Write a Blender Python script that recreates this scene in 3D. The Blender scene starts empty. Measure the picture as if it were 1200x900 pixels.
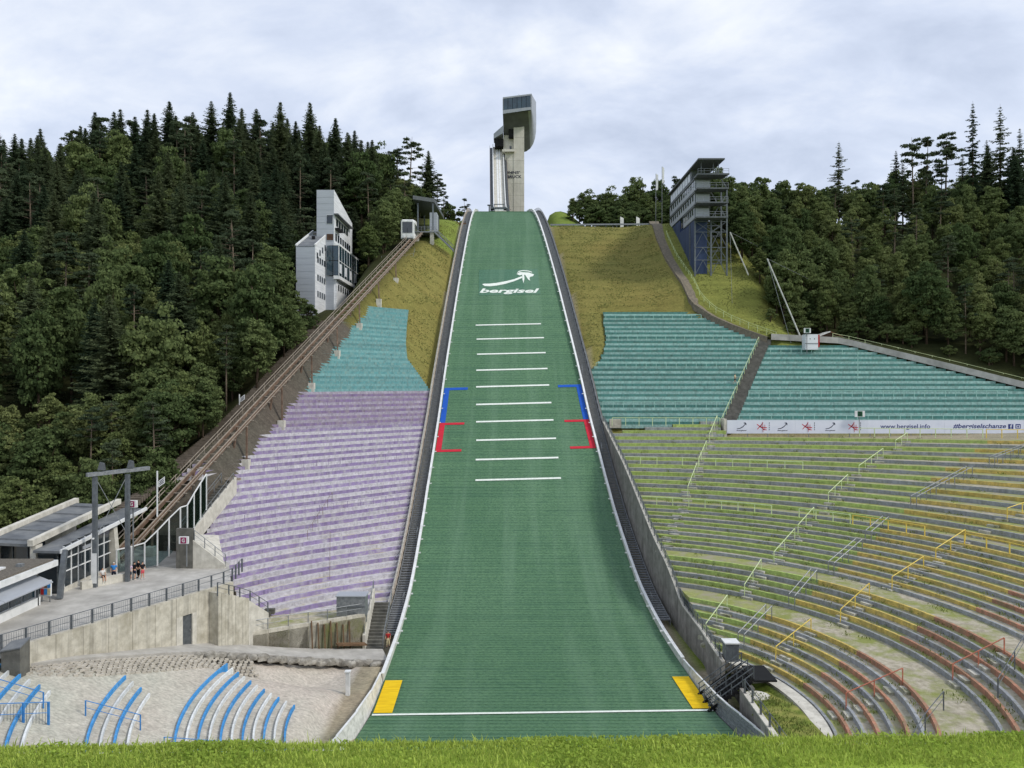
import bpy, bmesh, math, random
import numpy as np
from mathutils import Vector, Matrix, Euler

scene = bpy.context.scene
# ------------------------------------------------------------------ camera
cam_d = bpy.data.cameras.new("camera")
cam_d.sensor_width = 36.0
cam_d.lens = 27.03
cam_d.clip_start = 0.1
cam_d.clip_end = 12000.0
cam = bpy.data.objects.new("camera", cam_d)
scene.collection.objects.link(cam)
cam.location = (0, 0, 0)
cam.rotation_euler = (math.radians(90), 0, 0)
scene.camera = cam

# ------------------------------------------------------------------ light
SUN_EL, SUN_AZ = 42.0, 112.0      # azimuth clockwise from +Y (view direction)
world = bpy.data.worlds.new("World")
scene.world = world
world.use_nodes = True
wn, wl = world.node_tree.nodes, world.node_tree.links
wn.clear()
w_out = wn.new("ShaderNodeOutputWorld")
sky = wn.new("ShaderNodeTexSky")
sky.sky_type = 'NISHITA'
sky.sun_disc = False
sky.sun_elevation = math.radians(SUN_EL)
sky.sun_rotation = math.radians(SUN_AZ)
bg_sky = wn.new("ShaderNodeBackground"); bg_sky.inputs['Strength'].default_value = 0.11
wl.new(sky.outputs[0], bg_sky.inputs['Color'])
# thin, streaky overcast laid out on a plane high above the place
tc = wn.new("ShaderNodeTexCoord")
sep = wn.new("ShaderNodeSeparateXYZ"); wl.new(tc.outputs['Generated'], sep.inputs[0])
zc = wn.new("ShaderNodeMath"); zc.operation = 'MAXIMUM'; wl.new(sep.outputs[2], zc.inputs[0]); zc.inputs[1].default_value = 0.0
za = wn.new("ShaderNodeMath"); za.operation = 'ADD'; wl.new(zc.outputs[0], za.inputs[0]); za.inputs[1].default_value = 0.42
dx = wn.new("ShaderNodeMath"); dx.operation = 'DIVIDE'; wl.new(sep.outputs[0], dx.inputs[0]); wl.new(za.outputs[0], dx.inputs[1])
dy = wn.new("ShaderNodeMath"); dy.operation = 'DIVIDE'; wl.new(sep.outputs[1], dy.inputs[0]); wl.new(za.outputs[0], dy.inputs[1])
cmb = wn.new("ShaderNodeCombineXYZ"); wl.new(dx.outputs[0], cmb.inputs[0]); wl.new(dy.outputs[0], cmb.inputs[1])
mp = wn.new("ShaderNodeMapping"); wl.new(cmb.outputs[0], mp.inputs[0])
mp.inputs['Rotation'].default_value = (0, 0, math.radians(35)); mp.inputs['Scale'].default_value = (1.0, 1.35, 1)
mp.inputs['Location'].default_value = (3.1, 1.7, 0)
def wnoise(scale, detail, rough, dist=0.0):
    n = wn.new("ShaderNodeTexNoise"); n.inputs['Scale'].default_value = scale
    n.inputs['Detail'].default_value = detail; n.inputs['Roughness'].default_value = rough
    n.inputs['Distortion'].default_value = dist
    wl.new(mp.outputs[0], n.inputs['Vector']); return n
n1 = wnoise(1.9, 8.0, 0.55, 0.6); n2 = wnoise(5.0, 6.0, 0.6, 0.4)
mx = wn.new("ShaderNodeMix"); mx.data_type = 'FLOAT'; mx.inputs[0].default_value = 0.30
wl.new(n1.outputs['Fac'], mx.inputs[2]); wl.new(n2.outputs['Fac'], mx.inputs[3])
cr = wn.new("ShaderNodeValToRGB"); wl.new(mx.outputs[0], cr.inputs[0])
e = cr.color_ramp.elements
e[0].position = 0.36; e[0].color = (0.44, 0.50, 0.63, 1)
e[1].position = 0.64; e[1].color = (0.82, 0.85, 0.90, 1)
m_ = cr.color_ramp.elements.new(0.50); m_.color = (0.60, 0.66, 0.79, 1)
bg_cl = wn.new("ShaderNodeBackground"); bg_cl.inputs['Strength'].default_value = 0.86
wl.new(cr.outputs[0], bg_cl.inputs['Color'])
mixs = wn.new("ShaderNodeMixShader"); mixs.inputs[0].default_value = 0.9
wl.new(bg_sky.outputs[0], mixs.inputs[1]); wl.new(bg_cl.outputs[0], mixs.inputs[2])
wl.new(mixs.outputs[0], w_out.inputs['Surface'])

sun_d = bpy.data.lights.new("sun", 'SUN')
sun_d.energy = 1.5; sun_d.angle = math.radians(11); sun_d.color = (1.0, 0.95, 0.87)
sun = bpy.data.objects.new("sun", sun_d); scene.collection.objects.link(sun)
_az, _el = math.radians(SUN_AZ), math.radians(SUN_EL)
_dir = Vector((math.sin(_az)*math.cos(_el), math.cos(_az)*math.cos(_el), math.sin(_el)))
sun.rotation_euler = _dir.to_track_quat('Z', 'Y').to_euler()
sun.location = (60, -20, 90)
vs = scene.view_settings
vs.view_transform = 'Standard'; vs.look = 'None'; vs.exposure = 0.52; vs.gamma = 1.0
vs.use_curve_mapping = False

# ------------------------------------------------------------------ helpers
col = scene.collection
F = 901.0
def at(px, py, D):
    """point at distance D (metres along the view axis) seen at a pixel of the 1200x900 photograph"""
    return Vector(((px-600.0)/F*D, D, (450.0-py)/F*D))
def lerp(a, b, t): return a+(b-a)*t
def sstep(a, b, x):
    t = min(1.0, max(0.0, (x-a)/(b-a))); return t*t*(3-2*t)

def tag(o, label=None, cat=None, group=None, kind=None):
    if label: o['label'] = label
    if cat: o['category'] = cat
    if group: o['group'] = group
    if kind: o['kind'] = kind
    return o
def empty(name, loc, label=None, cat=None, group=None, rz=0.0, parent=None):
    o = bpy.data.objects.new(name, None); col.objects.link(o)
    o.empty_display_size = 0.3
    o.location = loc; o.rotation_euler = (0, 0, rz)
    if parent: o.parent = parent
    return tag(o, label, cat, group)
def link(name, me, parent=None, loc=None):
    o = bpy.data.objects.new(name, me); col.objects.link(o)
    if loc is not None: o.location = loc
    if parent is not None:
        o.parent = parent
        if loc is None:      # mesh is in world coordinates: undo the parent's placement
            o.matrix_parent_inverse = pm_inv(parent)
    return o
def pm(o):
    m = Matrix.Translation(o.location) @ o.rotation_euler.to_matrix().to_4x4()
    if o.parent: m = pm(o.parent) @ (o.matrix_parent_inverse @ m)
    return m
def pm_inv(o): return pm(o).inverted()

class MB:
    def __init__(s): s.v, s.f, s.m = [], [], []
    def quad(s, a, b, c, d, mi=0):
        n = len(s.v); s.v += [tuple(a), tuple(b), tuple(c), tuple(d)]; s.f.append((n, n+1, n+2, n+3)); s.m.append(mi); return s
    def tri(s, a, b, c, mi=0):
        n = len(s.v); s.v += [tuple(a), tuple(b), tuple(c)]; s.f.append((n, n+1, n+2)); s.m.append(mi); return s
    def box(s, x0, x1, y0, y1, z0, z1, mi=0):
        p = [(x0,y0,z0),(x1,y0,z0),(x1,y1,z0),(x0,y1,z0),(x0,y0,z1),(x1,y0,z1),(x1,y1,z1),(x0,y1,z1)]
        return s.hexa(p, mi)
    def hexa(s, p, mi=0):
        n = len(s.v); s.v += [tuple(q) for q in p]
        for q in ((0,3,2,1),(4,5,6,7),(0,1,5,4),(1,2,6,5),(2,3,7,6),(3,0,4,7)):
            s.f.append(tuple(n+i for i in q)); s.m.append(mi)
        return s
    def beam(s, a, b, w, h=None, up=(0,0,1), mi=0):
        a, b = Vector(a), Vector(b); h = w if h is None else h
        d = (b-a).normalized(); up = Vector(up)
        if abs(d.dot(up)) > 0.98: up = Vector((0,1,0))
        r = d.cross(up).normalized()*(w/2); u = r.cross(d).normalized()*(h/2)
        return s.hexa([a-r-u, a+r-u, b+r-u, b-r-u, a-r+u, a+r+u, b+r+u, b-r+u], mi)
    def tube(s, pts, rad, n=6, mi=0, cap=True):
        pts = [Vector(p) for p in pts]
        if not hasattr(rad, '__len__'): rad = [rad]*len(pts)
        base = len(s.v)
        for i, p in enumerate(pts):
            d = (pts[min(i+1, len(pts)-1)]-pts[max(i-1, 0)]).normalized()
            up = Vector((0,0,1)) if abs(d.z) < 0.9 else Vector((1,0,0))
            r = d.cross(up).normalized(); u = r.cross(d)
            for k in range(n):
                t = 2*math.pi*k/n
                s.v.append(tuple(p+(r*math.cos(t)+u*math.sin(t))*rad[i]))
        for i in range(len(pts)-1):
            for k in range(n):
                a = base+i*n+k; b = base+i*n+(k+1) % n
                s.f.append((a, b, b+n, a+n)); s.m.append(mi)
        if cap:
            s.f.append(tuple(base+k for k in range(n))[::-1]); s.m.append(mi)
            s.f.append(tuple(base+(len(pts)-1)*n+k for k in range(n))); s.m.append(mi)
        return s
    def prism(s, poly, z0, z1, mi=0):
        """poly: list of (x,y); z0/z1 number or list per vertex"""
        n = len(poly); b = len(s.v)
        Z0 = z0 if hasattr(z0, '__len__') else [z0]*n
        Z1 = z1 if hasattr(z1, '__len__') else [z1]*n
        s.v += [(p[0], p[1], Z0[i]) for i, p in enumerate(poly)]
        s.v += [(p[0], p[1], Z1[i]) for i, p in enumerate(poly)]
        s.f.append(tuple(range(b+n-1, b-1, -1))); s.m.append(mi)
        s.f.append(tuple(range(b+n, b+2*n))); s.m.append(mi)
        for i in range(n):
            j = (i+1) % n
            s.f.append((b+i, b+j, b+n+j, b+n+i)); s.m.append(mi)
        return s
    def sweep(s, pts, prof, side=None, mi=0, cap=True):
        """pts 3-D polyline, prof list of (lateral, up) closed section; lateral = horizontal right of travel"""
        pts = [Vector(p) for p in pts]; n = len(prof); base = len(s.v)
        for i, p in enumerate(pts):
            d = pts[min(i+1, len(pts)-1)]-pts[max(i-1, 0)]; d.z = 0
            if d.length < 1e-6: d = Vector((0, 1, 0))
            d.normalize(); r = Vector((d.y, -d.x, 0))
            for q in prof: s.v.append((p.x+r.x*q[0], p.y+r.y*q[0], p.z+q[1]))
        for i in range(len(pts)-1):
            for k in range(n):
                a = base+i*n+k; b = base+i*n+(k+1) % n
                s.f.append((a, b, b+n, a+n)); s.m.append(mi)
        if cap:
            s.f.append(tuple(base+k for k in range(n))[::-1]); s.m.append(mi)
            s.f.append(tuple(base+(len(pts)-1)*n+k for k in range(n))); s.m.append(mi)
        return s
    def mesh(s, name, mats, smooth=False):
        me = bpy.data.meshes.new(name)
        me.from_pydata(s.v, [], s.f)
        if not isinstance(mats, (list, tuple)): mats = [mats]
        for m in mats: me.materials.append(m)
        if len(mats) > 1: me.polygons.foreach_set('material_index', s.m)
        if smooth: me.polygons.foreach_set('use_smooth', [True]*len(s.f))
        bm = bmesh.new(); bm.from_mesh(me); bmesh.ops.recalc_face_normals(bm, faces=bm.faces); bm.to_mesh(me); bm.free()
        me.update(); return me
    def build(s, name, mats, parent=None, smooth=False, loc=None):
        return link(name, s.mesh(name, mats, smooth), parent, loc)

# ------------------------------------------------------------------ materials
M = {}
def hexc(r, g, b):
    f = lambda c: (c/255/12.92) if c/255 <= 0.04045 else ((c/255+0.055)/1.055)**2.4
    return (f(r), f(g), f(b))
def nmat(name, c, c2=None, scale=3.0, amt=1.0, rough=0.8, bump=0.0, bscale=None, metal=0.0, stretch=(1,1,1),
         c3=None, s3=0.4, t3=0.55, w3=0.12, spec=0.3, lo=0.35, hi=0.65, rnd=0.0, streak=0.0):
    """noise-mottled material: base c, mottle c2, optional blotches c3 (stain / wear / moss), optional vertical streaks"""
    m = bpy.data.materials.new(name); m.use_nodes = True
    nt = m.node_tree; N, L = nt.nodes, nt.links
    b = N['Principled BSDF']; b.inputs['Roughness'].default_value = rough; b.inputs['Metallic'].default_value = metal
    b.inputs['Specular IOR Level'].default_value = spec
    g = N.new('ShaderNodeNewGeometry')
    mp = N.new('ShaderNodeMapping'); L.new(g.outputs['Position'], mp.inputs[0]); mp.inputs['Scale'].default_value = stretch
    def noise(sc, det=5, ro=0.6, src=None):
        n = N.new('ShaderNodeTexNoise'); n.inputs['Scale'].default_value = sc; n.inputs['Detail'].default_value = det
        n.inputs['Roughness'].default_value = ro; L.new((src or mp).outputs[0], n.inputs['Vector']); return n
    def mix(f, a, bb):
        x = N.new('ShaderNodeMix'); x.data_type = 'RGBA'
        for sock, val in ((x.inputs[0], f), (x.inputs[6], a), (x.inputs[7], bb)):
            if isinstance(val, (int, float)): sock.default_value = val
            elif isinstance(val, tuple): sock.default_value = (*val[:3], 1)
            else: L.new(val, sock)
        return x.outputs[2]
    def rng(src, lo, hi, a=0.0, bb=1.0):
        r = N.new('ShaderNodeMapRange'); L.new(src, r.inputs[0]); r.inputs[1].default_value = lo; r.inputs[2].default_value = hi
        r.inputs[3].default_value = a; r.inputs[4].default_value = bb; r.clamp = True; return r.outputs[0]
    if c2 is None: c2 = tuple(x*0.72 for x in c)
    cur = mix(rng(noise(scale).outputs['Fac'], lo, hi, 0, amt), tuple(c), tuple(c2))
    if c3 is not None:
        cur = mix(rng(noise(s3, 6, 0.65).outputs['Fac'], t3-w3, t3+w3), cur, tuple(c3))
    if streak > 0:
        mp2 = N.new('ShaderNodeMapping'); L.new(g.outputs['Position'], mp2.inputs[0]); mp2.inputs['Scale'].default_value = (2.2, 2.2, 0.12)
        cur = mix(rng(noise(1.0, 5, 0.65, mp2).outputs['Fac'], 0.5, 0.72, 0, streak), cur, tuple(x*0.3 for x in c))
    if rnd > 0:
        oi = N.new('ShaderNodeObjectInfo'); hs = N.new('ShaderNodeHueSaturation')
        L.new(cur, hs.inputs['Color']); L.new(rng(oi.outputs['Random'], 0, 1, 1-rnd, 1+rnd), hs.inputs['Value']); cur = hs.outputs[0]
    L.new(cur, b.inputs['Base Color'])
    if bump > 0:
        bp = N.new('ShaderNodeBump'); bp.inputs['Strength'].default_value = bump; bp.inputs['Distance'].default_value = 0.08
        L.new(noise(bscale or scale*3, 4).outputs['Fac'], bp.inputs['Height']); L.new(bp.outputs[0], b.inputs['Normal'])
    M[name] = m; return m

nmat('concrete', hexc(206,201,186), hexc(176,171,156), 1.6, rough=0.9, bump=0.25, c3=hexc(158,152,134), s3=0.5, t3=0.62, streak=0.6)
nmat('concrete_pale', hexc(214,210,198), hexc(188,184,172), 1.4, rough=0.9, bump=0.25, streak=0.3)
nmat('concrete_tower', hexc(214,209,198), hexc(198,193,182), 0.5, rough=0.85, bump=0.2, streak=0.25)
nmat('concrete_dark', hexc(112,111,104), hexc(88,87,82), 1.2, rough=0.9, bump=0.3, streak=0.4)
nmat('asphalt', hexc(190,187,180), hexc(166,163,156), 0.7, rough=0.95, bump=0.25, bscale=9, c3=hexc(150,147,141), s3=0.3, t3=0.6)
nmat('galv', hexc(150,154,156), hexc(120,124,128), 4, rough=0.5, metal=0.4)
nmat('grating', hexc(138,141,143), hexc(112,115,118), 3, rough=0.6, metal=0.2)
nmat('galv_dark', hexc(104,108,110), hexc(84,88,91), 3, rough=0.55, metal=0.3)
nmat('steel_grey', hexc(112,118,122), hexc(92,97,102), 2.5, rough=0.5, metal=0.3)
nmat('rust_brown', hexc(112,92,78), hexc(82,66,56), 3, rough=0.7, metal=0.1, c3=hexc(140,118,100), s3=1.5)
nmat('rail_cream', hexc(186,174,158), hexc(150,140,128), 3, rough=0.6, metal=0.2)
nmat('white_paint', hexc(232,233,232), hexc(214,216,215), 1.2, rough=0.55, c3=hexc(190,192,190), s3=0.6, t3=0.66)
nmat('white_dirty', hexc(224,224,218), hexc(196,196,190), 2.2, rough=0.6, c3=hexc(170,172,164), s3=1.1, t3=0.62)
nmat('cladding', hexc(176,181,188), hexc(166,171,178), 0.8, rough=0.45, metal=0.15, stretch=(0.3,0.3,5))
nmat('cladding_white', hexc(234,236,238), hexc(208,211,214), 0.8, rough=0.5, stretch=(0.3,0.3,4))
nmat('roof_grey', hexc(112,116,120), hexc(94,98,102), 0.8, rough=0.6, metal=0.2, c3=hexc(132,134,134), s3=0.5)
nmat('gravel_roof', hexc(120,114,104), hexc(86,82,74), 6, rough=0.95, bump=0.5)
nmat('dark_glass', hexc(38,50,56), hexc(24,32,38), 0.6, rough=0.06, spec=0.9)
nmat('teal_glass', hexc(44,70,82), hexc(26,44,54), 0.5, rough=0.08, spec=0.9)
def glass_mat():
    m = bpy.data.materials.new('fence_glass'); m.use_nodes = True; N, L = m.node_tree.nodes, m.node_tree.links
    N.clear(); o = N.new('ShaderNodeOutputMaterial'); t = N.new('ShaderNodeBsdfTransparent'); t.inputs[0].default_value = (.66, .76, .76, 1)
    g = N.new('ShaderNodeBsdfGlossy'); g.inputs['Roughness'].default_value = 0.05; fr = N.new('ShaderNodeFresnel'); fr.inputs[0].default_value = 1.5
    x = N.new('ShaderNodeMixShader'); L.new(fr.outputs[0], x.inputs[0]); L.new(t.outputs[0], x.inputs[1]); L.new(g.outputs[0], x.inputs[2]); L.new(x.outputs[0], o.inputs[0]); M['fence_glass'] = m
glass_mat()
nmat('black', hexc(24,24,26), hexc(14,14,16), 2, rough=0.7)
nmat('dark_void', hexc(40,40,40), hexc(26,26,26), 1, rough=0.9)
nmat('blue_cladding', hexc(58,74,108), hexc(46,60,92), 1.0, rough=0.5, stretch=(1,1,0.3))
nmat('mat_blue', hexc(30,92,190), hexc(24,76,164), 4, rough=0.8, stretch=(0.3,3,1))
nmat('mat_red', hexc(206,42,62), hexc(178,34,52), 4, rough=0.8, stretch=(0.3,3,1))
nmat('mat_yellow', hexc(238,200,20), hexc(214,174,14), 2.5, rough=0.8, stretch=(0.3,3,1))
nmat('line_white', hexc(236,240,232), hexc(214,222,212), 3, rough=0.8)
nmat('wood_brown', hexc(126,100,76), hexc(96,74,54), 3, rough=0.85, rnd=0.15)
nmat('wood_dark', hexc(88,66,52), hexc(62,46,36), 3, rough=0.85)
nmat('green_rail', hexc(212,226,178), hexc(190,206,150), 3, rough=0.55)
nmat('yellow_rail', hexc(236,210,104), hexc(214,184,78), 3, rough=0.55)
nmat('red_rail', hexc(206,132,108), hexc(176,104,84), 3, rough=0.55)
nmat('teal_rail', hexc(168,206,194), hexc(140,182,170), 3, rough=0.55)
nmat('purple_rail', hexc(150,132,168), hexc(126,108,146), 3, rough=0.6)
nmat('blue_rail', hexc(70,140,204), hexc(56,118,180), 3, rough=0.55)
nmat('magenta', hexc(150,30,90), hexc(136,24,80), 2, rough=0.5)
nmat('sign_green', hexc(32,92,62), hexc(26,80,54), 2, rough=0.5)
nmat('ink_blue', hexc(52,64,128), hexc(46,56,116), 2, rough=0.6)
nmat('ink_red', hexc(206,48,60), hexc(190,40,52), 2, rough=0.6)
nmat('ink_dark', hexc(34,40,64), hexc(28,32,54), 2, rough=0.6)
nmat('banner_white', hexc(226,230,240), hexc(216,221,233), 0.6, rough=0.6)
nmat('boulder', hexc(178,174,164), hexc(128,124,116), 1.6, rough=0.95, bump=0.6, c3=hexc(104,100,92), s3=0.9)
nmat('paver', hexc(192,186,174), hexc(168,162,150), 2.4, rough=0.95, bump=0.3, rnd=0.12)
nmat('weeds', hexc(112,128,48), hexc(82,98,34), 1.2, rough=0.95, bump=0.5, c3=hexc(150,146,80), s3=0.7)
nmat('skin', hexc(206,160,132), rough=0.6)
nmat('hair_dark', hexc(44,34,28), rough=0.7)
for k, cc in dict(cloth_blue=(60,140,214), cloth_black=(26,27,32), cloth_navy=(40,46,66), cloth_white=(228,226,222), cloth_pink=(222,96,104),
                  cloth_lilac=(206,184,206), cloth_red=(176,44,44), cloth_cream=(214,200,160), cloth_grey=(120,120,128)).items():
    nmat(k, hexc(*cc), scale=6, rough=0.9)
# ------------------------------------------------------------------ the shape of the place
_PD = [40, 55, 65, 73.8, 80, 85, 90, 95.6, 104, 109.5, 114.7, 118.5, 121.3, 125.4, 129.7, 134, 137.8, 141.8, 145.8, 150.5, 155, 159, 165, 175, 185, 195, 205, 212, 218, 222, 228, 235, 245]
_PH = [-27.6,-27.9,-27.95,-27.85,-27.65,-27.3,-26.65,-25.6,-23.0,-21.0,-18.85,-16.8,-15.08,-12.3,-9.4,-6.5,-3.7,-0.5,2.6,6.1,9.4,12.3,16.7,23.8,30.5,36.9,42.7,46.2,48.6,49.8,51.0,52.0,52.6]
_x = np.array(_PD, float); _y = np.array(_PH, float)
_m = np.gradient(_y, _x)
def P(D):
    """height of the landing slope along its axis (camera eye level = 0), cubic through the measured points"""
    if D <= _x[0]: return float(_y[0])
    if D >= _x[-1]: return float(_y[-1])
    i = int(np.searchsorted(_x, D)-1); h = _x[i+1]-_x[i]; t = (D-_x[i])/h
    return float((2*t**3-3*t*t+1)*_y[i]+(t**3-2*t*t+t)*h*_m[i]+(-2*t**3+3*t*t)*_y[i+1]+(t**3-t*t)*h*_m[i+1])
def Pinv(h):
    a, b = 80.0, 240.0
    for _ in range(40):
        c = (a+b)/2
        if P(c) < h: a = c
        else: b = c
    return (a+b)/2
def axis(D): return 4.85-0.033*D
def wid(D):
    return float(np.interp(D, [40, 52, 58, 65, 75, 95, 112, 118, 141.8, 222, 240], [39, 34, 31, 29.2, 28.9, 28.3, 28.0, 27.8, 25.4, 16.2, 14.4]))
def XL(D): return axis(D)-wid(D)/2
def XR(D): return axis(D)+wid(D)/2
def wallL(D): return XL(D)-2.6
def wallR(D): return XR(D)+2.45
def dmax(D): return max(3.0, 35-15.5*(D-96)/48) if D > 60 else 46.0
def drop(X, D):
    e = wallL(D)-X
    if e <= 0: return 0.0
    w = sstep(88, 112, D); d = lerp(0.35, 0.95, w)*e+lerp(0.034, 0.009, w)*e*e
    mxd = dmax(D)
    return d if d < mxd*0.8 else mxd-0.2*mxd*math.exp(-(d-0.8*mxd)/(0.2*mxd))
BC = (4.0, 62.0)                                 # centre of the bowl
_hr = ([15, 20.5, 27.5, 30.5, 35, 37.5, 49.2, 51, 72, 90], [-26.6,-26.6,-23.3,-23.3,-20.75,-20.7,-16.5,-16.45,-6.45,-2.0])
def hR(r): return float(np.interp(r, *_hr))
_hl = ([14, 19, 21, 28.8, 34, 38, 42, 52, 70], [-27.2,-26.6,-26.0,-24.1,-22.3,-20.7,-19.4,-15,-10])
def hL(r): return float(np.interp(r, *_hl))
def rad(X, D): return math.hypot(X-BC[0], D-BC[1])
def morph_R(r): return r/(1-0.92*sstep(50, 72, r))
def rightY(X, r):
    """depth of the right-hand row of radius r at lateral X (far side of the bowl)"""
    R = morph_R(r); q = R*R-(X-BC[0])**2
    return BC[1]+r-R+math.sqrt(max(q, 0.0))
def right_r(X, D):
    if D < BC[1]+2: return rad(X, D)
    a, b = 5.0, 140.0
    for _ in range(26):
        c = (a+b)/2
        R = morph_R(c)
        inside = abs(X-BC[0]) < R and rightY(X, c) > D
        if inside: b = c
        else: a = c
    return (a+b)/2
def smin(a, b, k=4.0):
    h = max(k-abs(a-b), 0)/k; return min(a, b)-h*h*k*0.25
def topcap(h, cap, D): 
    return smin(h, cap+max(0, D-215)*0.06, 3.0)
ROAD = [(-44, 52.5, -19.9), (-36.5, 57.2, -20.5), (-32.4, 62.4, -21.8), (-27.2, 69.0, -23.75), (-21.2, 74.2, -26.0), (-17.5, 76.6, -27.0), (-12.9, 78.2, -27.6)]
def road_cut(X, D, h):
    if not (-48 < X < -9 and 47 < D < 84): return h
    best = (99, 0)
    for a, b in zip(ROAD, ROAD[1:]):
        vx, vy = b[0]-a[0], b[1]-a[1]; t = min(1, max(0, ((X-a[0])*vx+(D-a[1])*vy)/(vx*vx+vy*vy)))
        d = math.hypot(X-a[0]-vx*t, D-a[1]-vy*t)
        if d < best[0]: best = (d, a[2]+(b[2]-a[2])*t)
    k = 1-sstep(2.2, 3.4, best[0]); h = lerp(h, min(h, best[1]-0.4), k); return max(h, best[1]-0.75-max(0, best[0]-2.0)*0.42) if best[0] < 6 else h
def G(X, D):
    return road_cut(X, D, G0(X, D))
def G0(X, D):
    """ground height everywhere"""
    if D < 4.4: return -1.76+0.012*max(-6, min(6, X))-0.40*sstep(3.74, 4.4, D)-0.5*sstep(40, 200, -D)
    # the bank the camera stands on
    rc = math.hypot((X-BC[0])*0.25, D-BC[1])
    crest = float(np.interp(D, [4.4, 6.0, 12, 30, 46, 58], [-2.16, -4.1, -9.0, -20, -27.9, -30]))
    inL, inR = wallL(D), wallR(D)
    if inL-0.01 <= X <= inR+0.01:
        h = P(D)-0.75
        if D > 232: h = P(232)-0.75-(D-232)*0.05
        if D < 80 and X < XL(D)-0.3: h = lerp(-27.35, h, sstep(74, 80, D))
    elif X < inL:
        up = P(D+drop(X, D)*(1-0.24*sstep(1.5, 9, trackX(D)-X)))
        w = sstep(64, 71.5, D)
        h = lerp(hL(rad(X, D)), up, w) if w < 1 else up
        if X > -26 and D < 70: h = min(h, hL(rad(X, D)))
        if D < 100 and X < -26: h = lerp(min(h, -19.6), h, sstep(88, 100, D))
        if D > 100: h = topcap(h, 43.5+2.0*sstep(-60, -20, X)*0, D)
        cut = sstep(-31.2, -34.0, X)*(1-sstep(-47, -52, X))*sstep(141, 149, D)*(1-sstep(182, 190, D)) if -52 < X < -31 and 140 < D < 190 else 0.0
        if cut: h = lerp(h, min(h, 13.4+(D-150)*0.22), cut)
        if D > 180: h += 10.0*math.exp(-((X+84)/42)**2)*sstep(182, 212, D)
        h = lerp(P(D)-0.75 if D > 80 else -27.35, h, sstep(0, 1.2, inL-X))
    else:
        if D > 133.2:
            s = sstep(28, 42, X)*sstep(160, 170, D)
            De = D+5*s
            q = sstep(52, 62, X)
            if De > 150: De = lerp(De, float(np.interp(De, [150, 153, 168, 215, 260], [150, 153, 158.5, 201, 240])), q)
            h = topcap(P(De), 42.3+5*sstep(60, 110, X), D)
            h = lerp(P(D)-0.75, h, sstep(0, 1.0, X-inR))
            # green knoll beside the take-off
            h += 8.2*math.exp(-((X-14)/8.0)**2-((D-229)/13)**2)*sstep(0.3, 4.0, X-inR)
            if D < 165 and X < 36+(164-D)*1.35 and False: h -= 0
        else:
            h = hR(right_r(X, D))-1.0
            h = max(h, -26.4)
            if X < 19.6 and D < 100: h = min(h, -26.2)
            if D < 100: h = lerp(-28.3, h, sstep(0.0, 0.8, X-inR-1.2))
            else:
                if D > 128: h = lerp(h, P(D)-0.9, sstep(128, 133.2, D))
                h = lerp(P(D)-1.3, h, sstep(0.5, 1.9, X-inR))
    # under the stands the ground lies deeper
    if X < inL and 91 < D + drop(X, D) < 165 and D > 70 and X > trackX(D)+2.0: h -= 1.1
    if X > inR and 130 < D < teal_top(X)+0.3 and X > teal_left(D)-0.5: h -= 1.1
    if D < 58:
        h = max(h, crest) if D < 30 else (lerp(crest, h, sstep(30, 44, D)) if h > crest else max(h, lerp(crest, -30, sstep(40, 50, D))))
        if D < 44: h = min(h, -0.52*D+0.3 if D > 6 else h)
    return h
def trackX(D): return -30.4-0.198*(144-D)
def teal_left(D): return float(np.interp(D, [133, 146, 148, 152, 156, 164], [wallR(133), wallR(146), 16.6, 18.3, 19.0, 19.2]))
def teal_top(X):
    """far edge (depth) of the turquoise stand"""
    return float(np.interp(X, [15, 37.0, 50.5, 66, 94, 130], [164, 164, 154.3, 153, 141.5, 128]))

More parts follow.
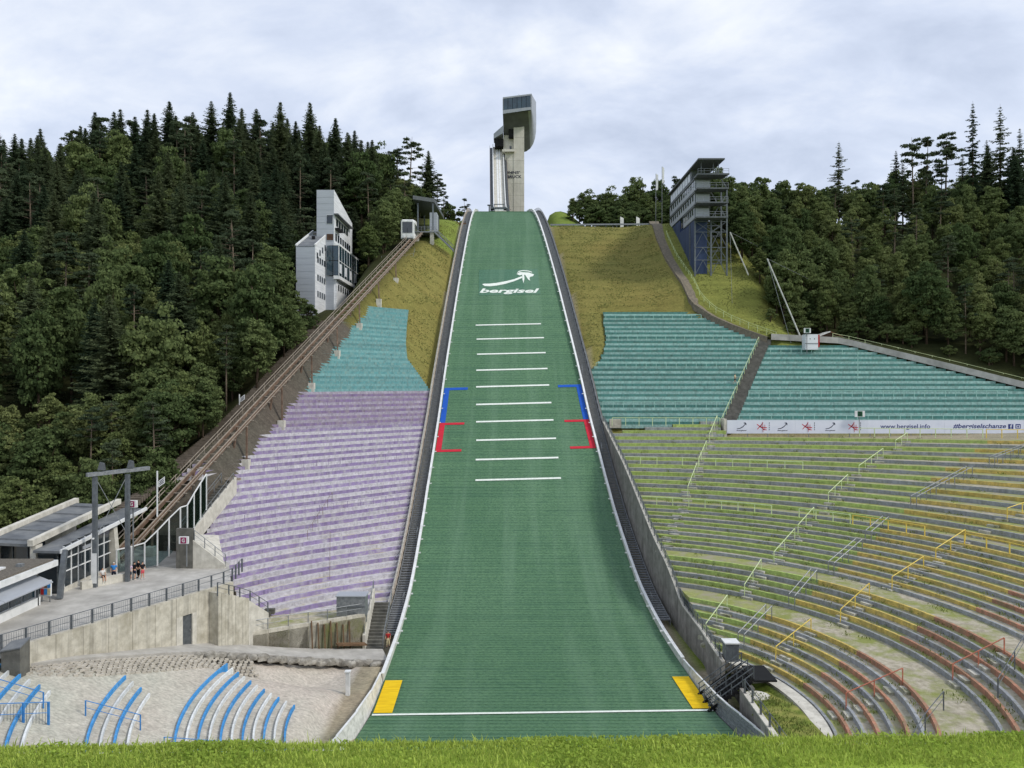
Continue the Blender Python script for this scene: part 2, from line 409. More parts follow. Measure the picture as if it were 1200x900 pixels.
# --- terrain sheet, one mesh out to the horizon
def terrain():
    xs = sorted(set([-4000,-2200,-1200,-700,-420,-300,-240,-200] + [round(v, 2) for v in np.arange(-170, -48, 1.6)] + [round(v, 2) for v in np.arange(-48, -8, 0.8)] + [round(v, 2) for v in np.arange(-8, 170.1, 1.6)] + [200,240,300,420,700,1200,2200,4000]))
    ys = sorted(set([-4000,-1500,-500,-160,-60,-25,-10,-4] + [round(v, 2) for v in np.arange(0, 8, 0.5)] + [round(v, 2) for v in np.arange(8, 44, 1.6)] + [round(v, 2) for v in np.arange(44, 84, 0.8)] + [round(v, 2) for v in np.arange(84, 262, 1.6)] + [268,280,300,340,400,520,700,1100,2000,5000]))
    nx, ny = len(xs), len(ys)
    V = np.zeros((ny, nx, 3)); C = np.zeros((ny, nx, 4)); C[..., 3] = 1
    rg = np.random.default_rng(4)
    GR_OCH = np.array(hexc(124,119,67)); GR_GRN = np.array(hexc(112,130,60)); GRAV = np.array(hexc(184,178,167)); FOR = np.array(hexc(52,56,32)); MOSS = np.array(hexc(96,112,44)); DIRT=np.array(hexc(150,142,122))
    for j, Y in enumerate(ys):
        for i, X in enumerate(xs):
            Xc = min(max(X, -200), 200); Yc = min(Y, 262)
            h = G(Xc, Yc)
            if Y > 262: h -= (Y-262)*0.08 if Y < 900 else 51+ (0 if Y < 900 else 0)
            V[j, i] = (X, Y, h)
            c = FOR
            if Y < 8: c = np.array(hexc(142,168,66))
            elif Y < 78 and X < wallL(Y): c = GRAV
            elif X < wallL(Y):
                c = lerp(FOR, GR_OCH, sstep(-2.0, 3.0, X-trackX(Y)))
                if Y > 185: c = lerp(FOR, GR_GRN*0.9+GR_OCH*0.15, sstep(-24, -19, X))
                if Y < 141: c = lerp(np.array(hexc(92,88,80)), c, sstep(1.5, 5.5, X-trackX(Y))) if X > trackX(Y)-2 else FOR  # ground under the track coloured dark, standing in for shaded stairs and posts
                if Y < 110: c = DIRT if X > trackX(Y)+3 else c
            elif X > wallR(Y):
                if Y < 133: c = DIRT if X > 23 else MOSS*1.05
                else:
                    c = GR_OCH*0.96
                    if Y > 207 and X < 40: c = GR_GRN
                    edge = X-float(np.interp(Y, [133,150,160,170,180,205,240], [90,70,58,56,56,52,48]))
                    c = lerp(c, FOR, sstep(0, 5, edge))
                    pathx = float(np.interp(Y, [150, 154, 164, 180, 205], [53, 50.5, 37.5, 36.0, 37.2]))
                    if Y < 206 and X > pathx+1: c = lerp(c, lerp(GR_OCH*0.5+GR_GRN*0.5, FOR, sstep(4, 9, edge+4)), 0.85)
            else: c = DIRT
            C[j, i, :3] = c; C[j, i, 3] = 0.0 if (8 < Y < 100 and -60 < X < 60) else 1.0
    me = bpy.data.meshes.new('ground')
    idx = np.arange(nx*ny).reshape(ny, nx)
    fc = np.stack([idx[:-1, :-1], idx[:-1, 1:], idx[1:, 1:], idx[1:, :-1]], -1).reshape(-1, 4)
    me.from_pydata(V.reshape(-1, 3).tolist(), [], fc.tolist())
    a = me.color_attributes.new('zone', 'FLOAT_COLOR', 'POINT'); a.data.foreach_set('color', C.reshape(-1))
    me.polygons.foreach_set('use_smooth', [True]*len(me.polygons))
    m = bpy.data.materials.new('ground_cover'); m.use_nodes = True; N, L = m.node_tree.nodes, m.node_tree.links
    b = N['Principled BSDF']; b.inputs['Roughness'].default_value = 0.95; b.inputs['Specular IOR Level'].default_value = 0.1
    at_ = N.new('ShaderNodeAttribute'); at_.attribute_name = 'zone'
    g = N.new('ShaderNodeNewGeometry')
    def noise(sc, st, det=6):
        mp_ = N.new('ShaderNodeMapping'); L.new(g.outputs['Position'], mp_.inputs[0]); mp_.inputs['Scale'].default_value = st
        n = N.new('ShaderNodeTexNoise'); n.inputs['Scale'].default_value = sc; n.inputs['Detail'].default_value = det; n.inputs['Roughness'].default_value = 0.65
        L.new(mp_.outputs[0], n.inputs['Vector']); return n.outputs['Fac']
    def mr(s, a_, b_, c_, d_):
        r = N.new('ShaderNodeMapRange'); L.new(s, r.inputs[0]); 
        for k, v in enumerate((a_, b_, c_, d_)): r.inputs[k+1].default_value = v
        return r.outputs[0]
    def mul(col_, f):
        x = N.new('ShaderNodeMix'); x.data_type = 'RGBA'; x.blend_type = 'MULTIPLY'; x.inputs[0].default_value = 1
        L.new(col_, x.inputs[6]); cb = N.new('ShaderNodeCombineColor')
        for k in range(3): L.new(f[k] if isinstance(f, (list, tuple)) else f, cb.inputs[k])
        L.new(cb.outputs[0], x.inputs[7]); return x.outputs[2]
    cur = at_.outputs['Color']
    big = noise(0.07, (1, 1, 1)); mid = noise(0.7, (0.3, 2.4, 0.6)); fine = noise(3.2, (1, 1.5, 1))
    cur = mul(cur, [mr(big, .3, .7, 1.08, .94), mr(big, .3, .7, 1.0, 1.0), mr(big, .3, .7, 1.0, .97)])
    mxa = N.new('ShaderNodeMix'); mxa.data_type = 'FLOAT'; L.new(at_.outputs['Alpha'], mxa.inputs[0]); L.new(mr(noise(0.9, (1, 1, 1)), .3, .7, .86, 1.12), mxa.inputs[2]); L.new(mr(mid, .3, .7, .80, 1.20), mxa.inputs[3]); cur = mul(cur, mxa.outputs[0]); cur = mul(cur, mr(fine, .25, .75, .62, 1.35))
    L.new(cur, b.inputs['Base Color'])
    bp = N.new('ShaderNodeBump'); bp.inputs['Strength'].default_value = 0.6; bp.inputs['Distance'].default_value = 0.10
    L.new(noise(2.0, (1, 1.5, 1)), bp.inputs['Height']); L.new(bp.outputs[0], b.inputs['Normal'])
    me.materials.append(m)
    o = link('ground', me); tag(o, kind='structure')
    return o
terrain()

# --- landing slope covered in lapped rows of green plastic matting
def mat_material():
    m = bpy.data.materials.new('plastic_matting'); m.use_nodes = True; N, L = m.node_tree.nodes, m.node_tree.links
    b = N['Principled BSDF']; b.inputs['Roughness'].default_value = 0.75; b.inputs['Specular IOR Level'].default_value = 0.25
    g = N.new('ShaderNodeNewGeometry')
    def noise(sc, st, det=4, ro=0.6):
        mp_ = N.new('ShaderNodeMapping'); L.new(g.outputs['Position'], mp_.inputs[0]); mp_.inputs['Scale'].default_value = st
        n = N.new('ShaderNodeTexNoise'); n.inputs['Scale'].default_value = sc; n.inputs['Detail'].default_value = det; n.inputs['Roughness'].default_value = ro
        L.new(mp_.outputs[0], n.inputs['Vector']); return n.outputs['Fac']
    def mixc(f, a_, b_):
        x = N.new('ShaderNodeMix'); x.data_type = 'RGBA'; L.new(f, x.inputs[0])
        for s_, v in ((x.inputs[6], a_), (x.inputs[7], b_)):
            if isinstance(v, tuple): s_.default_value = (*v, 1)
            else: L.new(v, s_)
        return x.outputs[2]
    def mr(s, a_, b_, c_, d_):
        r = N.new('ShaderNodeMapRange'); L.new(s, r.inputs[0])
        for k, v in enumerate((a_, b_, c_, d_)): r.inputs[k+1].default_value = v
        return r.outputs[0]
    lane = noise(0.35, (1, 0.05, 0.05), 3); big = noise(0.09, (1, 0.6, 1)); strip = noise(1.0, (0.05, 2.6, 0.2), 3); fib = noise(5.5, (0.6, 1.0, 0.8), 6, 0.8)
    cur = mixc(mr(big, .3, .7, 0, 1), hexc(87,124,89), hexc(101,136,101))
    cur = mixc(mr(strip, .46, .70, 0, .5), cur, hexc(60,96,76))
    cur = mixc(mr(fib, .42, .66, 0, 1.0), cur, hexc(54,88,69))
    cur = mixc(mr(lane, .48, .72, 0, .32), cur, hexc(122,152,126)); pat = noise(0.55, (0.4, 1.4, 0.6), 5, .7); cur = mixc(mr(pat, .54, .74, 0, .45), cur, hexc(70,106,84))
    sp = N.new('ShaderNodeSeparateXYZ'); L.new(g.outputs['Position'], sp.inputs[0])
    L.new(cur, b.inputs['Base Color'])
    bp = N.new('ShaderNodeBump'); bp.inputs['Strength'].default_value = 0.6; bp.inputs['Distance'].default_value = 0.05
    L.new(fib, bp.inputs['Height']); L.new(bp.outputs[0], b.inputs['Normal'])
    return m
M['matting'] = mat_material()
def dark_matting():
    m = M['matting'].copy(); m.name = 'plastic_matting_newer'
    for n in m.node_tree.nodes:
        if n.type == 'MIX' and not n.inputs[6].is_linked:
            n.inputs[6].default_value = (*hexc(80,122,98), 1); n.inputs[7].default_value = (*hexc(92,132,108), 1)
    return m
M['matting_dark'] = dark_matting()
random.seed(11)
def slope_sheet(D0, D1, xa, xb, pitch=0.62, lift=0.0, nseg=22, lap=0.03):
    mb = MB(); D = D0; rows = []
    while D < D1-0.05:
        E = min(D+pitch, D1)
        j = random.uniform(-.02, .02)
        a = [(lerp(xa(D), xb(D), k/nseg), D, P(D)+lift+lap+random.uniform(-.006, .006)) for k in range(nseg+1)]
        c = [(lerp(xa(E), xb(E), k/nseg), E, P(E)+lift) for k in range(nseg+1)]
        n = len(mb.v); mb.v += a+c
        for k in range(nseg): mb.f.append((n+k, n+k+1, n+nseg+2+k, n+nseg+1+k)); mb.m.append(0)
        # vertical lap edge at the lower end of the row
        b0 = [(p[0], p[1], P(D)+lift-0.02) for p in a]
        n2 = len(mb.v); mb.v += b0
        for k in range(nseg): mb.f.append((n2+k, n2+k+1, n+k+1, n+k)); mb.m.append(0)
        D = E
    return mb
slope = slope_sheet(44, 238, XL, XR).build('landing_slope', M['matting']); tag(slope, kind='structure')
def patch(name, D0, D1, x0, x1, mat, lift=0.085, parent=None, nd=None, label=None):
    """flat coloured mat lying on the slope; x0,x1 functions or numbers (from the axis)"""
    parent = parent or slope
    f0 = x0 if callable(x0) else (lambda D: axis(D)+x0)
    f1 = x1 if callable(x1) else (lambda D: axis(D)+x1)
    n = nd or max(1, int(abs(D1-D0)/0.9)); mb = MB()
    for k in range(n):
        a, b = lerp(D0, D1, k/n), lerp(D0, D1, (k+1)/n)
        zz = lambda D_, x_: P(D_+0.033*(x_-axis(D_)))+lift
        # mats are square to the axis, which runs slightly askew to the view
        mb.quad((f0(a), a+0.033*(f0(a)-axis(a)), zz(a, f0(a))), (f1(a), a+0.033*(f1(a)-axis(a)), zz(a, f1(a))), (f1(b), b+0.033*(f1(b)-axis(b)), zz(b, f1(b))), (f0(b), b+0.033*(f0(b)-axis(b)), zz(b, f0(b))))
    o = mb.build(name, mat, parent)
    if label: o['label'] = label
    return o
# distance lines every five metres
LINES = [(380.6, 557.5, 634), (397, 558.5, 637.5), (414.6, 559, 639.5), (433.3, 558.2, 641.7), (452.7, 558, 643.7), (473.4, 558, 646.2), (493.7, 558, 648.7), (515.3, 558, 651.7), (538, 557.5, 654.5), (562, 557.2, 657.5)]
def D_at_y(py):
    a, b = 62.0, 220.0
    for _ in range(40):
        c = (a+b)/2
        if 450-F*P(c)/c > py: a = c
        else: b = c
    return (a+b)/2
for (py, xa_, xb_) in LINES:
    Dl = D_at_y(py)
    xl_, xr_ = (xa_-600)/F*Dl-axis(Dl), (xb_-600)/F*Dl-axis(Dl)
    patch('distance_line', Dl-0.17, Dl+0.17, xl_, xr_, M['line_white'], nd=1)
Db, Dr, Du = D_at_y(453), D_at_y(494), D_at_y(528)
for s in (-1, 1):
    e_ = (lambda off, s=s: (lambda D: (XL(D)+off if s < 0 else XR(D)-off)))
    a_, b_ = (0.12, 1.05)
    f = (e_(a_), e_(b_)) if s < 0 else (e_(b_), e_(a_))
    g_ = (e_(b_), e_(4.4)) if s < 0 else (e_(4.4), e_(b_))
    patch('blue_marking', Dr+0.02, Db, f[0], f[1], M['mat_blue'])
    patch('blue_marking', Db-0.55, Db, g_[0], g_[1], M['mat_blue'], nd=1)
    patch('red_marking', Du, Dr-0.02, f[0], f[1], M['mat_red'])
    patch('red_marking', Dr-0.50, Dr-0.02, g_[0], g_[1], M['mat_red'], nd=1)
    patch('red_marking', Du, Du+0.50, g_[0], g_[1], M['mat_red'], nd=1)
    y_ = (e_(0.15), e_(1.75)) if s < 0 else (e_(1.75), e_(0.15))
    patch('yellow_marking', 65.6, 72.6, y_[0], y_[1], M['mat_yellow'])
patch('fall_line', 65.1, 65.42, lambda D: XL(D)+0.1, lambda D: XR(D)-0.1, M['line_white'], nd=1)
# newer, darker mats where the emblem lies
D1_, D2_ = D_at_y(346), D_at_y(316)
patch('mat_panel', D1_, D2_, -6.6, 7.0, M['matting_dark'], lift=0.07)
patch('mat_panel', D_at_y(326), D2_-0.2, -6.6, -1.0, M['matting_dark'], lift=0.075, nd=3)

# --- emblem and word on the slope
def text_mesh(txt, size=1.0, shear=0.0, bold=0.0, depth=0.0):
    cu = bpy.data.curves.new('txt', 'FONT'); cu.body = txt; cu.size = size; cu.shear = shear; cu.offset = bold; cu.extrude = depth
    cu.resolution_u = 3; cu.align_x = 'LEFT'
    o = bpy.data.objects.new('txt', cu); col.objects.link(o)
    dg = bpy.context.evaluated_depsgraph_get(); me = bpy.data.meshes.new_from_object(o.evaluated_get(dg))
    bpy.data.objects.remove(o); bpy.data.curves.remove(cu)
    co = np.array([v.co[:] for v in me.vertices]); 
    return me, co
def fit(co, w, h):
    mn, mxx = co.min(0), co.max(0)
    c = co.copy(); c[:, 0] = (co[:, 0]-mn[0])/(mxx[0]-mn[0])*w; c[:, 1] = (co[:, 1]-mn[1])/(mxx[1]-mn[1])*h; return c
def on_slope(px, py, lift=0.11):
    """where the sight line to a pixel of the emblem meets the slope"""
    D = D_at_y(py); return ((px-600)/F*D, D, P(D)+lift)
def text_on_slope(txt, px0, px1, py_top, py_bot):
    me, co = text_mesh(txt, 1.0, 0.25, 0.03)
    bmx = bmesh.new(); bmx.from_mesh(me); bmesh.ops.subdivide_edges(bmx, edges=bmx.edges, cuts=0); bmx.to_mesh(me); bmx.free()
    c = fit(np.array([v.co[:] for v in me.vertices]), px1-px0, py_bot-py_top)
    me.vertices.foreach_set('co', np.array([on_slope(px0+p[0], py_bot-p[1]) for p in c]).reshape(-1))
    me.materials.clear(); me.materials.append(M['line_white']); me.update()
    return link('emblem_lettering', me, slope)
text_on_slope('bergisel', 562, 632, 338.6, 345.2)
def emblem_poly(name, pts):
    mb = MB(); n = len(pts); mb.v = [on_slope(*p) for p in pts]; mb.f = [tuple(range(n))]; mb.m = [0]
    return mb.build(name, M['line_white'], slope)
emblem_poly('emblem_stroke', [(565,333.8),(568,335.6),(574,336),(582,335.2),(592,333.2),(602,330.2),(612,326.2),(611.5,324.2),(602,327.8),(592,330.2),(582,332),(574,332.9),(567,333)])
emblem_poly('emblem_wing', [(605.4,321.6),(609,319.4),(614,319.6),(620,320),(625.9,322.2),(624.5,324.2),(621,325),(620.5,327),(621.4,329.6),(619,328),(617,325),(615.5,322.6),(612,322.4),(609,323.2)])
emblem_poly('emblem_leg', [(611.8,322.6),(614.2,322.4),(614.6,327),(613.5,332.4),(612.3,328)])
emblem_poly('emblem_helmet', [(605.6,320.4),(608,318),(613,317.1),(619,317.6),(623.6,319.2),(623.4,319.9),(619,318.6),(613,318),(609,318.8)])
# ------------------------------------------------------------------ terraced stands
CONC_W = hexc(178,176,168)
def bench(name, c, wear, t3=0.56, s3=1.3, dirt=0.5):
    return nmat(name, hexc(*c), tuple(x*0.74 for x in hexc(*c)), 2.6, rough=0.88, bump=0.35, bscale=6, c3=hexc(*wear), s3=s3, t3=t3, w3=0.10, streak=dirt, rnd=0.10)
bench('bench_purple', (150,134,174), (174,170,180), 0.57); bench('bench_lilac', (202,200,205), (170,166,172), 0.60)
bench('bench_purple_dull', (138,120,158), (146,136,146), 0.52); bench('bench_lilac_dull', (174,168,182), (146,138,150), 0.54)
bench('bench_teal', (90,142,134), (92,122,112), 0.57); bench('bench_teal_light', (164,200,192), (132,164,156), 0.57)
bench('bench_aqua', (104,156,158), (132,158,152), 0.58); bench('bench_aqua_light', (128,174,174), (112,148,148), 0.60)
bench('bench_green', (178,200,114), (150,166,104), 0.56); bench('bench_yellow', (216,190,106), (170,156,98), 0.54)
bench('bench_red', (188,136,112), (152,126,102), 0.52); bench('bench_grey', (160,164,168), (138,140,132), 0.58)
nmat('tread_dirt', hexc(178,172,154), hexc(144,138,118), 1.8, rough=0.95, bump=0.5, c3=hexc(130,136,80), s3=0.45, t3=0.58, w3=0.08)
nmat('tread_moss', hexc(154,157,98), hexc(130,138,74), 1.4, rough=0.95, bump=0.6, c3=hexc(152,146,126), s3=0.4, t3=0.54, w3=0.10)
nmat('tread_lilac', hexc(200,197,198), hexc(170,166,164), 1.6, rough=0.95, bump=0.3, c3=hexc(170,160,120), s3=0.35, t3=0.62)
nmat('tread_teal', hexc(112,150,144), hexc(88,122,116), 1.6, rough=0.95, bump=0.3)
nmat('gravel_walk', hexc(186,178,160), hexc(150,143,124), 2.2, rough=0.95, bump=0.6, bscale=8, c3=hexc(134,140,78), s3=0.35, t3=0.53, w3=0.09)
random.seed(5)
def step_row(front, back, hb, ht, riser, tread, parent, name='bench_row', kerb=0.36, jit=0.018):
    """one step: painted kerb with a riser, then the trodden strip back to the next row"""
    n = len(front); mb = MB(); j = [random.uniform(-jit, jit) for _ in range(n)]
    A, B, Cc, Dd, E = [], [], [], [], []
    for k in range(n):
        f = Vector(front[k]); b = Vector(back[k]); d = b-f; L_ = d.length
        d = d/L_ if L_ > 1e-6 else Vector((0, 1))
        q = f+d*min(kerb, L_*0.62); e_ = b+d*0.12
        z = ht+j[k]
        A.append((f.x, f.y, hb-0.14)); B.append((f.x, f.y, z)); Cc.append((q.x, q.y, z)); Dd.append((q.x, q.y, ht-0.05)); E.append((e_.x, e_.y, ht-0.05+0.03))
    base = len(mb.v); mb.v = A+B+Cc+Dd+E
    for k in range(n-1):
        for row, mi in ((0, 0), (1, 0), (2, 0), (3, 1)):
            a = row*n+k; mb.f.append((a, a+1, a+1+n, a+n)); mb.m.append(mi)
    for k in (0, n-1):
        mb.f.append((k, n+k, 2*n+k, 3*n+k)); mb.m.append(0)
        mb.f.append((k, 3*n+k, 4*n+k)); mb.m.append(1)
    return mb.build(name, [riser, tread], parent)

# ---------- left stand: violet below, turquoise above
stand_purple = empty('grandstand', (-24, 108, -23), 'violet and pale lilac terraced concrete stand between the landing slope and the funicular', 'grandstand')
stand_aqua = empty('grandstand', (-21, 148, -2), 'narrow worn turquoise terraced stand above the violet rows', 'grandstand')
def left_edge(D, h):
    a = trackX(D)-1.4
    if -18.4 <= h < -11.6: a = max(a, D*float(np.interp(h, [-18.4, -17.1, -13.1, -11.9, -11.6], [-.405, -.392, -.361, -.358, -.40])))
    if h < -18.4: a = max(a, D*float(np.interp(h, [-27, -25, -22, -20.5, -19.2, -18.4], [-.348, -.352, -.366, -.39, -.42, -.45])))
    if h > 9: a += 1.0+(h-9)*0.1
    return a
def left_right_edge(h):
    # the turquoise part leaves the wall above the violet one, grass takes over
    if h < -0.6: return 0.0
    return float(np.interp(h, [-0.6, 1.5, 5.0, 8.0, 12, 16], [0.2, 1.8, 4.6, 5.4, 6.0, 6.4]))
def left_row_pts(h, n=30):
    Dp = Pinv(h); pts = []
    for k in range(n+1):
        t = k/n; D = Dp
        for _ in range(14):
            xw = wallL(D)-left_right_edge(h); xl = left_edge(D, h)
            X = lerp(xw, xl, t); D = 0.5*D+0.5*(Dp-drop(X, D))
        pts.append((X, D))
    return pts
hs = [-26.61+0.43*k for k in range(0, 99)]
rows = [left_row_pts(h) for h in hs]
for k in range(len(hs)-1):
    h = hs[k]
    if h > 15.8: break
    f, b = rows[k], rows[k+1]
    if h < -0.95:
        dull = h > -6.5
        if k % 2 == 0: rm = M['bench_purple_dull'] if dull else M['bench_purple']
        else: rm = M['bench_lilac_dull'] if dull else M['bench_lilac']
        step_row(f, b, h-0.43, h, rm, M['tread_lilac'], stand_purple)
    else:
        step_row(f, b, h-0.43, h, M['bench_aqua'] if k % 2 else M['bench_aqua_light'], M['tread_teal'], stand_aqua)

# ---------- right stand: green, yellow and red sectors round the bowl
stand_bowl = empty('grandstand', (34, 84, -20), 'curved terraced stand with alternating grey rows and green, yellow and red sectors', 'grandstand')
seq = []            # (r, height of riser top, coloured?)
r, h = 20.6, -26.55
def add(nst, tread, rise):
    global r, h
    for _ in range(nst):
        h += rise; seq.append([r, h, len(seq) % 2 == 1]); r += tread
add(8, 0.86, 0.41); r = 30.4
add(6, 0.77, 0.425); r = 37.4
add(13, 0.91, 0.325); r = 50.4
add(22, 0.975, 0.456)
seq.append([r, h, False])
def rwx(D):
    if D > 100: return wallR(D)-0.30
    if D > 78: return lerp(wallR(D)+0.15, wallR(D)-0.30, sstep(86, 100, D))
    return lerp(wallR(78)+0.15, 18.9, (78-D)/24)
def circle_pts(rr):
    """points of a row from the wall by the landing slope round to the far right"""
    R = morph_R(rr); cy = BC[1]+rr-R; pts = []; hh_cut = rr > 66.6
    t = math.radians(2); step = 1.15/R
    while t < math.radians(128):
        X = BC[0]+R*math.sin(t); D = cy+R*math.cos(t)
        if D < 43 or X > 0.70*D+9: break
        lim = rwx(D)+0.33
        if hh_cut and X > 36.2: break
        if X >= lim:
            if not pts and t > math.radians(2.01):
                lo, hi = t-step, t
                for _ in range(12):
                    mid = (lo+hi)/2; xm, dm = BC[0]+R*math.sin(mid), cy+R*math.cos(mid)
                    if xm >= rwx(dm)+0.33: hi = mid
                    else: lo = mid
                q = (BC[0]+R*math.sin(hi), cy+R*math.cos(hi))
                if math.hypot(q[0]-X, q[1]-D) > 0.12: pts.append(q)
            pts.append((X, D))
        t += step
    return pts
def proj_back(p, r0, r1):
    """matching point on the next row: move away from the local circle centre"""
    R0 = morph_R(r0); c0 = Vector((BC[0], BC[1]+r0-R0)); v = Vector(p)-c0; v.normalize()
    R1 = morph_R(r1); c1 = Vector((BC[0], BC[1]+r1-R1))
    # intersect ray p + s v with circle c1,R1
    w = Vector(p)-c1; bq = w.dot(v); cq = w.dot(w)-R1*R1
    s = -bq+math.sqrt(max(bq*bq-cq, 0)); q = Vector(p)+v*s
    return (q.x, q.y)
def ang(p): return math.degrees(math.atan2(p[0]-BC[0], p[1]-BC[1]))
def sector(p, r):
    a = ang(p)+random.uniform(-.4, .4)
    gy = float(np.interp(r, [20, 36, 52, 72], [53, 55, 54, 48]))
    if a < gy: return 0
    if a < 78: return 1
    return 2
for k in range(len(seq)-1):
    rr, hh, colr = seq[k]; rn = seq[k+1][0]
    pts = circle_pts(rr)
    if len(pts) < 3: continue
    runs = []
    if colr:
        for p in pts:
            s = sector(p, rr)
            if runs and runs[-1][0] == s: runs[-1][1].append(p)
            else:
                if runs: runs[-1][1].append(p)
                runs.append([s, [p]])
    else: runs = [[3, pts]]
    for s, ps in runs:
        if len(ps) < 2: continue
        bk = [proj_back(p, rr, rn) for p in ps]
        wide = (rn-rr) > 1.6
        tr = (M['tread_moss'] if rr > 45 or s == 0 else M['gravel_walk']) if wide else (M['tread_moss'] if (s in (0, 1) or (s == 3 and k % 4 == 0)) else M['tread_dirt'])
        if ps[0] == pts[0]:
            nx = (circle_pts(rn) or [None])[0]
            if nx and math.hypot(nx[0]-bk[0][0], nx[1]-bk[0][1]) > 0.15:
                f0, b0 = ps[0], bk[0]; MB().prism([f0, b0, nx], hh-0.6, hh-0.03).build('row_end', tr, stand_bowl)
        step_row(ps, bk, hh-0.47, hh, (M['bench_green'], M['bench_yellow'], M['bench_red'], M['bench_grey'])[s], tr, stand_bowl, kerb=0.24)
def stand_h(rr):
    """tread height of the bowl stand at radius rr"""
    v = -26.5
    for (q, hh, c) in seq:
        if rr >= q-1e-6: v = hh
    return v
nmat('concrete_step', hexc(200,197,186), hexc(168,165,152), 1.5, rough=0.95, bump=0.3, c3=hexc(110,112,76), s3=.8)
# aisles: short intermediate steps running up between the rows
aisle_n = 0
def aisle(a_deg, r0, r1, w=1.25):
    mb = MB()
    for k in range(len(seq)-1):
        rr, hh, c = seq[k]; rn = seq[k+1][0]
        if rr < r0 or rr > r1: continue
        R = morph_R(rr); cy = BC[1]+rr-R
        # point of the row lying at the wanted bearing from the bowl centre
        best = min(circle_pts(rr) or [(0, 0)], key=lambda p: abs(ang(p)-a_deg))
        if abs(ang(best)-a_deg) > 4: continue
        v = (Vector(best)-Vector((BC[0], cy))).normalized(); t = Vector((v.y, -v.x))
        p0 = Vector(best)-v*0.42; p1 = Vector(best)+v*0.03
        q = [p0-t*w/2, p0+t*w/2, p1+t*w/2, p1-t*w/2]
        MB().prism([(x.x, x.y) for x in q], hh-0.6, hh-0.22).build('aisle_step', M['concrete_step'], stand_bowl)
AISLES = [(24, 37, 72), (44.5, 21, 72), (66, 21, 72), (95, 21, 60)]
for a_ in AISLES: aisle(*a_)

# ---------- upper right: straight turquoise rows in two blocks either side of a flight of steps
stand_teal = empty('grandstand', (28, 146, 0), 'straight turquoise terraced stand below the grass slope, beside the landing slope', 'grandstand')
stand_teal2 = empty('grandstand', (66, 142, -3), 'straight turquoise terraced stand behind the white sponsor banner', 'grandstand')
def aisleX(D): return lerp(37.0, 50.6, (D-133)/21.3)
hs2 = [P(133.2)+0.475*k for k in range(0, 60)]
def teal_pts(D, x0, x1, n=None):
    n = n or max(2, int((x1-x0)/2.2)); return [(lerp(x0, x1, k/n), D) for k in range(n+1)]
for k in range(len(hs2)-1):
    D0, D1 = Pinv(hs2[k]), Pinv(hs2[k+1])
    if D0 > 163.6: break
    tone = M['bench_teal'] if k % 2 else M['bench_teal_light']
    x0 = teal_left(D0)+random.uniform(-.15, .25)*(D0 > 147)
    xe = aisleX(D0)-1.0
    if D0 > 154.3: xe = min(xe, float(np.interp(D0, [154.3, 164], [49.6, 37.2])))
    if xe > x0+1:
        f = teal_pts(D0, x0, xe); step_row(f, [(p[0], D1) for p in f], hs2[k]-0.475, hs2[k], tone, M['tread_teal'], stand_teal, kerb=0.30)
    xs, xe = aisleX(D0)+1.4, float(np.interp(-D0, [-153, -141.5, -128], [66, 94, 130]))
    xe = min(xe, 0.70*D0+8)
    if D0 < 153.2 and xe > xs+1:
        f = teal_pts(D0, xs, xe); step_row(f, [(p[0], D1) for p in f], hs2[k]-0.475, hs2[k], tone, M['tread_teal'], stand_teal2, kerb=0.30)
# steps of the aisle
mb = MB(); D = 132.6
while D < 154.6:
    xa = aisleX(D)
    mb.box(xa-1.0, xa+1.4, D, D+0.34, P(D)-0.9, P(D)+0.05); D += 0.32
tag(mb.build('staircase', M['concrete_dark']), 'grey concrete stairway climbing diagonally between two turquoise stands', 'stairs')
# walk along the top edge of the outer block, path beside the grass slope
def ribbon(name, pts, w, mat, lift=0.1, drape=True, kind='structure', thick=0.25):
    mb = MB(); L_, R_ = [], []
    for i, p in enumerate(pts):
        d = Vector(pts[min(i+1, len(pts)-1)][:2])-Vector(pts[max(i-1, 0)][:2]); d.normalize(); n_ = Vector((d.y, -d.x))
        a = Vector(p[:2])-n_*w/2; b = Vector(p[:2])+n_*w/2
        z = p[2]+lift
        L_.append((a.x, a.y, z)); R_.append((b.x, b.y, z))
    n = len(pts); lo = [(x, y, z-thick) for x, y, z in L_]; ro = [(x, y, z-thick) for x, y, z in R_]
    mb.v = L_+R_+lo+ro
    for i in range(n-1):
        mb.f += [(i, i+1, n+i+1, n+i), (i, 2*n+i, 2*n+i+1, i+1), (n+i, n+i+1, 3*n+i+1, 3*n+i)]; mb.m += [0, 0, 0]
    o = mb.build(name, mat); 
    if kind: tag(o, kind=kind)
    return o
wp = []
for k in range(24):
    t = k/23; X = lerp(52, 112, t); D = teal_top(X)+1.2; wp.append((X, D, max(P(D)+0.3, G(X, D)+0.1)))
ribbon('footpath', wp, 3.0, M['asphalt'], thick=1.2)
pp = []
for k in range(40):
    D = lerp(154.5, 206, k/39); X = float(np.interp(D, [154, 158, 164, 172, 180, 190, 206], [52.4, 46.2, 39.2, 37.8, 37.0, 36.9, 38.0]))
    pp.append((X, D, max(P(D)+0.15, G(X, D))))
nmat('path_stone', hexc(132,122,106), hexc(104,98,86), 2.0, rough=0.95, bump=0.4)
ribbon('footpath', pp, 2.5, M['path_stone'], lift=0.22, thick=1.5)

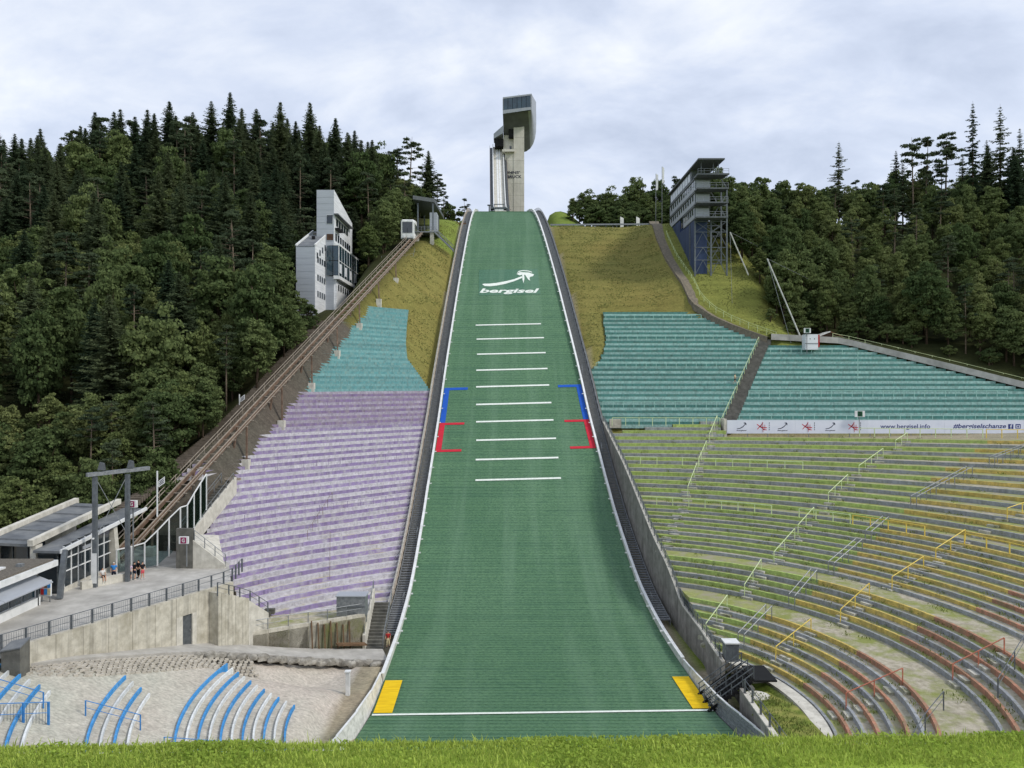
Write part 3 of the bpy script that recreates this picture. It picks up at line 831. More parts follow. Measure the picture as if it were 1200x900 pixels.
# ------------------------------------------------------------------ railings
_postcache = {}
def post_mesh(hgt, w, mat):
    key = (round(hgt, 2), w, mat.name)
    if key not in _postcache: _postcache[key] = MB().box(-w/2, w/2, -w/2, w/2, -0.25, hgt).mesh('post', mat)
    return _postcache[key]
def railing(name, pts, label, mat, hgt=1.05, sp=2.0, nr=1, pw=0.07, rw=0.065, group=None, cat='railing', infill=None, n=5):
    pts = [Vector(p) for p in pts]
    root = empty(name, pts[0], label, cat, group)
    seg = [0.0]
    for a, b in zip(pts, pts[1:]): seg.append(seg[-1]+(b-a).length)
    tot = seg[-1]; m = max(1, round(tot/sp))
    def atl(s):
        for i in range(len(pts)-1):
            if s <= seg[i+1]+1e-6: return pts[i].lerp(pts[i+1], (s-seg[i])/max(seg[i+1]-seg[i], 1e-6))
        return pts[-1]
    pm_ = post_mesh(hgt, pw, mat)
    for k in range(m+1):
        p = atl(tot*k/m); o = bpy.data.objects.new('post', pm_); col.objects.link(o); o.parent = root; o.location = p-pts[0]
    for q in range(nr):
        z = hgt*(1-q/(nr if nr > 1 else 1)*0.9) if nr > 1 else hgt
        mb = MB(); dense = [atl(tot*k/(m*1)) for k in range(m+1)]
        mb.tube([p+Vector((0, 0, z)) for p in dense], rw/2*(1.0 if q == 0 else 0.7), n=n)
        mb.build('rail', mat, root)
    if infill:
        for k in range(m):
            a, b = atl(tot*k/m), atl(tot*(k+1)/m)
            mb = MB(); d = b-a
            steps = max(2, int(d.length/0.16))
            for i in range(1, steps):
                p = a+d*(i/steps); mb.box(p.x-.009, p.x+.009, p.y-.009, p.y+.009, p.z+0.12, p.z+hgt-0.08)
            mb.beam(a+Vector((0, 0, .12)), b+Vector((0, 0, .12)), 0.035)
            mb.build('grille', infill, root)
    return root
def on_bowl(X, rr): D = rightY(X, rr); return (X, D, stand_h(rr+0.3)-0.03)
def bowl_rail(rr, x0, x1, label, mat, group=None):
    n = max(2, int(abs(x1-x0)/1.2)); railing('railing', [on_bowl(lerp(x0, x1, k/n), rr) for k in range(n+1)], label, mat, sp=2.3, hgt=1.15, nr=1, rw=0.11, pw=0.10, group=group)
def row_near(rr): return min(seq, key=lambda q: abs(q[0]-rr))[0]+0.1
bowl_rail(row_near(70), 17.2, 35.5, 'green tube railing on the topmost green row by the turquoise stand', M['green_rail'])
bowl_rail(row_near(58.5), 17.4, 22.3, 'short green railing in the green rows between the slope and the lone handrail', M['green_rail'])
bowl_rail(row_near(58.5), 26.0, 42.0, 'green railing along a middle green row below the sponsor banner', M['green_rail'])
bowl_rail(row_near(47.6), 18.0, 33.5, 'long green railing along a lower green row beside the landing slope', M['green_rail'])
bowl_rail(row_near(47.6), 36.2, 40.6, 'green railing beside the grey double handrails, next to a yellow railing', M['green_rail'])
bowl_rail(row_near(47.6), 40.8, 45.6, 'yellow railing ending beside the yellow stair handrails', M['yellow_rail'])
bowl_rail(row_near(47.6), 47.6, 51.0, 'yellow railing on the gravel walk at the edge of the yellow sector', M['yellow_rail'])
bowl_rail(row_near(66.5), 56.5, 74.5, 'green railing right under the web address of the banner', M['green_rail'])
bowl_rail(row_near(66.5), 75.0, 90.0, 'yellow railing right under the hashtag of the banner', M['yellow_rail'])
def stair_rail(a_deg, r0, r1, label, mat, group=None, off=0.0, nr=1):
    pts = []
    for (rr, hh, c) in seq:
        if rr < r0 or rr > r1: continue
        cp = circle_pts(rr)
        if not cp: continue
        best = min(cp, key=lambda p: abs(ang(p)-a_deg))
        if abs(ang(best)-a_deg) > 3: continue
        # exact point at the bearing
        R = morph_R(rr); c0 = Vector((BC[0], BC[1]+rr-R)); u = Vector((math.sin(math.radians(a_deg)), math.cos(math.radians(a_deg))))
        w_ = Vector(BC)-c0; bq = w_.dot(u); s = -bq+math.sqrt(max(bq*bq-w_.dot(w_)+R*R, 0)); q = Vector(BC)+u*s
        q += Vector((u.y, -u.x))*off
        pts.append((q.x, q.y, hh))
    if len(pts) >= 2:
        # straight run between the two ends
        a, b = Vector(pts[0]), Vector(pts[-1]); railing('handrail', [a, b], label, mat, sp=2.6, hgt=1.05, nr=nr, rw=0.10, pw=0.075, group=group, cat='handrail')
gl = 'green stair handrail running up through the green sector rows'
stair_rail(24, 51, 57.5, 'lower of the green handrails on the steps nearest the landing slope', M['green_rail'])
stair_rail(24, 58, 64, 'middle green handrail on the steps nearest the landing slope', M['green_rail'])
stair_rail(24, 64.5, 71.5, 'uppermost green handrail on the steps nearest the landing slope', M['green_rail'])
for q in ((22, 27.4), (30, 35.2), (37, 43), (43.5, 49.5), (52, 57), (57.5, 63), (63.5, 69)):
    stair_rail(44.5, q[0], q[1], gl, M['green_rail'], 'handrails up the green sector steps')
for q in ((22, 27.4), (30, 35.2), (37, 43), (44, 49.5), (53, 60), (61, 68)):
    stair_rail(55, q[0], q[1], 'thin grey handrail on the line where green rows turn yellow', M['galv'], 'handrails between green and yellow sectors', off=-0.35)
    stair_rail(55, q[0], q[1], 'thin grey handrail on the line where green rows turn yellow', M['galv'], 'handrails between green and yellow sectors', off=0.35)
for q in ((22, 27.4), (30, 35.2), (37, 42.5), (43.5, 49.5), (53, 60)):
    stair_rail(66, q[0], q[1], 'yellow stair handrail running up through the yellow sector rows', M['yellow_rail'], 'handrails up the yellow sector steps')
for q in ((22, 27.4), (30, 35.2), (37, 43)):
    stair_rail(94, q[0], q[1], 'salmon red stair handrail running up through the red sector rows', M['red_rail'], 'handrails up the red sector steps')
# turquoise block railings
def teal_rail(D, x0, x1, label):
    hx = P(D)
    k = max(i for i in range(len(hs2)) if Pinv(hs2[i]) <= D); D0 = Pinv(hs2[k])+0.1
    railing('railing', [(x0, D0, hs2[k]), (x1, D0, hs2[k])], label, M['teal_rail'], sp=1.9, hgt=1.1, rw=0.10, pw=0.09)
teal_rail(161.0, 19.6, 39.5, 'pale turquoise railing along the topmost rows under the grass slope')
teal_rail(154.0, 19.4, 46.0, 'pale turquoise railing on the upper middle rows of the inner turquoise stand')
teal_rail(146.6, 16.0, 44.6, 'pale turquoise railing on the middle rows of the inner turquoise stand')
teal_rail(137.6, 16.2, 38.4, 'pale turquoise railing on the low rows of the inner turquoise stand')
teal_rail(150.4, 50.5, 64.5, 'pale turquoise railing near the top of the outer turquoise stand')
teal_rail(139.8, 43.0, 90.0, 'long pale turquoise railing across the outer turquoise stand')
teal_rail(134.2, 39.6, 92.0, 'low pale turquoise railing right behind the sponsor banner')
for (a, b, lb) in ((133.0, 140.6, 'lowest'), (141.2, 147.6, 'middle'), (147.9, 153.6, 'topmost')):
    railing('handrail', [(aisleX(a)-0.85, a, P(a)+0.05), (aisleX(b)-0.85, b, P(b)+0.05)], lb+' pale green handrail of the stairway between turquoise stands', M['green_rail'], sp=1.7, hgt=1.0, rw=0.08, cat='handrail')
# light railings in the violet rows
def left_rail(h, t0, t1, label, mat):
    k = int(round((h+26.61)/0.43)); ps = rows[k]; n = len(ps)-1
    sel = [ps[i] for i in range(int(t0*n), int(t1*n)+1)]
    railing('railing', [(p[0], p[1]+0.12, hs[k]) for p in sel], label, mat, sp=2.2, hgt=0.95, rw=0.05, pw=0.05)
left_rail(-12.0, 0.03, 0.86, 'thin lilac railing across the middle violet rows', M['purple_rail'])
left_rail(-3.2, 0.05, 0.8, 'thin lilac railing across the highest violet rows', M['purple_rail'])
left_rail(-17.6, 0.02, 0.8, 'thin lilac railing across the lower violet rows', M['purple_rail'])
for k0, k1, t in ((6, 14, .42), (15, 24, .47)):
    railing('handrail', [(*rows[k0][int(t*30)], hs[k0]), (*rows[k1][int(t*30)-1], hs[k1])], 'thin rusty handrail on worn steps in the violet stand, %s one' % ('lower' if k0 == 6 else 'upper'), M['rust_brown'], sp=2.0, hgt=0.95, rw=0.045, pw=0.045, cat='handrail')
# railing along the outer walk and beside the path
railing('railing', [(x, d+1.6, z) for x, d, z in wp[5:]], 'thin railing between the walk behind the turquoise stand and the wood', M['green_rail'], sp=3.0, hgt=1.1, nr=2, rw=0.07)
railing('railing', [(x+1.45, d, z+0.2) for x, d, z in pp[:30:2]], 'light railing beside the steep path next to the judging tower', M['green_rail'], sp=2.0, hgt=1.05, nr=2, rw=0.06)
# ------------------------------------------------------------------ sides of the landing slope
def edge_line(f, D0, D1, step, dz=0.0): 
    n = max(1, int((D1-D0)/step)); return [(f(lerp(D0, D1, k/n)), lerp(D0, D1, k/n), P(lerp(D0, D1, k/n))+dz) for k in range(n+1)]
peg_me = MB().box(-0.09, 0.09, -0.05, 0.05, 0.0, 0.16).mesh('marker_peg', M['white_paint'])
for s, nm in ((-1, 'left'), (1, 'right')):
    f = XL if s < 0 else XR
    root = empty('side_board', (f(140), 140, P(140)), 'white side board with pegs along the %s edge of the landing slope' % ('violet stand' if s < 0 else 'turquoise and green stand'), 'barrier')
    pts = edge_line(lambda D: f(D)+s*0.06, 72 if s < 0 else 76, 236, 1.5)
    MB().sweep(pts, [(-0.06, -0.3), (0.06, -0.3), (0.06, 0.72), (-0.06, 0.72)]).build('board', M['white_dirty'], root)
    MB().sweep([(p[0]+s*0.05, p[1], p[2]) for p in pts], [(-0.17, 0.725), (0.17, 0.725), (0.17, 0.80), (-0.17, 0.80)]).build('cap', M['white_paint'], root)
    D = 80.0
    while D < 232:
        o = bpy.data.objects.new('marker_peg', peg_me); col.objects.link(o); o.parent = root
        o.location = Vector((f(D)-s*0.20, D, P(D)+0.62))-root.location; o.scale = (2.2, 1.6, 0.9); D += 3.3
    # flared end boards by the outrun: separate ribbed panels
    root = empty('outrun_board', (f(60), 60, P(60)), 'flared %s end board beside the outrun' % ('plain white' if s < 0 else 'ribbed grey and white'), 'barrier')
    D, k = (71.9 if s < 0 else 75.9), 0
    while D > 47:
        E = D-(2.4 if s > 0 else 4.8); hh = lerp(0.8, 1.75, min(1, (76-D)/16)); he = lerp(0.8, 1.75, min(1, (76-E)/16))
        a, b = Vector((f(D)+s*.06, D, P(D)-0.2)), Vector((f(E)+s*.06, E, P(E)-0.2))
        sl = s*0.35*min(1, (76-E)/14)
        mb = MB(); t = 0.07*s
        mb.hexa([a, b, b+Vector((t, 0, 0)), a+Vector((t, 0, 0)), a+Vector((sl*.8, 0, hh)), b+Vector((sl, 0, he)), b+Vector((sl+t, 0, he)), a+Vector((sl*.8+t, 0, hh))])
        mb.build('panel', M['white_dirty'] if (s < 0 or k < 4) else M['galv'], root)
        if s > 0 and k >= 3:
            mb = MB()
            for q in range(1, 6):
                z0, z1 = hh*q/6, he*q/6
                mb.beam(a+Vector((sl*.8*q/6-0.03, 0, z0)), b+Vector((sl*q/6-0.03, 0, z1)), 0.05, 0.05)
            mb.build('rib', M['galv'], root)
        MB().beam(a+Vector((sl*.8+t/2, 0, hh+.05)), b+Vector((sl+t/2, 0, he+.05)), 0.16, 0.08).build('cap', M['white_paint'], root)
        D = E; k += 1
    # flight of steps between board and stand
    root = empty('side_stairs', (f(140)+s*1.2, 140, P(140)), 'dark grated stairway up the slope edge beside the %s stand' % ('violet' if s < 0 else 'green and turquoise'), 'stairs')
    mb = MB(); D = 84.0 if s < 0 else 88.0
    while D < 236:
        rise = 0.2; dd = max(0.24, min(0.6, rise/max(0.08, (P(D+0.5)-P(D))/0.5)))
        x0, x1 = sorted((f(D)+s*0.40, f(D)+s*1.86))
        mb.box(x0, x1, D, D+dd*0.62, P(D)-0.12, P(D)+0.02); D += dd
    st = mb.build('steps', M['grating'], root); tag(st, kind='stuff')
    for off in (0.34, 1.92):
        MB().sweep(edge_line(lambda D: f(D)+s*off, 84 if s < 0 else 88, 236, 2.0, -0.1), [(-.05, -.55), (.05, -.55), (.05, .1), (-.05, .1)]).build('stringer', M['grating'], root)
    for D in (91, 107, 126, 144, 176):
        mb = MB(); x = f(D)+s*0.55
        mb.tube([(x, D, P(D)), (x, D, P(D)+1.3), (x, D+1.3, P(D+1.3)+1.3), (x, D+1.3, P(D+1.3))], 0.035); mb.build('gate_frame', M['galv'], root)
    # outer railing / parapet
    lab = 'cream tube railing on the stand side of the slope stairs, violet side' if s < 0 else 'weathered grey railing on the stand side of the slope stairs, green side'
    o_ = (lambda D: f(D)+s*2.05)
    railing('railing', edge_line(o_, 84 if s < 0 else 133, 235, 1.0), lab, M['rail_cream'] if s < 0 else M['galv'], sp=2.2, hgt=1.05, nr=3, pw=0.09, rw=0.13 if s < 0 else 0.09)
    pr = MB().sweep(edge_line(lambda D: f(D)+s*2.3, 84 if s < 0 else 133, 235, 1.6), [(-.16, -1.4), (.16, -1.4), (.16, .34), (-.16, .34)]).build('parapet', M['concrete_pale'] if s < 0 else M['concrete_dark'])
    tag(pr, 'low %s concrete kerb wall under the stair railing on the %s side' % (('pale', 'violet stand') if s < 0 else ('dark', 'green stand')), 'wall')

# right foot of the slope: panelled retaining wall with railing, opening with black stairs
nmat('wall_panel', hexc(150,147,140), hexc(122,119,112), 1.0, rough=0.9, bump=0.3, streak=0.6, rnd=0.12)
def rwtop(D):
    if D > 92: return lerp(hR(right_r(wallR(92), 92))+0.25, P(133)+0.6, (D-92)/41)
    a = hR(right_r(wallR(92), 92))+0.25
    return float(np.interp(D, [52, 62, 76, 86, 92], [-25.5, -25.5, -25.3, -24.6, a]))
wall_r = empty('retaining_wall', (rwx(75), 75, -28), 'panelled concrete retaining wall between the outrun and the green stand', 'wall')
D = 133.4
while D > 50:
    E = D-1.15
    if not (64.6 < D < 70.6):
        a, b = rwx(D), rwx(E)
        MB().prism([(a, D), (a+.3, D), (b+.3, E+.03), (b, E+.03)], [P(D)-1.2]*2+[P(E)-1.2]*2, [rwtop(D)]*2+[rwtop(E)]*2).build('panel', M['wall_panel'], wall_r)
    D = E
for (a, b) in ((133, 71.5), (63.0, 50.5)):
    n = 40; MB().sweep([(rwx(lerp(a, b, k/n))+.15, lerp(a, b, k/n), rwtop(lerp(a, b, k/n))+.003) for k in range(n+1)], [(-.2, 0), (.2, 0), (.2, .1), (-.2, .1)]).build('coping', M['concrete_pale'], wall_r)
railing('railing', [(rwx(d)+.15, d, rwtop(d)+.1) for d in np.linspace(133, 71.5, 44)], 'grey mesh railing on top of the wall beside the green rows', M['steel_grey'], sp=1.7, hgt=1.0, nr=2, pw=0.1, infill=M['galv'])
railing('railing', [(rwx(d)+.15, d, rwtop(d)+.1) for d in np.linspace(63.4, 50.5, 12)], 'grey railing with broad posts on the wall beside the lawn patch', M['steel_grey'], sp=2.0, hgt=1.0, nr=2, pw=0.14)
# black grated stairs through the opening
st = empty('steel_stairs', (19, 67, -28), 'black open steel stairway with grey railings rising through the wall opening', 'stairs')
mb = MB()
for k in range(12):
    z = -28+k*0.22; x = 16.9+k*0.30
    mb.box(x, x+0.34, 65.6, 68.9, z, z+0.05); mb.box(x+0.30, x+0.335, 65.6, 68.9, z+0.05, z+0.22)
mb.build('treads', M['black'], st)
for yy in (65.5, 67.2, 69.0):
    MB().beam((16.7, yy, -27.9), (20.6, yy, -25.1), 0.06, 0.24).build('stringer', M['black'], st)
    mb = MB()
    for z in (0.5, 1.0): mb.beam((16.7, yy, -27.9+z), (20.6, yy, -25.1+z), 0.07)
    for k in range(5): 
        x = 16.8+k*0.95; z = -27.83+(x-16.8)*0.718; mb.box(x-.035, x+.035, yy-.035, yy+.035, z, z+1.03)
    mb.build('rail', M['steel_grey'], st)
MB().box(20.6, 22.6, 65.5, 69.0, -25.4, -25.25).build('landing', M['black'], st)
MB().box(20.2, 20.5, 64.9, 70.2, -28.6, -25.7).build('back_wall', M['concrete_dark'], st)
cab = empty('cabinet', (20.2, 71.2, -25.2), 'grey metal cabinet with a white lid behind the retaining wall railing', 'cabinet')
MB().box(19.7, 20.9, 70.8, 72.0, -25.6, -23.95).build('body', M['galv'], cab)
MB().box(19.6, 21.0, 70.7, 72.1, -23.947, -23.84).build('lid', M['white_paint'], cab)
MB().box(19.72, 20.28, 70.775, 70.797, -25.4, -24.05).build('door', M['steel_grey'], cab)
MB().box(20.32, 20.88, 70.775, 70.797, -25.4, -24.05).build('door', M['steel_grey'], cab)
# lawn patch and curved path at the foot of the bowl stand
pts = []
for k in range(36):
    t = math.radians(lerp(54, 118, k/35)); pts.append((BC[0]+19.9*math.sin(t), BC[1]+19.9*math.cos(t), -26.3))
ribbon('footpath', pts, 1.15, M['concrete_pale'], lift=0.12, thick=0.9)
mb = MB(); poly = [(19.3, 50.5), (22.9, 50.5), (23.2, 56), (23.0, 62), (21.6, 65), (19.4, 65)]
mb.prism(poly, -26.6, -26.02); o = mb.build('lawn', M['weeds']); tag(o, kind='structure')
tag(MB().prism([(20.4+1.05*math.cos(t), 64.0+0.95*math.sin(t)) for t in np.linspace(0, 6.1, 14)], -26.3, -25.9).build('manhole_slab', M['concrete_pale']), 'round pale concrete slab in the grass at the foot of the black stairs', 'slab')
# dark railing and angled hand rail at the near end of the bowl stand
railing('railing', [(22.4, 45.8, -24.6), (26.5, 50.2, -23.2), (30.2, 53.8, -22.6)], 'dark grey railing crossing the low red rows by the grassy bank', M['steel_grey'], sp=3.4, hgt=1.1, nr=2)
railing('railing', [(33.5, 53.0, -21.4), (38.8, 57.6, -19.2)], 'dark grey railing crossing the outer red rows', M['steel_grey'], sp=3.0, hgt=1.1, nr=2)

# ------------------------------------------------------------------ left foot: road, walls, blue arcs
road_pts = ROAD
def cr(pts, n=8):
    out = []; P_ = [Vector(p) for p in pts]; P_ = [P_[0]*2-P_[1]]+P_+[P_[-1]*2-P_[-2]]
    for i in range(1, len(P_)-2):
        for k in range(n):
            t = k/n; a, b, c, d = P_[i-1:i+3]
            out.append(0.5*((2*b)+(c-a)*t+(2*a-5*b+4*c-d)*t*t+(3*b-a-3*c+d)*t**3))
    out.append(P_[-2]); return out
rd = cr(road_pts); ribbon('road', [tuple(p) for p in rd], 3.3, M['asphalt'], lift=0.12, thick=0.6)
# stone edge along the lower road side: single boulders
def rock_mesh(seed, sx, sy, sz):
    rg = random.Random(seed); bm = bmesh.new(); bmesh.ops.create_icosphere(bm, subdivisions=2, radius=1.0)
    for v in bm.verts:
        n = 1+rg.uniform(-.16, .16); v.co = Vector((v.co.x*sx*n, v.co.y*sy*n, max(v.co.z, -0.5)*sz*n))
    me = bpy.data.meshes.new('boulder'); bm.to_mesh(me); bm.free(); me.materials.append(M['boulder']); return me
rocks = [rock_mesh(i, 0.42+0.2*(i % 3), 0.34, 0.34+0.1*(i % 2)) for i in range(5)]
random.seed(3)
for i, p in enumerate(rd[22:47]):
    d = (rd[min(23+i, len(rd)-1)]-rd[21+i]).normalized(); n_ = Vector((d.y, -d.x, 0)).normalized()
    q = p+n_*random.uniform(1.8, 2.4)
    o = bpy.data.objects.new('boulder', rocks[i % 5]); col.objects.link(o); q.z = p.z-0.16; o.location = q
    o.rotation_euler = (random.uniform(-.15, .15), random.uniform(-.1, .1), math.atan2(d.y, d.x)+random.uniform(-.3, .3))
    tag(o, 'pale grey boulder in the stone edge below the curved road', 'boulder', 'boulders edging the road above the blue rows')
# paved embankment of small stones under the road
emb = empty('stone_embankment', (-30, 60, -22), 'sloping embankment of small pale set stones below the road', 'embankment')
sm = MB().hexa([(-.17,-.11,-.1),(.17,-.11,-.1),(.17,.11,-.1),(-.17,.11,-.1),(-.15,-.09,.07),(.15,-.09,.07),(.15,.09,.06),(-.15,.09,.08)]).mesh('stone', M['paver'])
random.seed(8); cnt = 0; stuff = MB()
for i in range(8, 27):
    for sub in range(2):
        t = i+sub/2+random.uniform(-.08, .08); a = rd[int(t)].lerp(rd[min(int(t)+1, len(rd)-1)], t-int(t))
        d = (rd[min(int(t)+1, len(rd)-1)]-rd[int(t)]).normalized(); n_ = Vector((d.y, -d.x, 0)).normalized()
        for k in range(9):
            q = a+n_*(1.85+k*0.27+random.uniform(-.04, .04))+d*(.2 if k % 2 else 0); gz = G(q.x, q.y)
            q.z = max(lerp(a.z-0.02, gz+0.12, min(1, (k+1)/9)), gz+0.10)-.05
            if cnt < 300 and t > 9:
                o = bpy.data.objects.new('stone', sm); col.objects.link(o); o.parent = emb; o.location = q-emb.location
                o.rotation_euler = (random.uniform(-.1, .1), random.uniform(-.1, .1), math.atan2(d.y, d.x)+(0.1 if k % 2 else -.1)); cnt += 1
            else:
                r_ = Matrix.Rotation(math.atan2(d.y, d.x), 3, 'Z')
                stuff.hexa([q+r_ @ Vector(c) for c in ((-.17,-.11,-.1),(.17,-.11,-.1),(.17,.11,-.1),(-.17,.11,-.1),(-.15,-.09,.07),(.15,-.09,.07),(.15,.09,.06),(-.15,.09,.08))])
tag(stuff.build('small_stones', M['paver'], emb), kind='stuff')
# blue and white bench arcs
bench('bench_blue', (72,152,216), (126,170,206), 0.64, 1.6, 0.25); bench('bench_white', (228,231,230), (206,208,204), 0.60, 1.6, 0.3)
def arc_group(rs, hfun, a0, a1, label, root_loc):
    root = empty('bench_rows', root_loc, label, 'benches')
    for i, rr in enumerate(rs):
        blue = i % 2 == 0; s0, s1 = a0(i), a1(i); n = 22; hh = hfun(rr)
        pts = []
        for k in range(n+1):
            t = math.radians(lerp(s0, s1, k/n)); pts.append((BC[0]+rr*math.sin(t), BC[1]+rr*math.cos(t), hh))
        MB().sweep(pts, [(-.065, -.9), (.065, -.9), (.065, .30), (-.065, .30)]).build('bench_row', M['bench_blue'] if blue else M['bench_white'], root)
    return root
hl = lambda rr: hL(rr)-0.02
arc_group([28.6-0.72*i for i in range(11)], hl, lambda i: -82.5-0.9*i, lambda i: -123.0, 'long curved blue and white bench rows on the gravel slope below the road', (-21, 58, -24))
arc_group([33.6-0.76*i for i in range(4)], hl, lambda i: -96-1.0*i, lambda i: -123.0, 'four curved blue and white bench rows on the gravel, the middle block', (-27, 54, -22))
arc_group([40.6-0.76*i for i in range(6)], hl, lambda i: -105+0.7*(5-i), lambda i: -124.0, 'short blue and white bench rows beside the concrete pillar', (-31, 50, -20))
def arcp(rr, a, dz=0.0): t = math.radians(a); return (BC[0]+rr*math.sin(t), BC[1]+rr*math.cos(t), hL(rr)+dz)
railing('handrail', [arcp(29.2, -114.5), arcp(21.4, -115.5)], 'thin blue handrail across the lower ends of the long blue rows', M['blue_rail'], sp=3.2, hgt=1.05, nr=2, rw=0.06, cat='handrail')
railing('handrail', [arcp(34.2, -108), arcp(30.8, -109)], 'thin blue handrail across the middle block of blue rows', M['blue_rail'], sp=3.2, hgt=1.05, nr=2, rw=0.06, cat='handrail')
railing('handrail', [arcp(43.0, -106.5), arcp(36.6, -108.5)], 'thin blue handrail crossing the short rows by the pillar', M['blue_rail'], sp=3.2, hgt=1.05, nr=2, rw=0.06, cat='handrail')
railing('fence', [(-33.5, 45.2, -20.4), (-29.3, 48.6, -21.6)], 'blue and grey barred fence at the foot of the short blue rows', M['blue_rail'], sp=1.5, hgt=1.5, nr=2, pw=0.12, cat='fence', infill=M['steel_grey'])
# concrete pillar
pl = empty('pillar', (-34.6, 53.6, -20.4), 'square concrete pillar with a sloping top between road and blue rows', 'pillar')
MB().prism([(-35.35, 53.2), (-34.05, 53.2), (-34.05, 54.3), (-35.35, 54.3)], -22.2, [-18.55, -18.3, -17.95, -18.25]).build('shaft', M['concrete_dark'], pl)
MB().prism([(-35.4, 53.15), (-34.0, 53.15), (-34.0, 54.35), (-35.4, 54.35)], [-18.545, -18.295, -17.945, -18.245], [-18.46, -18.21, -17.86, -18.16]).build('cap', M['roof_grey'], pl)
tag(MB().box(-38.4, -35.5, 52.6, 53.4, -21.5, -19.7).build('low_wall', M['concrete_dark']), 'low dark concrete wall ending at the square pillar', 'wall')
# white post by the outrun corner
tag(MB().box(-14.6, -14.25, 67.4, 67.75, -27.5, -25.3).box(-14.68, -14.17, 67.32, 67.83, -25.3, -25.2).build('marker_post', M['white_paint']), 'short white square post on the gravel by the boulders', 'post')
# ------------------------------------------------------------------ jump tower
def put_text(name, txt, origin, right, up, w, h, mat, parent=None, bold=0.02, shear=0.0, lift=0.02, nudge=None):
    me, co = text_mesh(txt, 1.0, shear, bold)
    c = fit(co, w, h); o_, r_, u_ = Vector(origin), Vector(right).normalized(), Vector(up).normalized(); n_ = r_.cross(u_).normalized()*lift
    me.vertices.foreach_set('co', np.array([(o_+r_*float(p[0])+u_*float(p[1])+n_)[:] for p in c]).reshape(-1))
    me.materials.clear(); me.materials.append(mat); me.update()
    return link(name, me, parent)
tower = empty('jump_tower', (1, 286, 50), 'tall concrete ski jump tower with an overhanging glazed head', 'tower')
z = 44.0
while z < 98:                                     # lift shaft, stacked concrete lifts with open joints
    z1 = min(z+4.25, 98)
    MB().box(0.62, 4.5, 283, 290, z, z1-0.06).build('concrete_lift', M['concrete_tower'], tower)
    if z < 84.5: MB().box(-2.6, 0.60, 283.15, 289.8, z, min(z1, 85.2)-0.06).build('concrete_lift', M['concrete_tower'], tower)
    z = z1
MB().box(0.7, 4.42, 283.08, 289.9, 44, 97.5).box(-2.5, 0.65, 283.25, 289.7, 44, 85).build('core', M['concrete_dark'], tower)
MB().box(-3.6, 0.9, 281.6, 290, 85.2, 86.0).build('ledge', M['concrete_tower'], tower)
MB().box(-3.2, 0.55, 285.5, 289.9, 86.0, 92.4).build('recessed_wall', M['concrete_tower'], tower)
MB().box(-0.9, -0.2, 285.4, 285.48, 86.1, 88.3).build('door', M['dark_glass'], tower)
MB().box(-1.2, 0.6, 283.6, 286, 91, 97).build('dark_shaft', M['dark_void'], tower)
put_text('lettering', "INNS'", (-1.75, 283.12, 77.35), (1, 0, 0), (0, 0, 1), 4.6, 1.05, M['ink_dark'], tower, bold=0.03, lift=0.13)
put_text('lettering', "BRUCK", (-1.75, 283.12, 75.75), (1, 0, 0), (0, 0, 1), 5.3, 1.1, M['ink_dark'], tower, bold=0.03, lift=0.13)
# head, lofted from the glazed front back to the shaft
fr = [(-3.3, 97.0), (1.5, 97.55), (4.6, 97.95), (5.8, 98.1), (6.4, 98.22), (6.75, 98.4), (6.95, 98.7), (7.05, 99.2), (7.05, 104.2), (-3.3, 102.9)]
bk = [(-3.1, 88.6), (3.6, 87.6), (5.4, 88.0), (6.9, 89.1), (8.0, 90.8), (8.7, 92.9), (9.1, 95.4), (9.2, 98.4), (9.1, 106.7), (-3.1, 106.0)]
mb = MB(); NS = 14; n7 = 10
for i in range(NS+1):
    t = i/NS; s_ = t**1.5; D = lerp(276.2, 291.0, t)
    for a, b in zip(fr, bk): mb.v.append((lerp(a[0], b[0], t), D, lerp(a[1], b[1], s_ if a[1] < 100 else t)))
for i in range(NS):
    for k in range(n7):
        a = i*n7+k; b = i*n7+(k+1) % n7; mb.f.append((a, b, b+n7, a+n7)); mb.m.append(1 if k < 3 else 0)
mb.f.append(tuple(range(NS*n7, NS*n7+n7))); mb.m.append(0)
nmat('soffit', hexc(104,106,108), hexc(88,90,92), 0.4, rough=0.6)  # shade under the head put into the colour, darker than head_metal
nmat('head_metal', hexc(166,170,172), hexc(150,154,158), 0.5, rough=0.4, metal=0.3)
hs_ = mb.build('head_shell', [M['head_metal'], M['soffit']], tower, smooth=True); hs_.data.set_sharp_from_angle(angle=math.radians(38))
MB().hexa([(-3.3,276.0,97.0),(7.0,276.0,98.5),(7.0,276.3,98.5),(-3.3,276.3,97.0),(-3.3,276.0,98.3),(7.0,276.0,99.5),(7.0,276.3,99.5),(-3.3,276.3,98.3)]).build('window_sill', M['head_metal'], tower)
MB().hexa([(-3.3,276.0,102.4),(7.0,276.0,103.7),(7.0,276.3,103.7),(-3.3,276.3,102.4),(-3.3,276.0,102.95),(7.05,276.0,104.25),(7.05,276.3,104.25),(-3.3,276.3,102.95)]).build('window_head', M['head_metal'], tower)
for i in range(6):
    x0, x1 = lerp(-3.1, 6.75, i/6), lerp(-3.1, 6.75, (i+1)/6)
    zb = lambda x: 98.3+(x+3.3)*0.1165; zt = lambda x: 102.4+(x+3.3)*0.1262
    MB().hexa([(x0+.06,276.12,zb(x0)),(x1-.06,276.12,zb(x1)),(x1-.06,276.3,zb(x1)),(x0+.06,276.3,zb(x0)),(x0+.06,276.12,zt(x0)),(x1-.06,276.12,zt(x1)),(x1-.06,276.3,zt(x1)),(x0+.06,276.3,zt(x0))]).build('pane', M['teal_glass'], tower)
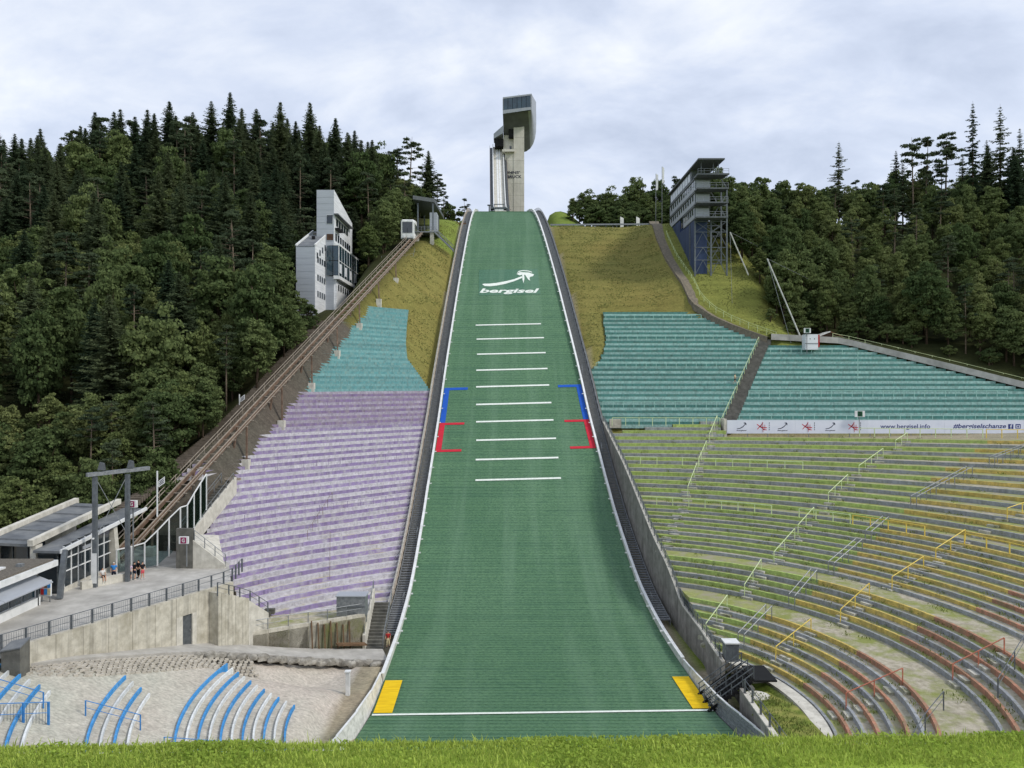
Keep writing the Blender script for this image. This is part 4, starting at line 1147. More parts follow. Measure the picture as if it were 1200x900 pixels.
for x in (-3.25, 6.85):
    MB().hexa([(x-.12,276.02,98.3+(x+3.3)*.1165),(x+.12,276.02,98.3+(x+3.3)*.1165),(x+.12,276.3,98.3+(x+3.3)*.1165),(x-.12,276.3,98.3+(x+3.3)*.1165),(x-.12,276.02,102.4+(x+3.3)*.1262),(x+.12,276.02,102.4+(x+3.3)*.1262),(x+.12,276.3,102.4+(x+3.3)*.1262),(x-.12,276.3,102.4+(x+3.3)*.1262)]).build('mullion', M['head_metal'], tower)
MB().tube([(2.5, 280, 104), (2.5, 280, 105.6)], 0.06).tube([(3.4, 281, 104), (3.4, 281, 105.2)], 0.05).build('aerial', M['galv'], tower)
# start house left of the shaft
MB().prism([(-6.8, 284.5), (-3.3, 283.0), (-3.3, 290), (-6.8, 290)], [90.8, 92.4, 92.4, 90.8], [92.6, 95.2, 95.2, 92.6]).build('start_house', M['head_metal'], tower)
MB().box(-6.4, -3.2, 284.6, 289, 88.2, 90.9).build('start_gate', M['dark_void'], tower)
MB().box(-4.9, -3.4, 284.3, 284.42, 92.7, 94.3).build('pane', M['white_paint'], tower)

# inrun chute
inrun = empty('inrun', (-3.4, 242, 53), 'steep grey inrun chute descending from the tower to the take-off', 'ski ramp')
IR = [(236.5, 53.3), (240, 54.0), (245, 55.4), (251, 58.0), (258, 62.2), (266, 68.0), (274, 74.6), (282, 81.8), (290, 89.4)]
def ircx(D): return axis(D)-0.55
ip = cr([(ircx(d), d, zz) for d, zz in IR], 5)
MB().sweep(ip, [(-1.9, -.35), (1.9, -.35), (1.9, 0), (-1.9, 0)]).build('deck', M['concrete_pale'], inrun)
for s in (-1, 1):
    MB().sweep(ip, [(s*1.9-.09, -1.3), (s*1.9+.09, -1.3), (s*1.9+.09, .95), (s*1.9-.09, .95)]).build('side_wall', M['steel_grey'], inrun)
    MB().sweep(ip, [(s*1.92-.14, .955), (s*1.92+.14, .955), (s*1.92+.14, 1.1), (s*1.92-.14, 1.1)]).build('rail_cap', M['white_paint'], inrun)
    MB().sweep(ip, [(s*0.42-.3, .003), (s*0.42+.3, .003), (s*0.42+.3, .10), (s*0.42-.3, .10)]).build('track_groove', M['white_paint'], inrun)
    MB().sweep(ip, [(s*2.6-.5, -.5), (s*2.6+.5, -.5), (s*2.6+.5, -.35), (s*2.6-.5, -.35)]).build('walkway', M['galv_dark'], inrun)
    MB().sweep(ip, [(s*3.1-.05, .4), (s*3.1+.05, .4), (s*3.1+.05, .52), (s*3.1-.05, .52)]).build('handrail', M['rust_brown'], inrun)
for i in range(3, len(ip)-2, 5):
    p = ip[i]; MB().box(p.x-1.6, p.x+1.6, p.y-.3, p.y+.3, 40, p.z-.4).build('pier', M['concrete_dark'], inrun)
tk = empty('takeoff_table', (-3.5, 237, 52), 'small grey and white take-off table at the top of the landing slope', 'platform')
MB().box(-5.4, -2.6, 236.9, 238.5, 50.5, 53.9).build('front', M['white_paint'], tk)
for s in (-1, 1):
    MB().box(-4.0+s*2.3-.75, -4.0+s*2.3+.75, 237.2, 239, 50.5, 53.4).build('side_bay', M['dark_void'], tk)
    MB().box(-4.0+s*3.0-.2, -4.0+s*3.0+.2, 236.9, 237.3, 50.5, 55.2).build('post', M['steel_grey'], tk)
MB().box(-6.6, -1.4, 236.8, 239, 54.0, 54.5).build('platform', M['steel_grey'], tk)
MB().box(-5.6, -2.4, 236.7, 236.85, 55.2, 55.45).box(-5.6, -5.4, 236.7, 236.85, 54.5, 55.2).box(-2.6, -2.4, 236.7, 236.85, 54.5, 55.2).build('railing', M['steel_grey'], tk)
MB().box(-7.6, -5.9, 236.9, 237.6, 55.0, 55.3).build('side_deck', M['steel_grey'], tk)

# ------------------------------------------------------------------ white judging building on the left
def win(parent, x0, x1, y0, y1, z0, z1, axis_='x', face=0.0, mat='dark_glass', frame='white_paint', out=1, fw=0.06):
    """window in a wall; axis_='y' : wall faces -y at depth face; axis_='x': wall faces out*x at x=face"""
    if axis_ == 'y':
        w = MB().box(x0, x1, face-0.05, face+0.05, z0, z1).build('window', M[frame], parent)
        MB().box(x0+fw, x1-fw, face-0.07, face-0.052, z0+fw, z1-fw).build('pane', M[mat], w)
    else:
        a, b = sorted((face-0.05*out, face+0.05*out)); w = MB().box(a, b, y0, y1, z0, z1).build('window', M[frame], parent)
        a, b = sorted((face+0.052*out, face+0.07*out)); MB().box(a, b, y0+fw, y1-fw, z0+fw, z1-fw).build('pane', M[mat], w)
    return w
jb = empty('judging_building', (-39, 160, 15), 'white clad judging building, front coloured grey as shaded, with a wedge shaped tower and glazed bay', 'building')
zf = lambda py, D: (450-py)/F*D
# low front block with a lean-to roof
D0, D1_b = 150.2, 163.2
xl, xr = -42.2, -38.5
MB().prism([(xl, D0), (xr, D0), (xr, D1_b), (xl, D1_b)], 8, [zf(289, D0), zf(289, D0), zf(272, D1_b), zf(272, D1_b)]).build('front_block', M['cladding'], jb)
MB().hexa([(xr+.003, D0, 8), (xr+.06, D0, 8), (xr+.06, D1_b, 8), (xr+.003, D1_b, 8), (xr+.003, D0, zf(289, D0)), (xr+.06, D0, zf(289, D0)), (xr+.06, D1_b, zf(272, D1_b)), (xr+.003, D1_b, zf(272, D1_b))]).build('side_wall', M['cladding_white'], jb)  # sunward side coloured white, front left grey: side light put into the colours
for x in (xl, xr):
    MB().beam((x, D0-.1, zf(288.4, D0)+.15), (x, D1_b, zf(271.6, D1_b)+.15), 0.25, 0.35).build('roof_edge', M['white_paint'], jb)
MB().hexa([(xl+.2,D0-.05,zf(289,D0)+.003),(xr-.2,D0-.05,zf(289,D0)+.003),(xr-.2,D1_b,zf(272,D1_b)+.003),(xl+.2,D1_b,zf(272,D1_b)+.003),(xl+.2,D0-.05,zf(289,D0)+.12),(xr-.2,D0-.05,zf(289,D0)+.12),(xr-.2,D1_b,zf(272,D1_b)+.12),(xl+.2,D1_b,zf(272,D1_b)+.12)]).build('lean_to_roof', M['roof_grey'], jb)
MB().box(-40.6, -40.0, 155.8, 156.4, zf(282, 156)-.6, zf(282, 156)+.9).build('chimney', M['black'], jb)
for z0 in (17.2, 20.4, 24.0):
    for k in range(5):
        y = 151.6+k*1.75; win(jb, 0, 0, y, y+1.15, z0, z0+1.25, 'x', xr+.06, 'dark_glass', 'cladding')
for k in range(5):                               # stepped slots under the roof
    y = 151.2+k*2.1; zt = lerp(zf(289, D0), zf(272, D1_b), (y-D0)/13)-2.3; win(jb, 0, 0, y, y+1.0, zt-.2, zt+1.0, 'x', xr+.06, 'dark_glass', 'cladding')
# horizontal cladding courses on the front, whose shade is put in as grey
for i in range(14):
    z0 = 9+i*1.3
    if z0+1.25 < zf(290, D0): MB().box(xl+.02, xr-.02, D0-.05, D0-.003, z0, z0+1.24).build('cladding_panel', M['cladding'], jb)
# wedge tower
tx0, tx1, TD0, TD1 = -40.3, -36.75, 158.6, 176.5
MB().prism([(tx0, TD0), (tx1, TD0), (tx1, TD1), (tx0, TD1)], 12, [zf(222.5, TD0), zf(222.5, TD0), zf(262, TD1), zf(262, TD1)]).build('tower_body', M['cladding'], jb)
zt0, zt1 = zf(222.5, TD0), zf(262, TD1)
MB().hexa([(tx1+.003,TD0,12),(tx1+.07,TD0,12),(tx1+.07,TD1,12),(tx1+.003,TD1,12),(tx1+.003,TD0,zt0),(tx1+.07,TD0,zt0),(tx1+.07,TD1,zt1),(tx1+.003,TD1,zt1)]).build('side_wall', M['cladding_white'], jb)  # same split on the tower: lit side white, shaded front grey
for i in range(11):
    z0 = 25.5+i*1.3
    if z0+1.25 < zt0: MB().box(tx0+.02, tx1-.02, TD0-.05, TD0-.003, z0, z0+1.24).build('cladding_panel', M['cladding'], jb)
win(jb, tx1-1.5, tx1-.15, 0, 0, 33.0, 34.9, 'y', TD0-.06, 'dark_glass', 'white_paint')
win(jb, tx1-1.5, tx1-.05, 0, 0, 29.6, 31.0, 'y', TD0-.06, 'wood_dark', 'cladding')
MB().box(tx1+.07, tx1+.95, 158.3, 173.5, 34.95, 35.15).build('canopy', M['roof_grey'], jb)
MB().box(tx1+.07, tx1+1.0, 159.2, 163.2, 32.0, 32.35).build('balcony', M['black'], jb)
for k in range(5): win(jb, 0, 0, 160.0+k*2.4, 162.1+k*2.4, 32.9, 34.6, 'x', tx1+.07, 'dark_glass', 'white_paint')
for k in range(7): win(jb, 0, 0, 159.4+k*2.2, 160.9+k*2.2, 29.7, 31.3, 'x', tx1+.07, 'dark_glass', 'cladding')
MB().box(tx1+.07, tx1+.14, TD0, TD1, 28.9, 29.2).build('string_course', M['cladding'], jb)
# glazed bay
gx0, gx1, gy0, gy1 = tx1+.07, -35.5, 158.0, 178.0
bay = MB().box(gx0, gx1, gy0, gy1, 21.6, 22.3).box(gx0, gx1, gy0, gy1, 28.5, 28.9).build('bay_frame', M['white_paint'], jb)
MB().box(gx0-1.0, gx1-.15, gy0+.12, gy1-.12, 22.3, 28.5).build('bay_room', M['dark_void'], jb)
for k in range(8):
    y0, y1 = lerp(gy0, gy1, k/8), lerp(gy0, gy1, (k+1)/8)
    for (z0, z1) in ((22.35, 25.3), (25.42, 28.45)):
        MB().box(gx1-.12, gx1-.04, y0+.09, y1-.09, z0, z1).build('pane', M['teal_glass'], jb)
    MB().box(gx1-.14, gx1, y0-.07, y0+.07, 22.3, 28.5).build('mullion', M['white_paint'], jb)
    if k % 2 == 0: MB().box(gx1-.03, gx1+.02, y0+.4, y1-.4, 22.9, 24.8).build('opening_light', M['cladding_white'], jb)
MB().box(gx1-.15, gx1+.01, gy0, gy1, 25.3, 25.42).build('transom', M['white_paint'], jb)
for k in range(2):
    x0, x1 = lerp(gx0-1.4, gx1-.1, k/2), lerp(gx0-1.4, gx1-.1, (k+1)/2)
    for (z0, z1) in ((22.35, 25.3), (25.42, 28.45)): MB().box(x0+.06, x1-.06, gy0+.03, gy0+.1, z0, z1).build('pane', M['teal_glass'], jb)
MB().box(tx1+.07, tx1+.5, 158.8, 177, 12, 21.6).build('plinth_wall', M['cladding_white'], jb)
for k in range(7): win(jb, 0, 0, 160+k*2.1, 161.3+k*2.1, 19.4, 20.8, 'x', tx1+.5, 'dark_glass', 'cladding_white')
MB().box(-41.4, -40.35, 160, 163, 24, 31.5).build('side_annex', M['concrete_dark'], jb)

# ------------------------------------------------------------------ steel judging tower on the right
jt = empty('judging_tower', (42, 172, 24), 'slim steel judging tower with stepped balconies and blue lower cladding', 'tower')
jx = 40.5
def storey(z0, z1, y0, y1, nw, deck=True):
    b = MB().box(jx, jx+3.4, y0, y1, z0, z1).build('storey', M['steel_grey'], jt)
    MB().box(jx-.05, jx-.003, y0, y1, z0+.12, z1-.62).build('band', M['cladding'], jt)
    MB().box(jx-.25, jx+3.6, y0-.1, y1, z1-.56, z1-.40).build('eave', M['galv_dark'], jt)
    for k in range(nw):
        y = lerp(y0+.8, y1-.8, (k+.15)/nw); w = (y1-y0)/nw*.45; win(jt, 0, 0, y, y+w, z0+1.1, z1-.7, 'x', jx-.05, 'dark_glass', 'steel_grey', out=-1)
    MB().box(jx+.2, jx+3.2, y0-.05, y0-.003, z0+.3, z1-.75).build('end_wall', M['cladding'], jt)
    if deck:
        MB().prism([(jx-.3, y0-3.0), (jx+6.6, y0-3.0), (jx+6.0, y0), (jx-.3, y0)], z0-.35, z0-.05).build('deck', M['galv_dark'], jt)
        mb = MB()
        for q in (0.5, 1.0): mb.beam((jx-.25, y0-2.95, z0+q), (jx+6.5, y0-2.95, z0+q), .06); mb.beam((jx+6.5, y0-2.95, z0+q), (jx+5.9, y0, z0+q), .06)
        for k in range(6): x = jx-.2+k*1.34; mb.box(x-.03, x+.03, y0-2.98, y0-2.92, z0-.05, z0+1.03)
        mb.build('deck_rail', M['galv'], jt)
storey(36.6, 39.7, 170.5, 181.5, 5)
storey(39.73, 42.7, 170.2, 197, 11)
storey(42.73, 45.7, 169.9, 197, 11)
b = MB().box(jx+.1, jx+3.3, 174, 197, 45.8, 48.3).build('storey', M['steel_grey'], jt)
for k in range(8): win(jt, 0, 0, 175+k*2.7, 177.3+k*2.7, 46.1, 47.9, 'x', jx+.1, 'banner_white', 'cladding', out=-1)
MB().prism([(jx-.3, 166.5), (jx+6.6, 166.5), (jx+6.0, 170), (jx-.3, 170)], 45.35, 45.68).build('deck', M['galv_dark'], jt)
mb = MB()
for q in (0.5, 1.0): mb.beam((jx-.25, 166.6, 45.7+q), (jx+6.5, 166.6, 45.7+q), .06)
for k in range(6): x = jx-.2+k*1.34; mb.box(x-.03, x+.03, 166.57, 166.63, 45.68, 46.73)
mb.build('deck_rail', M['galv'], jt)
MB().prism([(jx-.5, 165.0), (jx+5.2, 165.0), (jx+4.4, 198), (jx-.4, 198)], [48.2, 48.2, 48.6, 48.6], [48.5, 48.5, 48.85, 48.85]).build('roof', M['galv_dark'], jt)
for x, y in ((jx+.6, 167.0), (jx+3.2, 167.0), (jx+4.4, 167.2)): MB().box(x-.08, x+.08, y-.08, y+.08, 45.7, 48.2).build('roof_post', M['steel_grey'], jt)
# blue clad lower flank
for k, (y0, y1) in enumerate(((171.0, 175.5), (175.6, 180), (180.1, 186), (186.1, 191.5), (191.6, 196.8))):
    zb = G(jx, y0)-1.0; MB().box(jx+.1, jx+2.9, y0, y1, zb, 36.55 if y0 < 181 else 39.6).build('flank_panel', M['blue_cladding'], jt)
win(jt, 0, 0, 182.5, 184.5, 37.2, 39.3, 'x', jx+.1, 'dark_glass', 'steel_grey', out=-1)
# lattice frame
fx = (jx+.05, jx+3.6, jx+7.1); gz = G(jx+3, 170.4)
for x in fx:
    for y in (170.4, 175.0):
        MB().box(x-.16, x+.16, y-.16, y+.16, gz-2.5, 36.2 if x < jx+7 else 43.6).build('column', M['steel_grey'], jt)
for y in (170.4, 175.0):
    for zq in (gz+3.4, gz+6.2, gz+9.6, 36.0):
        MB().beam((fx[0], y, zq), (fx[2], y, zq), .14).build('girt', M['steel_grey'], jt)
    for i in range(2):
        for (za, zb2) in ((gz, gz+3.4), (gz+3.4, gz+6.2), (gz+6.2, gz+9.6)):
            xm = (fx[i]+fx[i+1])/2
            MB().beam((fx[i], y, za), (xm, y, zb2), .11).build('brace', M['steel_grey'], jt); MB().beam((fx[i+1], y, za), (xm, y, zb2), .11).build('brace', M['steel_grey'], jt)
        MB().beam((fx[i], y, 36), (fx[i+1], y, gz+9.6), .11).build('brace', M['steel_grey'], jt); MB().beam((fx[i+1], y, 36), (fx[i], y, gz+9.6), .11).build('brace', M['steel_grey'], jt)
for (a, b2) in (((jx+4.2, 170.4, 48.2), (jx+7.1, 170.4, 43.4)), ((jx+3.6, 170.4, 42.5), (jx+7.1, 170.4, 36.5)), ((jx+3.5, 170.4, 43.4), (jx+7.1, 170.4, 43.4)), ((jx+3.6, 170.4, 39.6), (jx+7.1, 170.4, 39.6)), ((jx+3.6, 170.4, 36.6), (jx+7.1, 170.4, 42.0))):
    MB().beam(a, b2, .2).build('brace', M['steel_grey'], jt)
for x, y, zq, hh in ((37.6, 201, 43, 12.0), (39.6, 203, 43, 14.4)):      # feather flags behind
    r = empty('flag', (x, y, G(x, y)), '%s white feather flag behind the judging tower' % ('shorter' if hh < 13 else 'taller'), 'flag')
    MB().tube([(x, y, G(x, y)-.3), (x, y, zq+hh)], 0.06).build('pole', M['galv'], r)
    MB().hexa([(x+.06, y-.02, zq+hh-4.4), (x+.55, y-.02, zq+hh-4.2), (x+.55, y+.02, zq+hh-4.2), (x+.06, y+.02, zq+hh-4.4), (x+.06, y-.02, zq+hh), (x+.65, y-.02, zq+hh-.4), (x+.65, y+.02, zq+hh-.4), (x+.06, y+.02, zq+hh)]).build('cloth', M['white_paint'], r)
# plank rail along the top of the grass, white panels on it
rl = empty('guard_rail', (12, 205.5, 42), 'long grey plank guard rail along the top of the right grass slope', 'guard rail')
gx = [10.6+k*2.9 for k in range(10)]
for x in gx: MB().box(x-.1, x+.1, 205.6, 205.8, G(x, 205.7)-.4, 42.9).build('post', M['steel_grey'], rl)
MB().beam((10.2, 205.5, 42.55), (37.2, 205.5, 42.75), .1, .42).build('plank', M['galv'], rl)
for i, x in enumerate((29.6, 33.9)):
    r = empty('notice_board', (x, 207, 42), 'white notice board behind the guard rail, %s' % ('towards the landing slope' if i == 0 else 'next to the steep path'), 'sign')
    MB().hexa([(x-.5,206.6,42.0),(x+.45,206.9,42.0),(x+.45,207.0,42.0),(x-.5,206.7,42.0),(x-.5,206.6,45.0),(x+.45,206.9,44.6),(x+.45,207.0,44.6),(x-.5,206.7,45.0)]).build('panel', M['white_paint'], r)
    MB().box(x-.05, x+.05, 206.95, 207.1, 41.2, 43).build('post', M['galv'], r)
rl = empty('guard_rail', (-20, 206, 43), 'brown timber guard rail on the left grass top near the funicular station', 'guard rail')
for k in range(7): x = -24.5+k*2.0; MB().box(x-.1, x+.1, 204.9, 205.1, G(x, 205)-.5, 43.4).build('post', M['wood_dark'], rl)
MB().beam((-25, 204.8, 43.1), (-12.2, 204.8, 42.6), .12, .5).build('plank', M['wood_brown'], rl)

# ------------------------------------------------------------------ funicular
A, B = at(148, 641, 83.2), at(490, 274, 180.5)
u = (B-A).normalized(); side = u.cross(Vector((0, 0, 1))).normalized()
fun = empty('funicular_track', A, 'straight brown steel funicular track on raking legs beside the violet stand', 'railway')
A0 = A-u*2
for off, wd, hh, mt in ((-0.55, .30, .42, 'rust_brown'), (0.75, .34, .46, 'rust_brown')):
    MB().beam(A0+side*off, B+side*off, wd, hh).build('girder', M[mt], fun)
    MB().beam(A0+side*off+Vector((0, 0, .28)), B+side*off+Vector((0, 0, .28)), .12, .12).build('running_rail', M['rail_cream'], fun)
for off, z in ((-1.25, .55), (-1.25, 1.05), (1.25, .35)):
    MB().beam(A0+side*off+Vector((0, 0, z)), B+side*off+Vector((0, 0, z)), .07).build('handrail', M['rail_cream'], fun)
L_ = (B-A0).length; k = 0
tie = MB().box(-1.35, 1.35, -.07, .07, -.08, .02).mesh('tie', M['rail_cream'])
rotz = math.atan2(u.y, u.x)-math.pi/2
while k*1.7 < L_:
    p = A0+u*(k*1.7); o = bpy.data.objects.new('tie', tie); col.objects.link(o); o.parent = fun; o.location = p-fun.location; o.rotation_euler = (0, 0, rotz)
    if k % 2 == 0: 
        MB().beam(p-side*1.25, p-side*1.25+Vector((0, 0, 1.05)), .06).build('stanchion', M['rail_cream'], fun)
    k += 1
for i in range(-2, 8):
    Dq = 144-9.6*i
    t = (Dq-A.y)/(B.y-A.y)
    if not (0.02 < t < 0.98): continue
    p = A.lerp(B, t)
    for s in (-.55, .85):
        q = p+side*s; gz_ = P(q.y-.6+drop(q.x, q.y-.6))
        if gz_ > q.z-.5: gz_ = q.z-1.6
        MB().beam(q+Vector((0, 0, -.2)), Vector((q.x+.35*s, q.y-0.9, gz_-.3)), .22).build('leg', M['rust_brown'], fun)
    q = p+side*1.15; gz_ = min(P(q.y-.9+drop(q.x, q.y-.9))-.3, q.z-1.2)
    MB().box(q.x-.5, q.x+.45, q.y-1.5, q.y-.5, gz_-1.2, gz_+.75).build('footing', M['concrete_pale'], fun)
# stairs beside the track
fs = empty('service_stairs', (trackX(100)+1.4, 100, -12), 'worn brown service stairs climbing beside the funicular track', 'stairs')
mb = MB(); D = 87.0
while D < 138:
    x = trackX(D)-2.5; zz_ = P(D+drop(x, D))
    mb.box(x-.85, x+.85, D, D+.36, zz_-.5, zz_+.08); D += .42
nmat('worn_steps', hexc(122,112,100), hexc(92,84,74), 2, rough=.95)
tag(mb.build('steps', M['worn_steps'], fs), kind='stuff')
# cabin
cb = empty('funicular_cabin', at(478, 282, 176.5), 'white funicular cabin with a large dark windscreen near the upper station', 'cable car')
c0 = at(477.5, 280.5, 176.5); Wd, Hc, Ln = 1.55, 4.6, 4.6
def loc(x, y, z): return (c0.x+x, c0.y+y, c0.z+z)
body = MB(); sec = [(-Wd, 0.25), (-Wd*.9, 0), (Wd*.9, 0), (Wd, 0.25), (Wd, Hc-.35), (Wd*.82, Hc), (-Wd*.82, Hc), (-Wd, Hc-.35)]
for yy, sc, zo in ((-.05, .93, .06), (.18, 1.0, 0), (Ln, 1.0, 0.6), (Ln+.25, .92, .66)):
    for x, z_ in sec: body.v.append(loc(x*sc, yy, zo+z_*sc))
for i in range(3):
    for k in range(8): a = i*8+k; b = i*8+(k+1) % 8; body.f.append((a, b, b+8, a+8)); body.m.append(0)
body.f += [tuple(range(8)), tuple(range(24, 32))]; body.m += [0, 0]
body.build('body', M['white_paint'], cb)
def cbox(name, x0, x1, y0, y1, z0, z1, m): return MB().box(c0.x+x0, c0.x+x1, c0.y+y0, c0.y+y1, c0.z+z0, c0.z+z1).build(name, M[m], cb)
cbox('windscreen', -1.12, 1.12, -.12, -.06, 1.5, 4.0, 'dark_glass'); cbox('wiper', -.05, .02, -.15, -.125, 1.5, 2.6, 'black')
for s in (-1, 1):
    for y in (.5, 2.6): cbox('side_window', *(sorted((s*Wd-.0, s*Wd+.03*s))), y, y+1.7, 1.6, 3.9, 'dark_glass')
    cbox('headlight', s*.9-.14, s*.9+.14, -.1, -.05, .75, .95, 'banner_white')
cbox('bumper', -1.3, 1.3, -.2, -.06, .12, .38, 'galv_dark'); cbox('undercarriage', -.9, .9, .2, Ln, -.5, -.02, 'black')
# upper station
us = empty('upper_station', (-20.5, 188, 30), 'open steel upper funicular station with a dark roof and stairs', 'shelter')
zb = G(-20.5, 186)
MB().box(-23.4, -17.6, 184, 196, 36.3, 36.6).build('platform', M['galv'], us)
MB().prism([(-23.6, 183), (-18.6, 184.5), (-17.4, 197), (-22.6, 197)], [44.0, 43.6, 42.2, 42.6], [44.9, 44.5, 42.9, 43.3]).build('roof', M['galv_dark'], us)
for x, y in ((-22.6, 184.8), (-19.0, 184.8), (-22.2, 195), (-18.6, 195)): MB().box(x-.16, x+.16, y-.16, y+.16, G(x, y)-1, 43.4).build('column', M['steel_grey'], us)
MB().box(-19.9, -18.2, 186, 190, 36.6, 41.5).build('lift_housing', M['cladding'], us)
MB().box(-23.3, -23.1, 184.1, 190, 36.65, 38.6).build('glass_screen', M['teal_glass'], us)
for x in (-22.8, -19.2): MB().box(x-.45, x+.45, 184.3, 185.2, zb-1.5, zb+1.9).build('footing', M['concrete_pale'], us)
mb = MB()
for k in range(14): mb.box(-18.2+k*.30, -17.85+k*.30, 183.0, 184.6, 36.2-k*.30, 36.26-k*.30)
mb.build('stair_treads', M['galv'], us)
for y in (182.95, 184.65):
    MB().beam((-18.4, y, 36.2), (-13.9, y, 31.8), .06, .3).build('stringer', M['galv'], us)
    MB().beam((-18.4, y, 37.3), (-13.9, y, 32.9), .07).build('handrail', M['galv'], us)
mb = MB()
for q in (.4, .75, 1.1): mb.beam((-23.3, 183.9, 36.6+q), (-18.4, 183.9, 36.6+q), .05)
for k in range(7): mb.box(-23.3+k*.8, -23.24+k*.8, 183.87, 183.93, 36.6, 37.75)
mb.build('balustrade', M['galv'], us)
# wire fence on posts by the track top
railing('fence', [at(447, 310, 172), at(484, 309, 173.5), at(486, 300, 176.5)], 'thin wire fence on slim posts below the upper station', M['galv'], sp=2.6, hgt=1.9, nr=3, rw=0.03, pw=0.06, cat='fence')
# ------------------------------------------------------------------ plaza with the lower station
PZ = -19.0
plaza = MB().prism([(-26.9, 73.6), (-35.6, 56.1), (-41.0, 45), (-62, 45), (-62, 93), (-45, 93), (-36.0, 88), (-30.0, 81.5)], PZ-0.5, PZ).build('plaza', M['asphalt'])
tag(plaza, kind='structure')
def edge_pt(t): return Vector((lerp(-35.6, -26.9, t), lerp(56.1, 73.6, t), 0))
ed = Vector((-26.9+35.6, 73.6-56.1, 0)).normalized(); en = Vector((ed.y, -ed.x, 0))   # outward, towards the outrun
wall = empty('retaining_wall', (-31, 65, -22), 'stained concrete retaining wall under the plaza railing, with a door', 'wall')
NB = 9
for k in range(NB):
    t0, t1 = k/NB, (k+1)/NB
    if k == 6: continue
    a, b = edge_pt(t0), edge_pt(t1); b = b-ed*.03
    MB().prism([(a.x, a.y), (a.x+en.x*.35, a.y+en.y*.35), (b.x+en.x*.35, b.y+en.y*.35), (b.x, b.y)], -25.5, PZ+.12).build('wall_panel', M['concrete'], wall)
a, b = edge_pt(6/NB), edge_pt(7/NB)
MB().prism([(a.x, a.y), (a.x+en.x*.35, a.y+en.y*.35), (b.x+en.x*.35, b.y+en.y*.35), (b.x, b.y)], -20.6, PZ+.12).build('wall_panel', M['concrete'], wall)
for (q0, q1) in ((0, .3), (.78, 1)):
    p, r_ = a.lerp(b, q0), a.lerp(b, q1)
    MB().prism([(p.x, p.y), (p.x+en.x*.35, p.y+en.y*.35), (r_.x+en.x*.35, r_.y+en.y*.35), (r_.x, r_.y)], -25.5, -20.603).build('door_jamb', M['concrete_pale'], wall)
p, r_ = a.lerp(b, .3)+en*.1, a.lerp(b, .78)+en*.1
door = MB().prism([(p.x, p.y), (p.x+en.x*.08, p.y+en.y*.08), (r_.x+en.x*.08, r_.y+en.y*.08), (r_.x, r_.y)], -24.6, -20.61).build('door', M['galv_dark'], wall)
hp = p.lerp(r_, .85)+en*.12; MB().box(hp.x-.05, hp.x+.05, hp.y-.05, hp.y+.05, -22.2, -22.0).build('handle', M['galv'], door)
railing('railing', [tuple(edge_pt(t)+en*.1+Vector((0, 0, PZ+.12))) for t in np.linspace(-.35, .80, 8)], 'grey barred railing along the plaza edge above the retaining wall', M['steel_grey'], sp=1.75, hgt=1.1, nr=2, pw=0.13, rw=.07, infill=M['galv'])
railing('railing', [tuple(edge_pt(.80)+en*.1+Vector((0, 0, PZ+.12))), tuple(edge_pt(1.0)+Vector((0, 0, PZ+.12))), (-27.6, 78.6, PZ+.05)], 'grey railing at the corner of the plaza beside the violet rows', M['steel_grey'], sp=1.5, hgt=1.1, nr=2, pw=0.13)
# stair block stepping down from the plaza corner
sb = empty('stair_block', (-26, 71.5, -24), 'pale concrete stair block stepping down from the plaza to the road', 'stairs')
q0, q1 = edge_pt(.85)+en*.36, edge_pt(1.04)+en*.36
for k in range(9):
    t = k/9; c_ = q0.lerp(q1, t); c2 = q0.lerp(q1, t+1/9-.004)
    zt = PZ-.15-k*.17
    MB().prism([(c_.x, c_.y), (c_.x+en.x*1.15, c_.y+en.y*1.15), (c2.x+en.x*1.15, c2.y+en.y*1.15), (c2.x, c2.y)], -26.2, zt).build('step', M['concrete'], sb)
c_, c2 = q1, q1+ed*2.6
MB().prism([(c_.x, c_.y), (c_.x+en.x*1.15, c_.y+en.y*1.15), (c2.x+en.x*1.15, c2.y+en.y*1.15), (c2.x, c2.y)], -26.5, [-20.7, -20.7, -22.6, -22.6]).build('ramp_wall', M['concrete_pale'], sb)
railing('railing', [tuple(q0+en*1.05+Vector((0, 0, PZ-.15))), tuple(q1+en*1.05+Vector((0, 0, PZ-1.7))), tuple(c2+en*1.05+Vector((0, 0, -22.6)))], 'grey handrail down the outer side of the stair block', M['steel_grey'], sp=1.5, hgt=1.0, nr=2, pw=0.1)
# ramp wall below the violet stand
rw = empty('ramp_wall', (-20, 79, -27), 'wedge shaped stained concrete wall below the violet stand with a railing', 'wall')
ra, rb = Vector((-25.4, 73.8, 0)), Vector((-15.4, 80.6, 0)); rd_ = (rb-ra).normalized(); rn = Vector((-rd_.y, rd_.x, 0))
for k in range(6):
    a, b = ra.lerp(rb, k/6), ra.lerp(rb, (k+1)/6)-rd_*.03
    ta, tb = lerp(-23.9, -24.1, k/6), lerp(-23.9, -24.1, (k+1)/6)
    MB().prism([(a.x, a.y), (b.x, b.y), (b.x+rn.x*.4, b.y+rn.y*.4), (a.x+rn.x*.4, a.y+rn.y*.4)], -28.6, [ta, tb, tb, ta]).build('wall_panel', M['concrete'], rw)
tag(MB().prism([(ra.x, ra.y), (rb.x, rb.y), (-16.0, 86), (-26.5, 80)], -28.6, [-24.25, -24.4, -25.0, -24.2]).build('terrace', M['gravel_walk']), kind='structure')
railing('railing', [tuple(ra+Vector((0, 0, -23.9))+rn*.2), tuple(rb+Vector((0, 0, -24.1))+rn*.2)], 'thin grey railing on the wedge shaped ramp wall', M['galv'], sp=2.1, hgt=1.05, nr=2, pw=0.07)
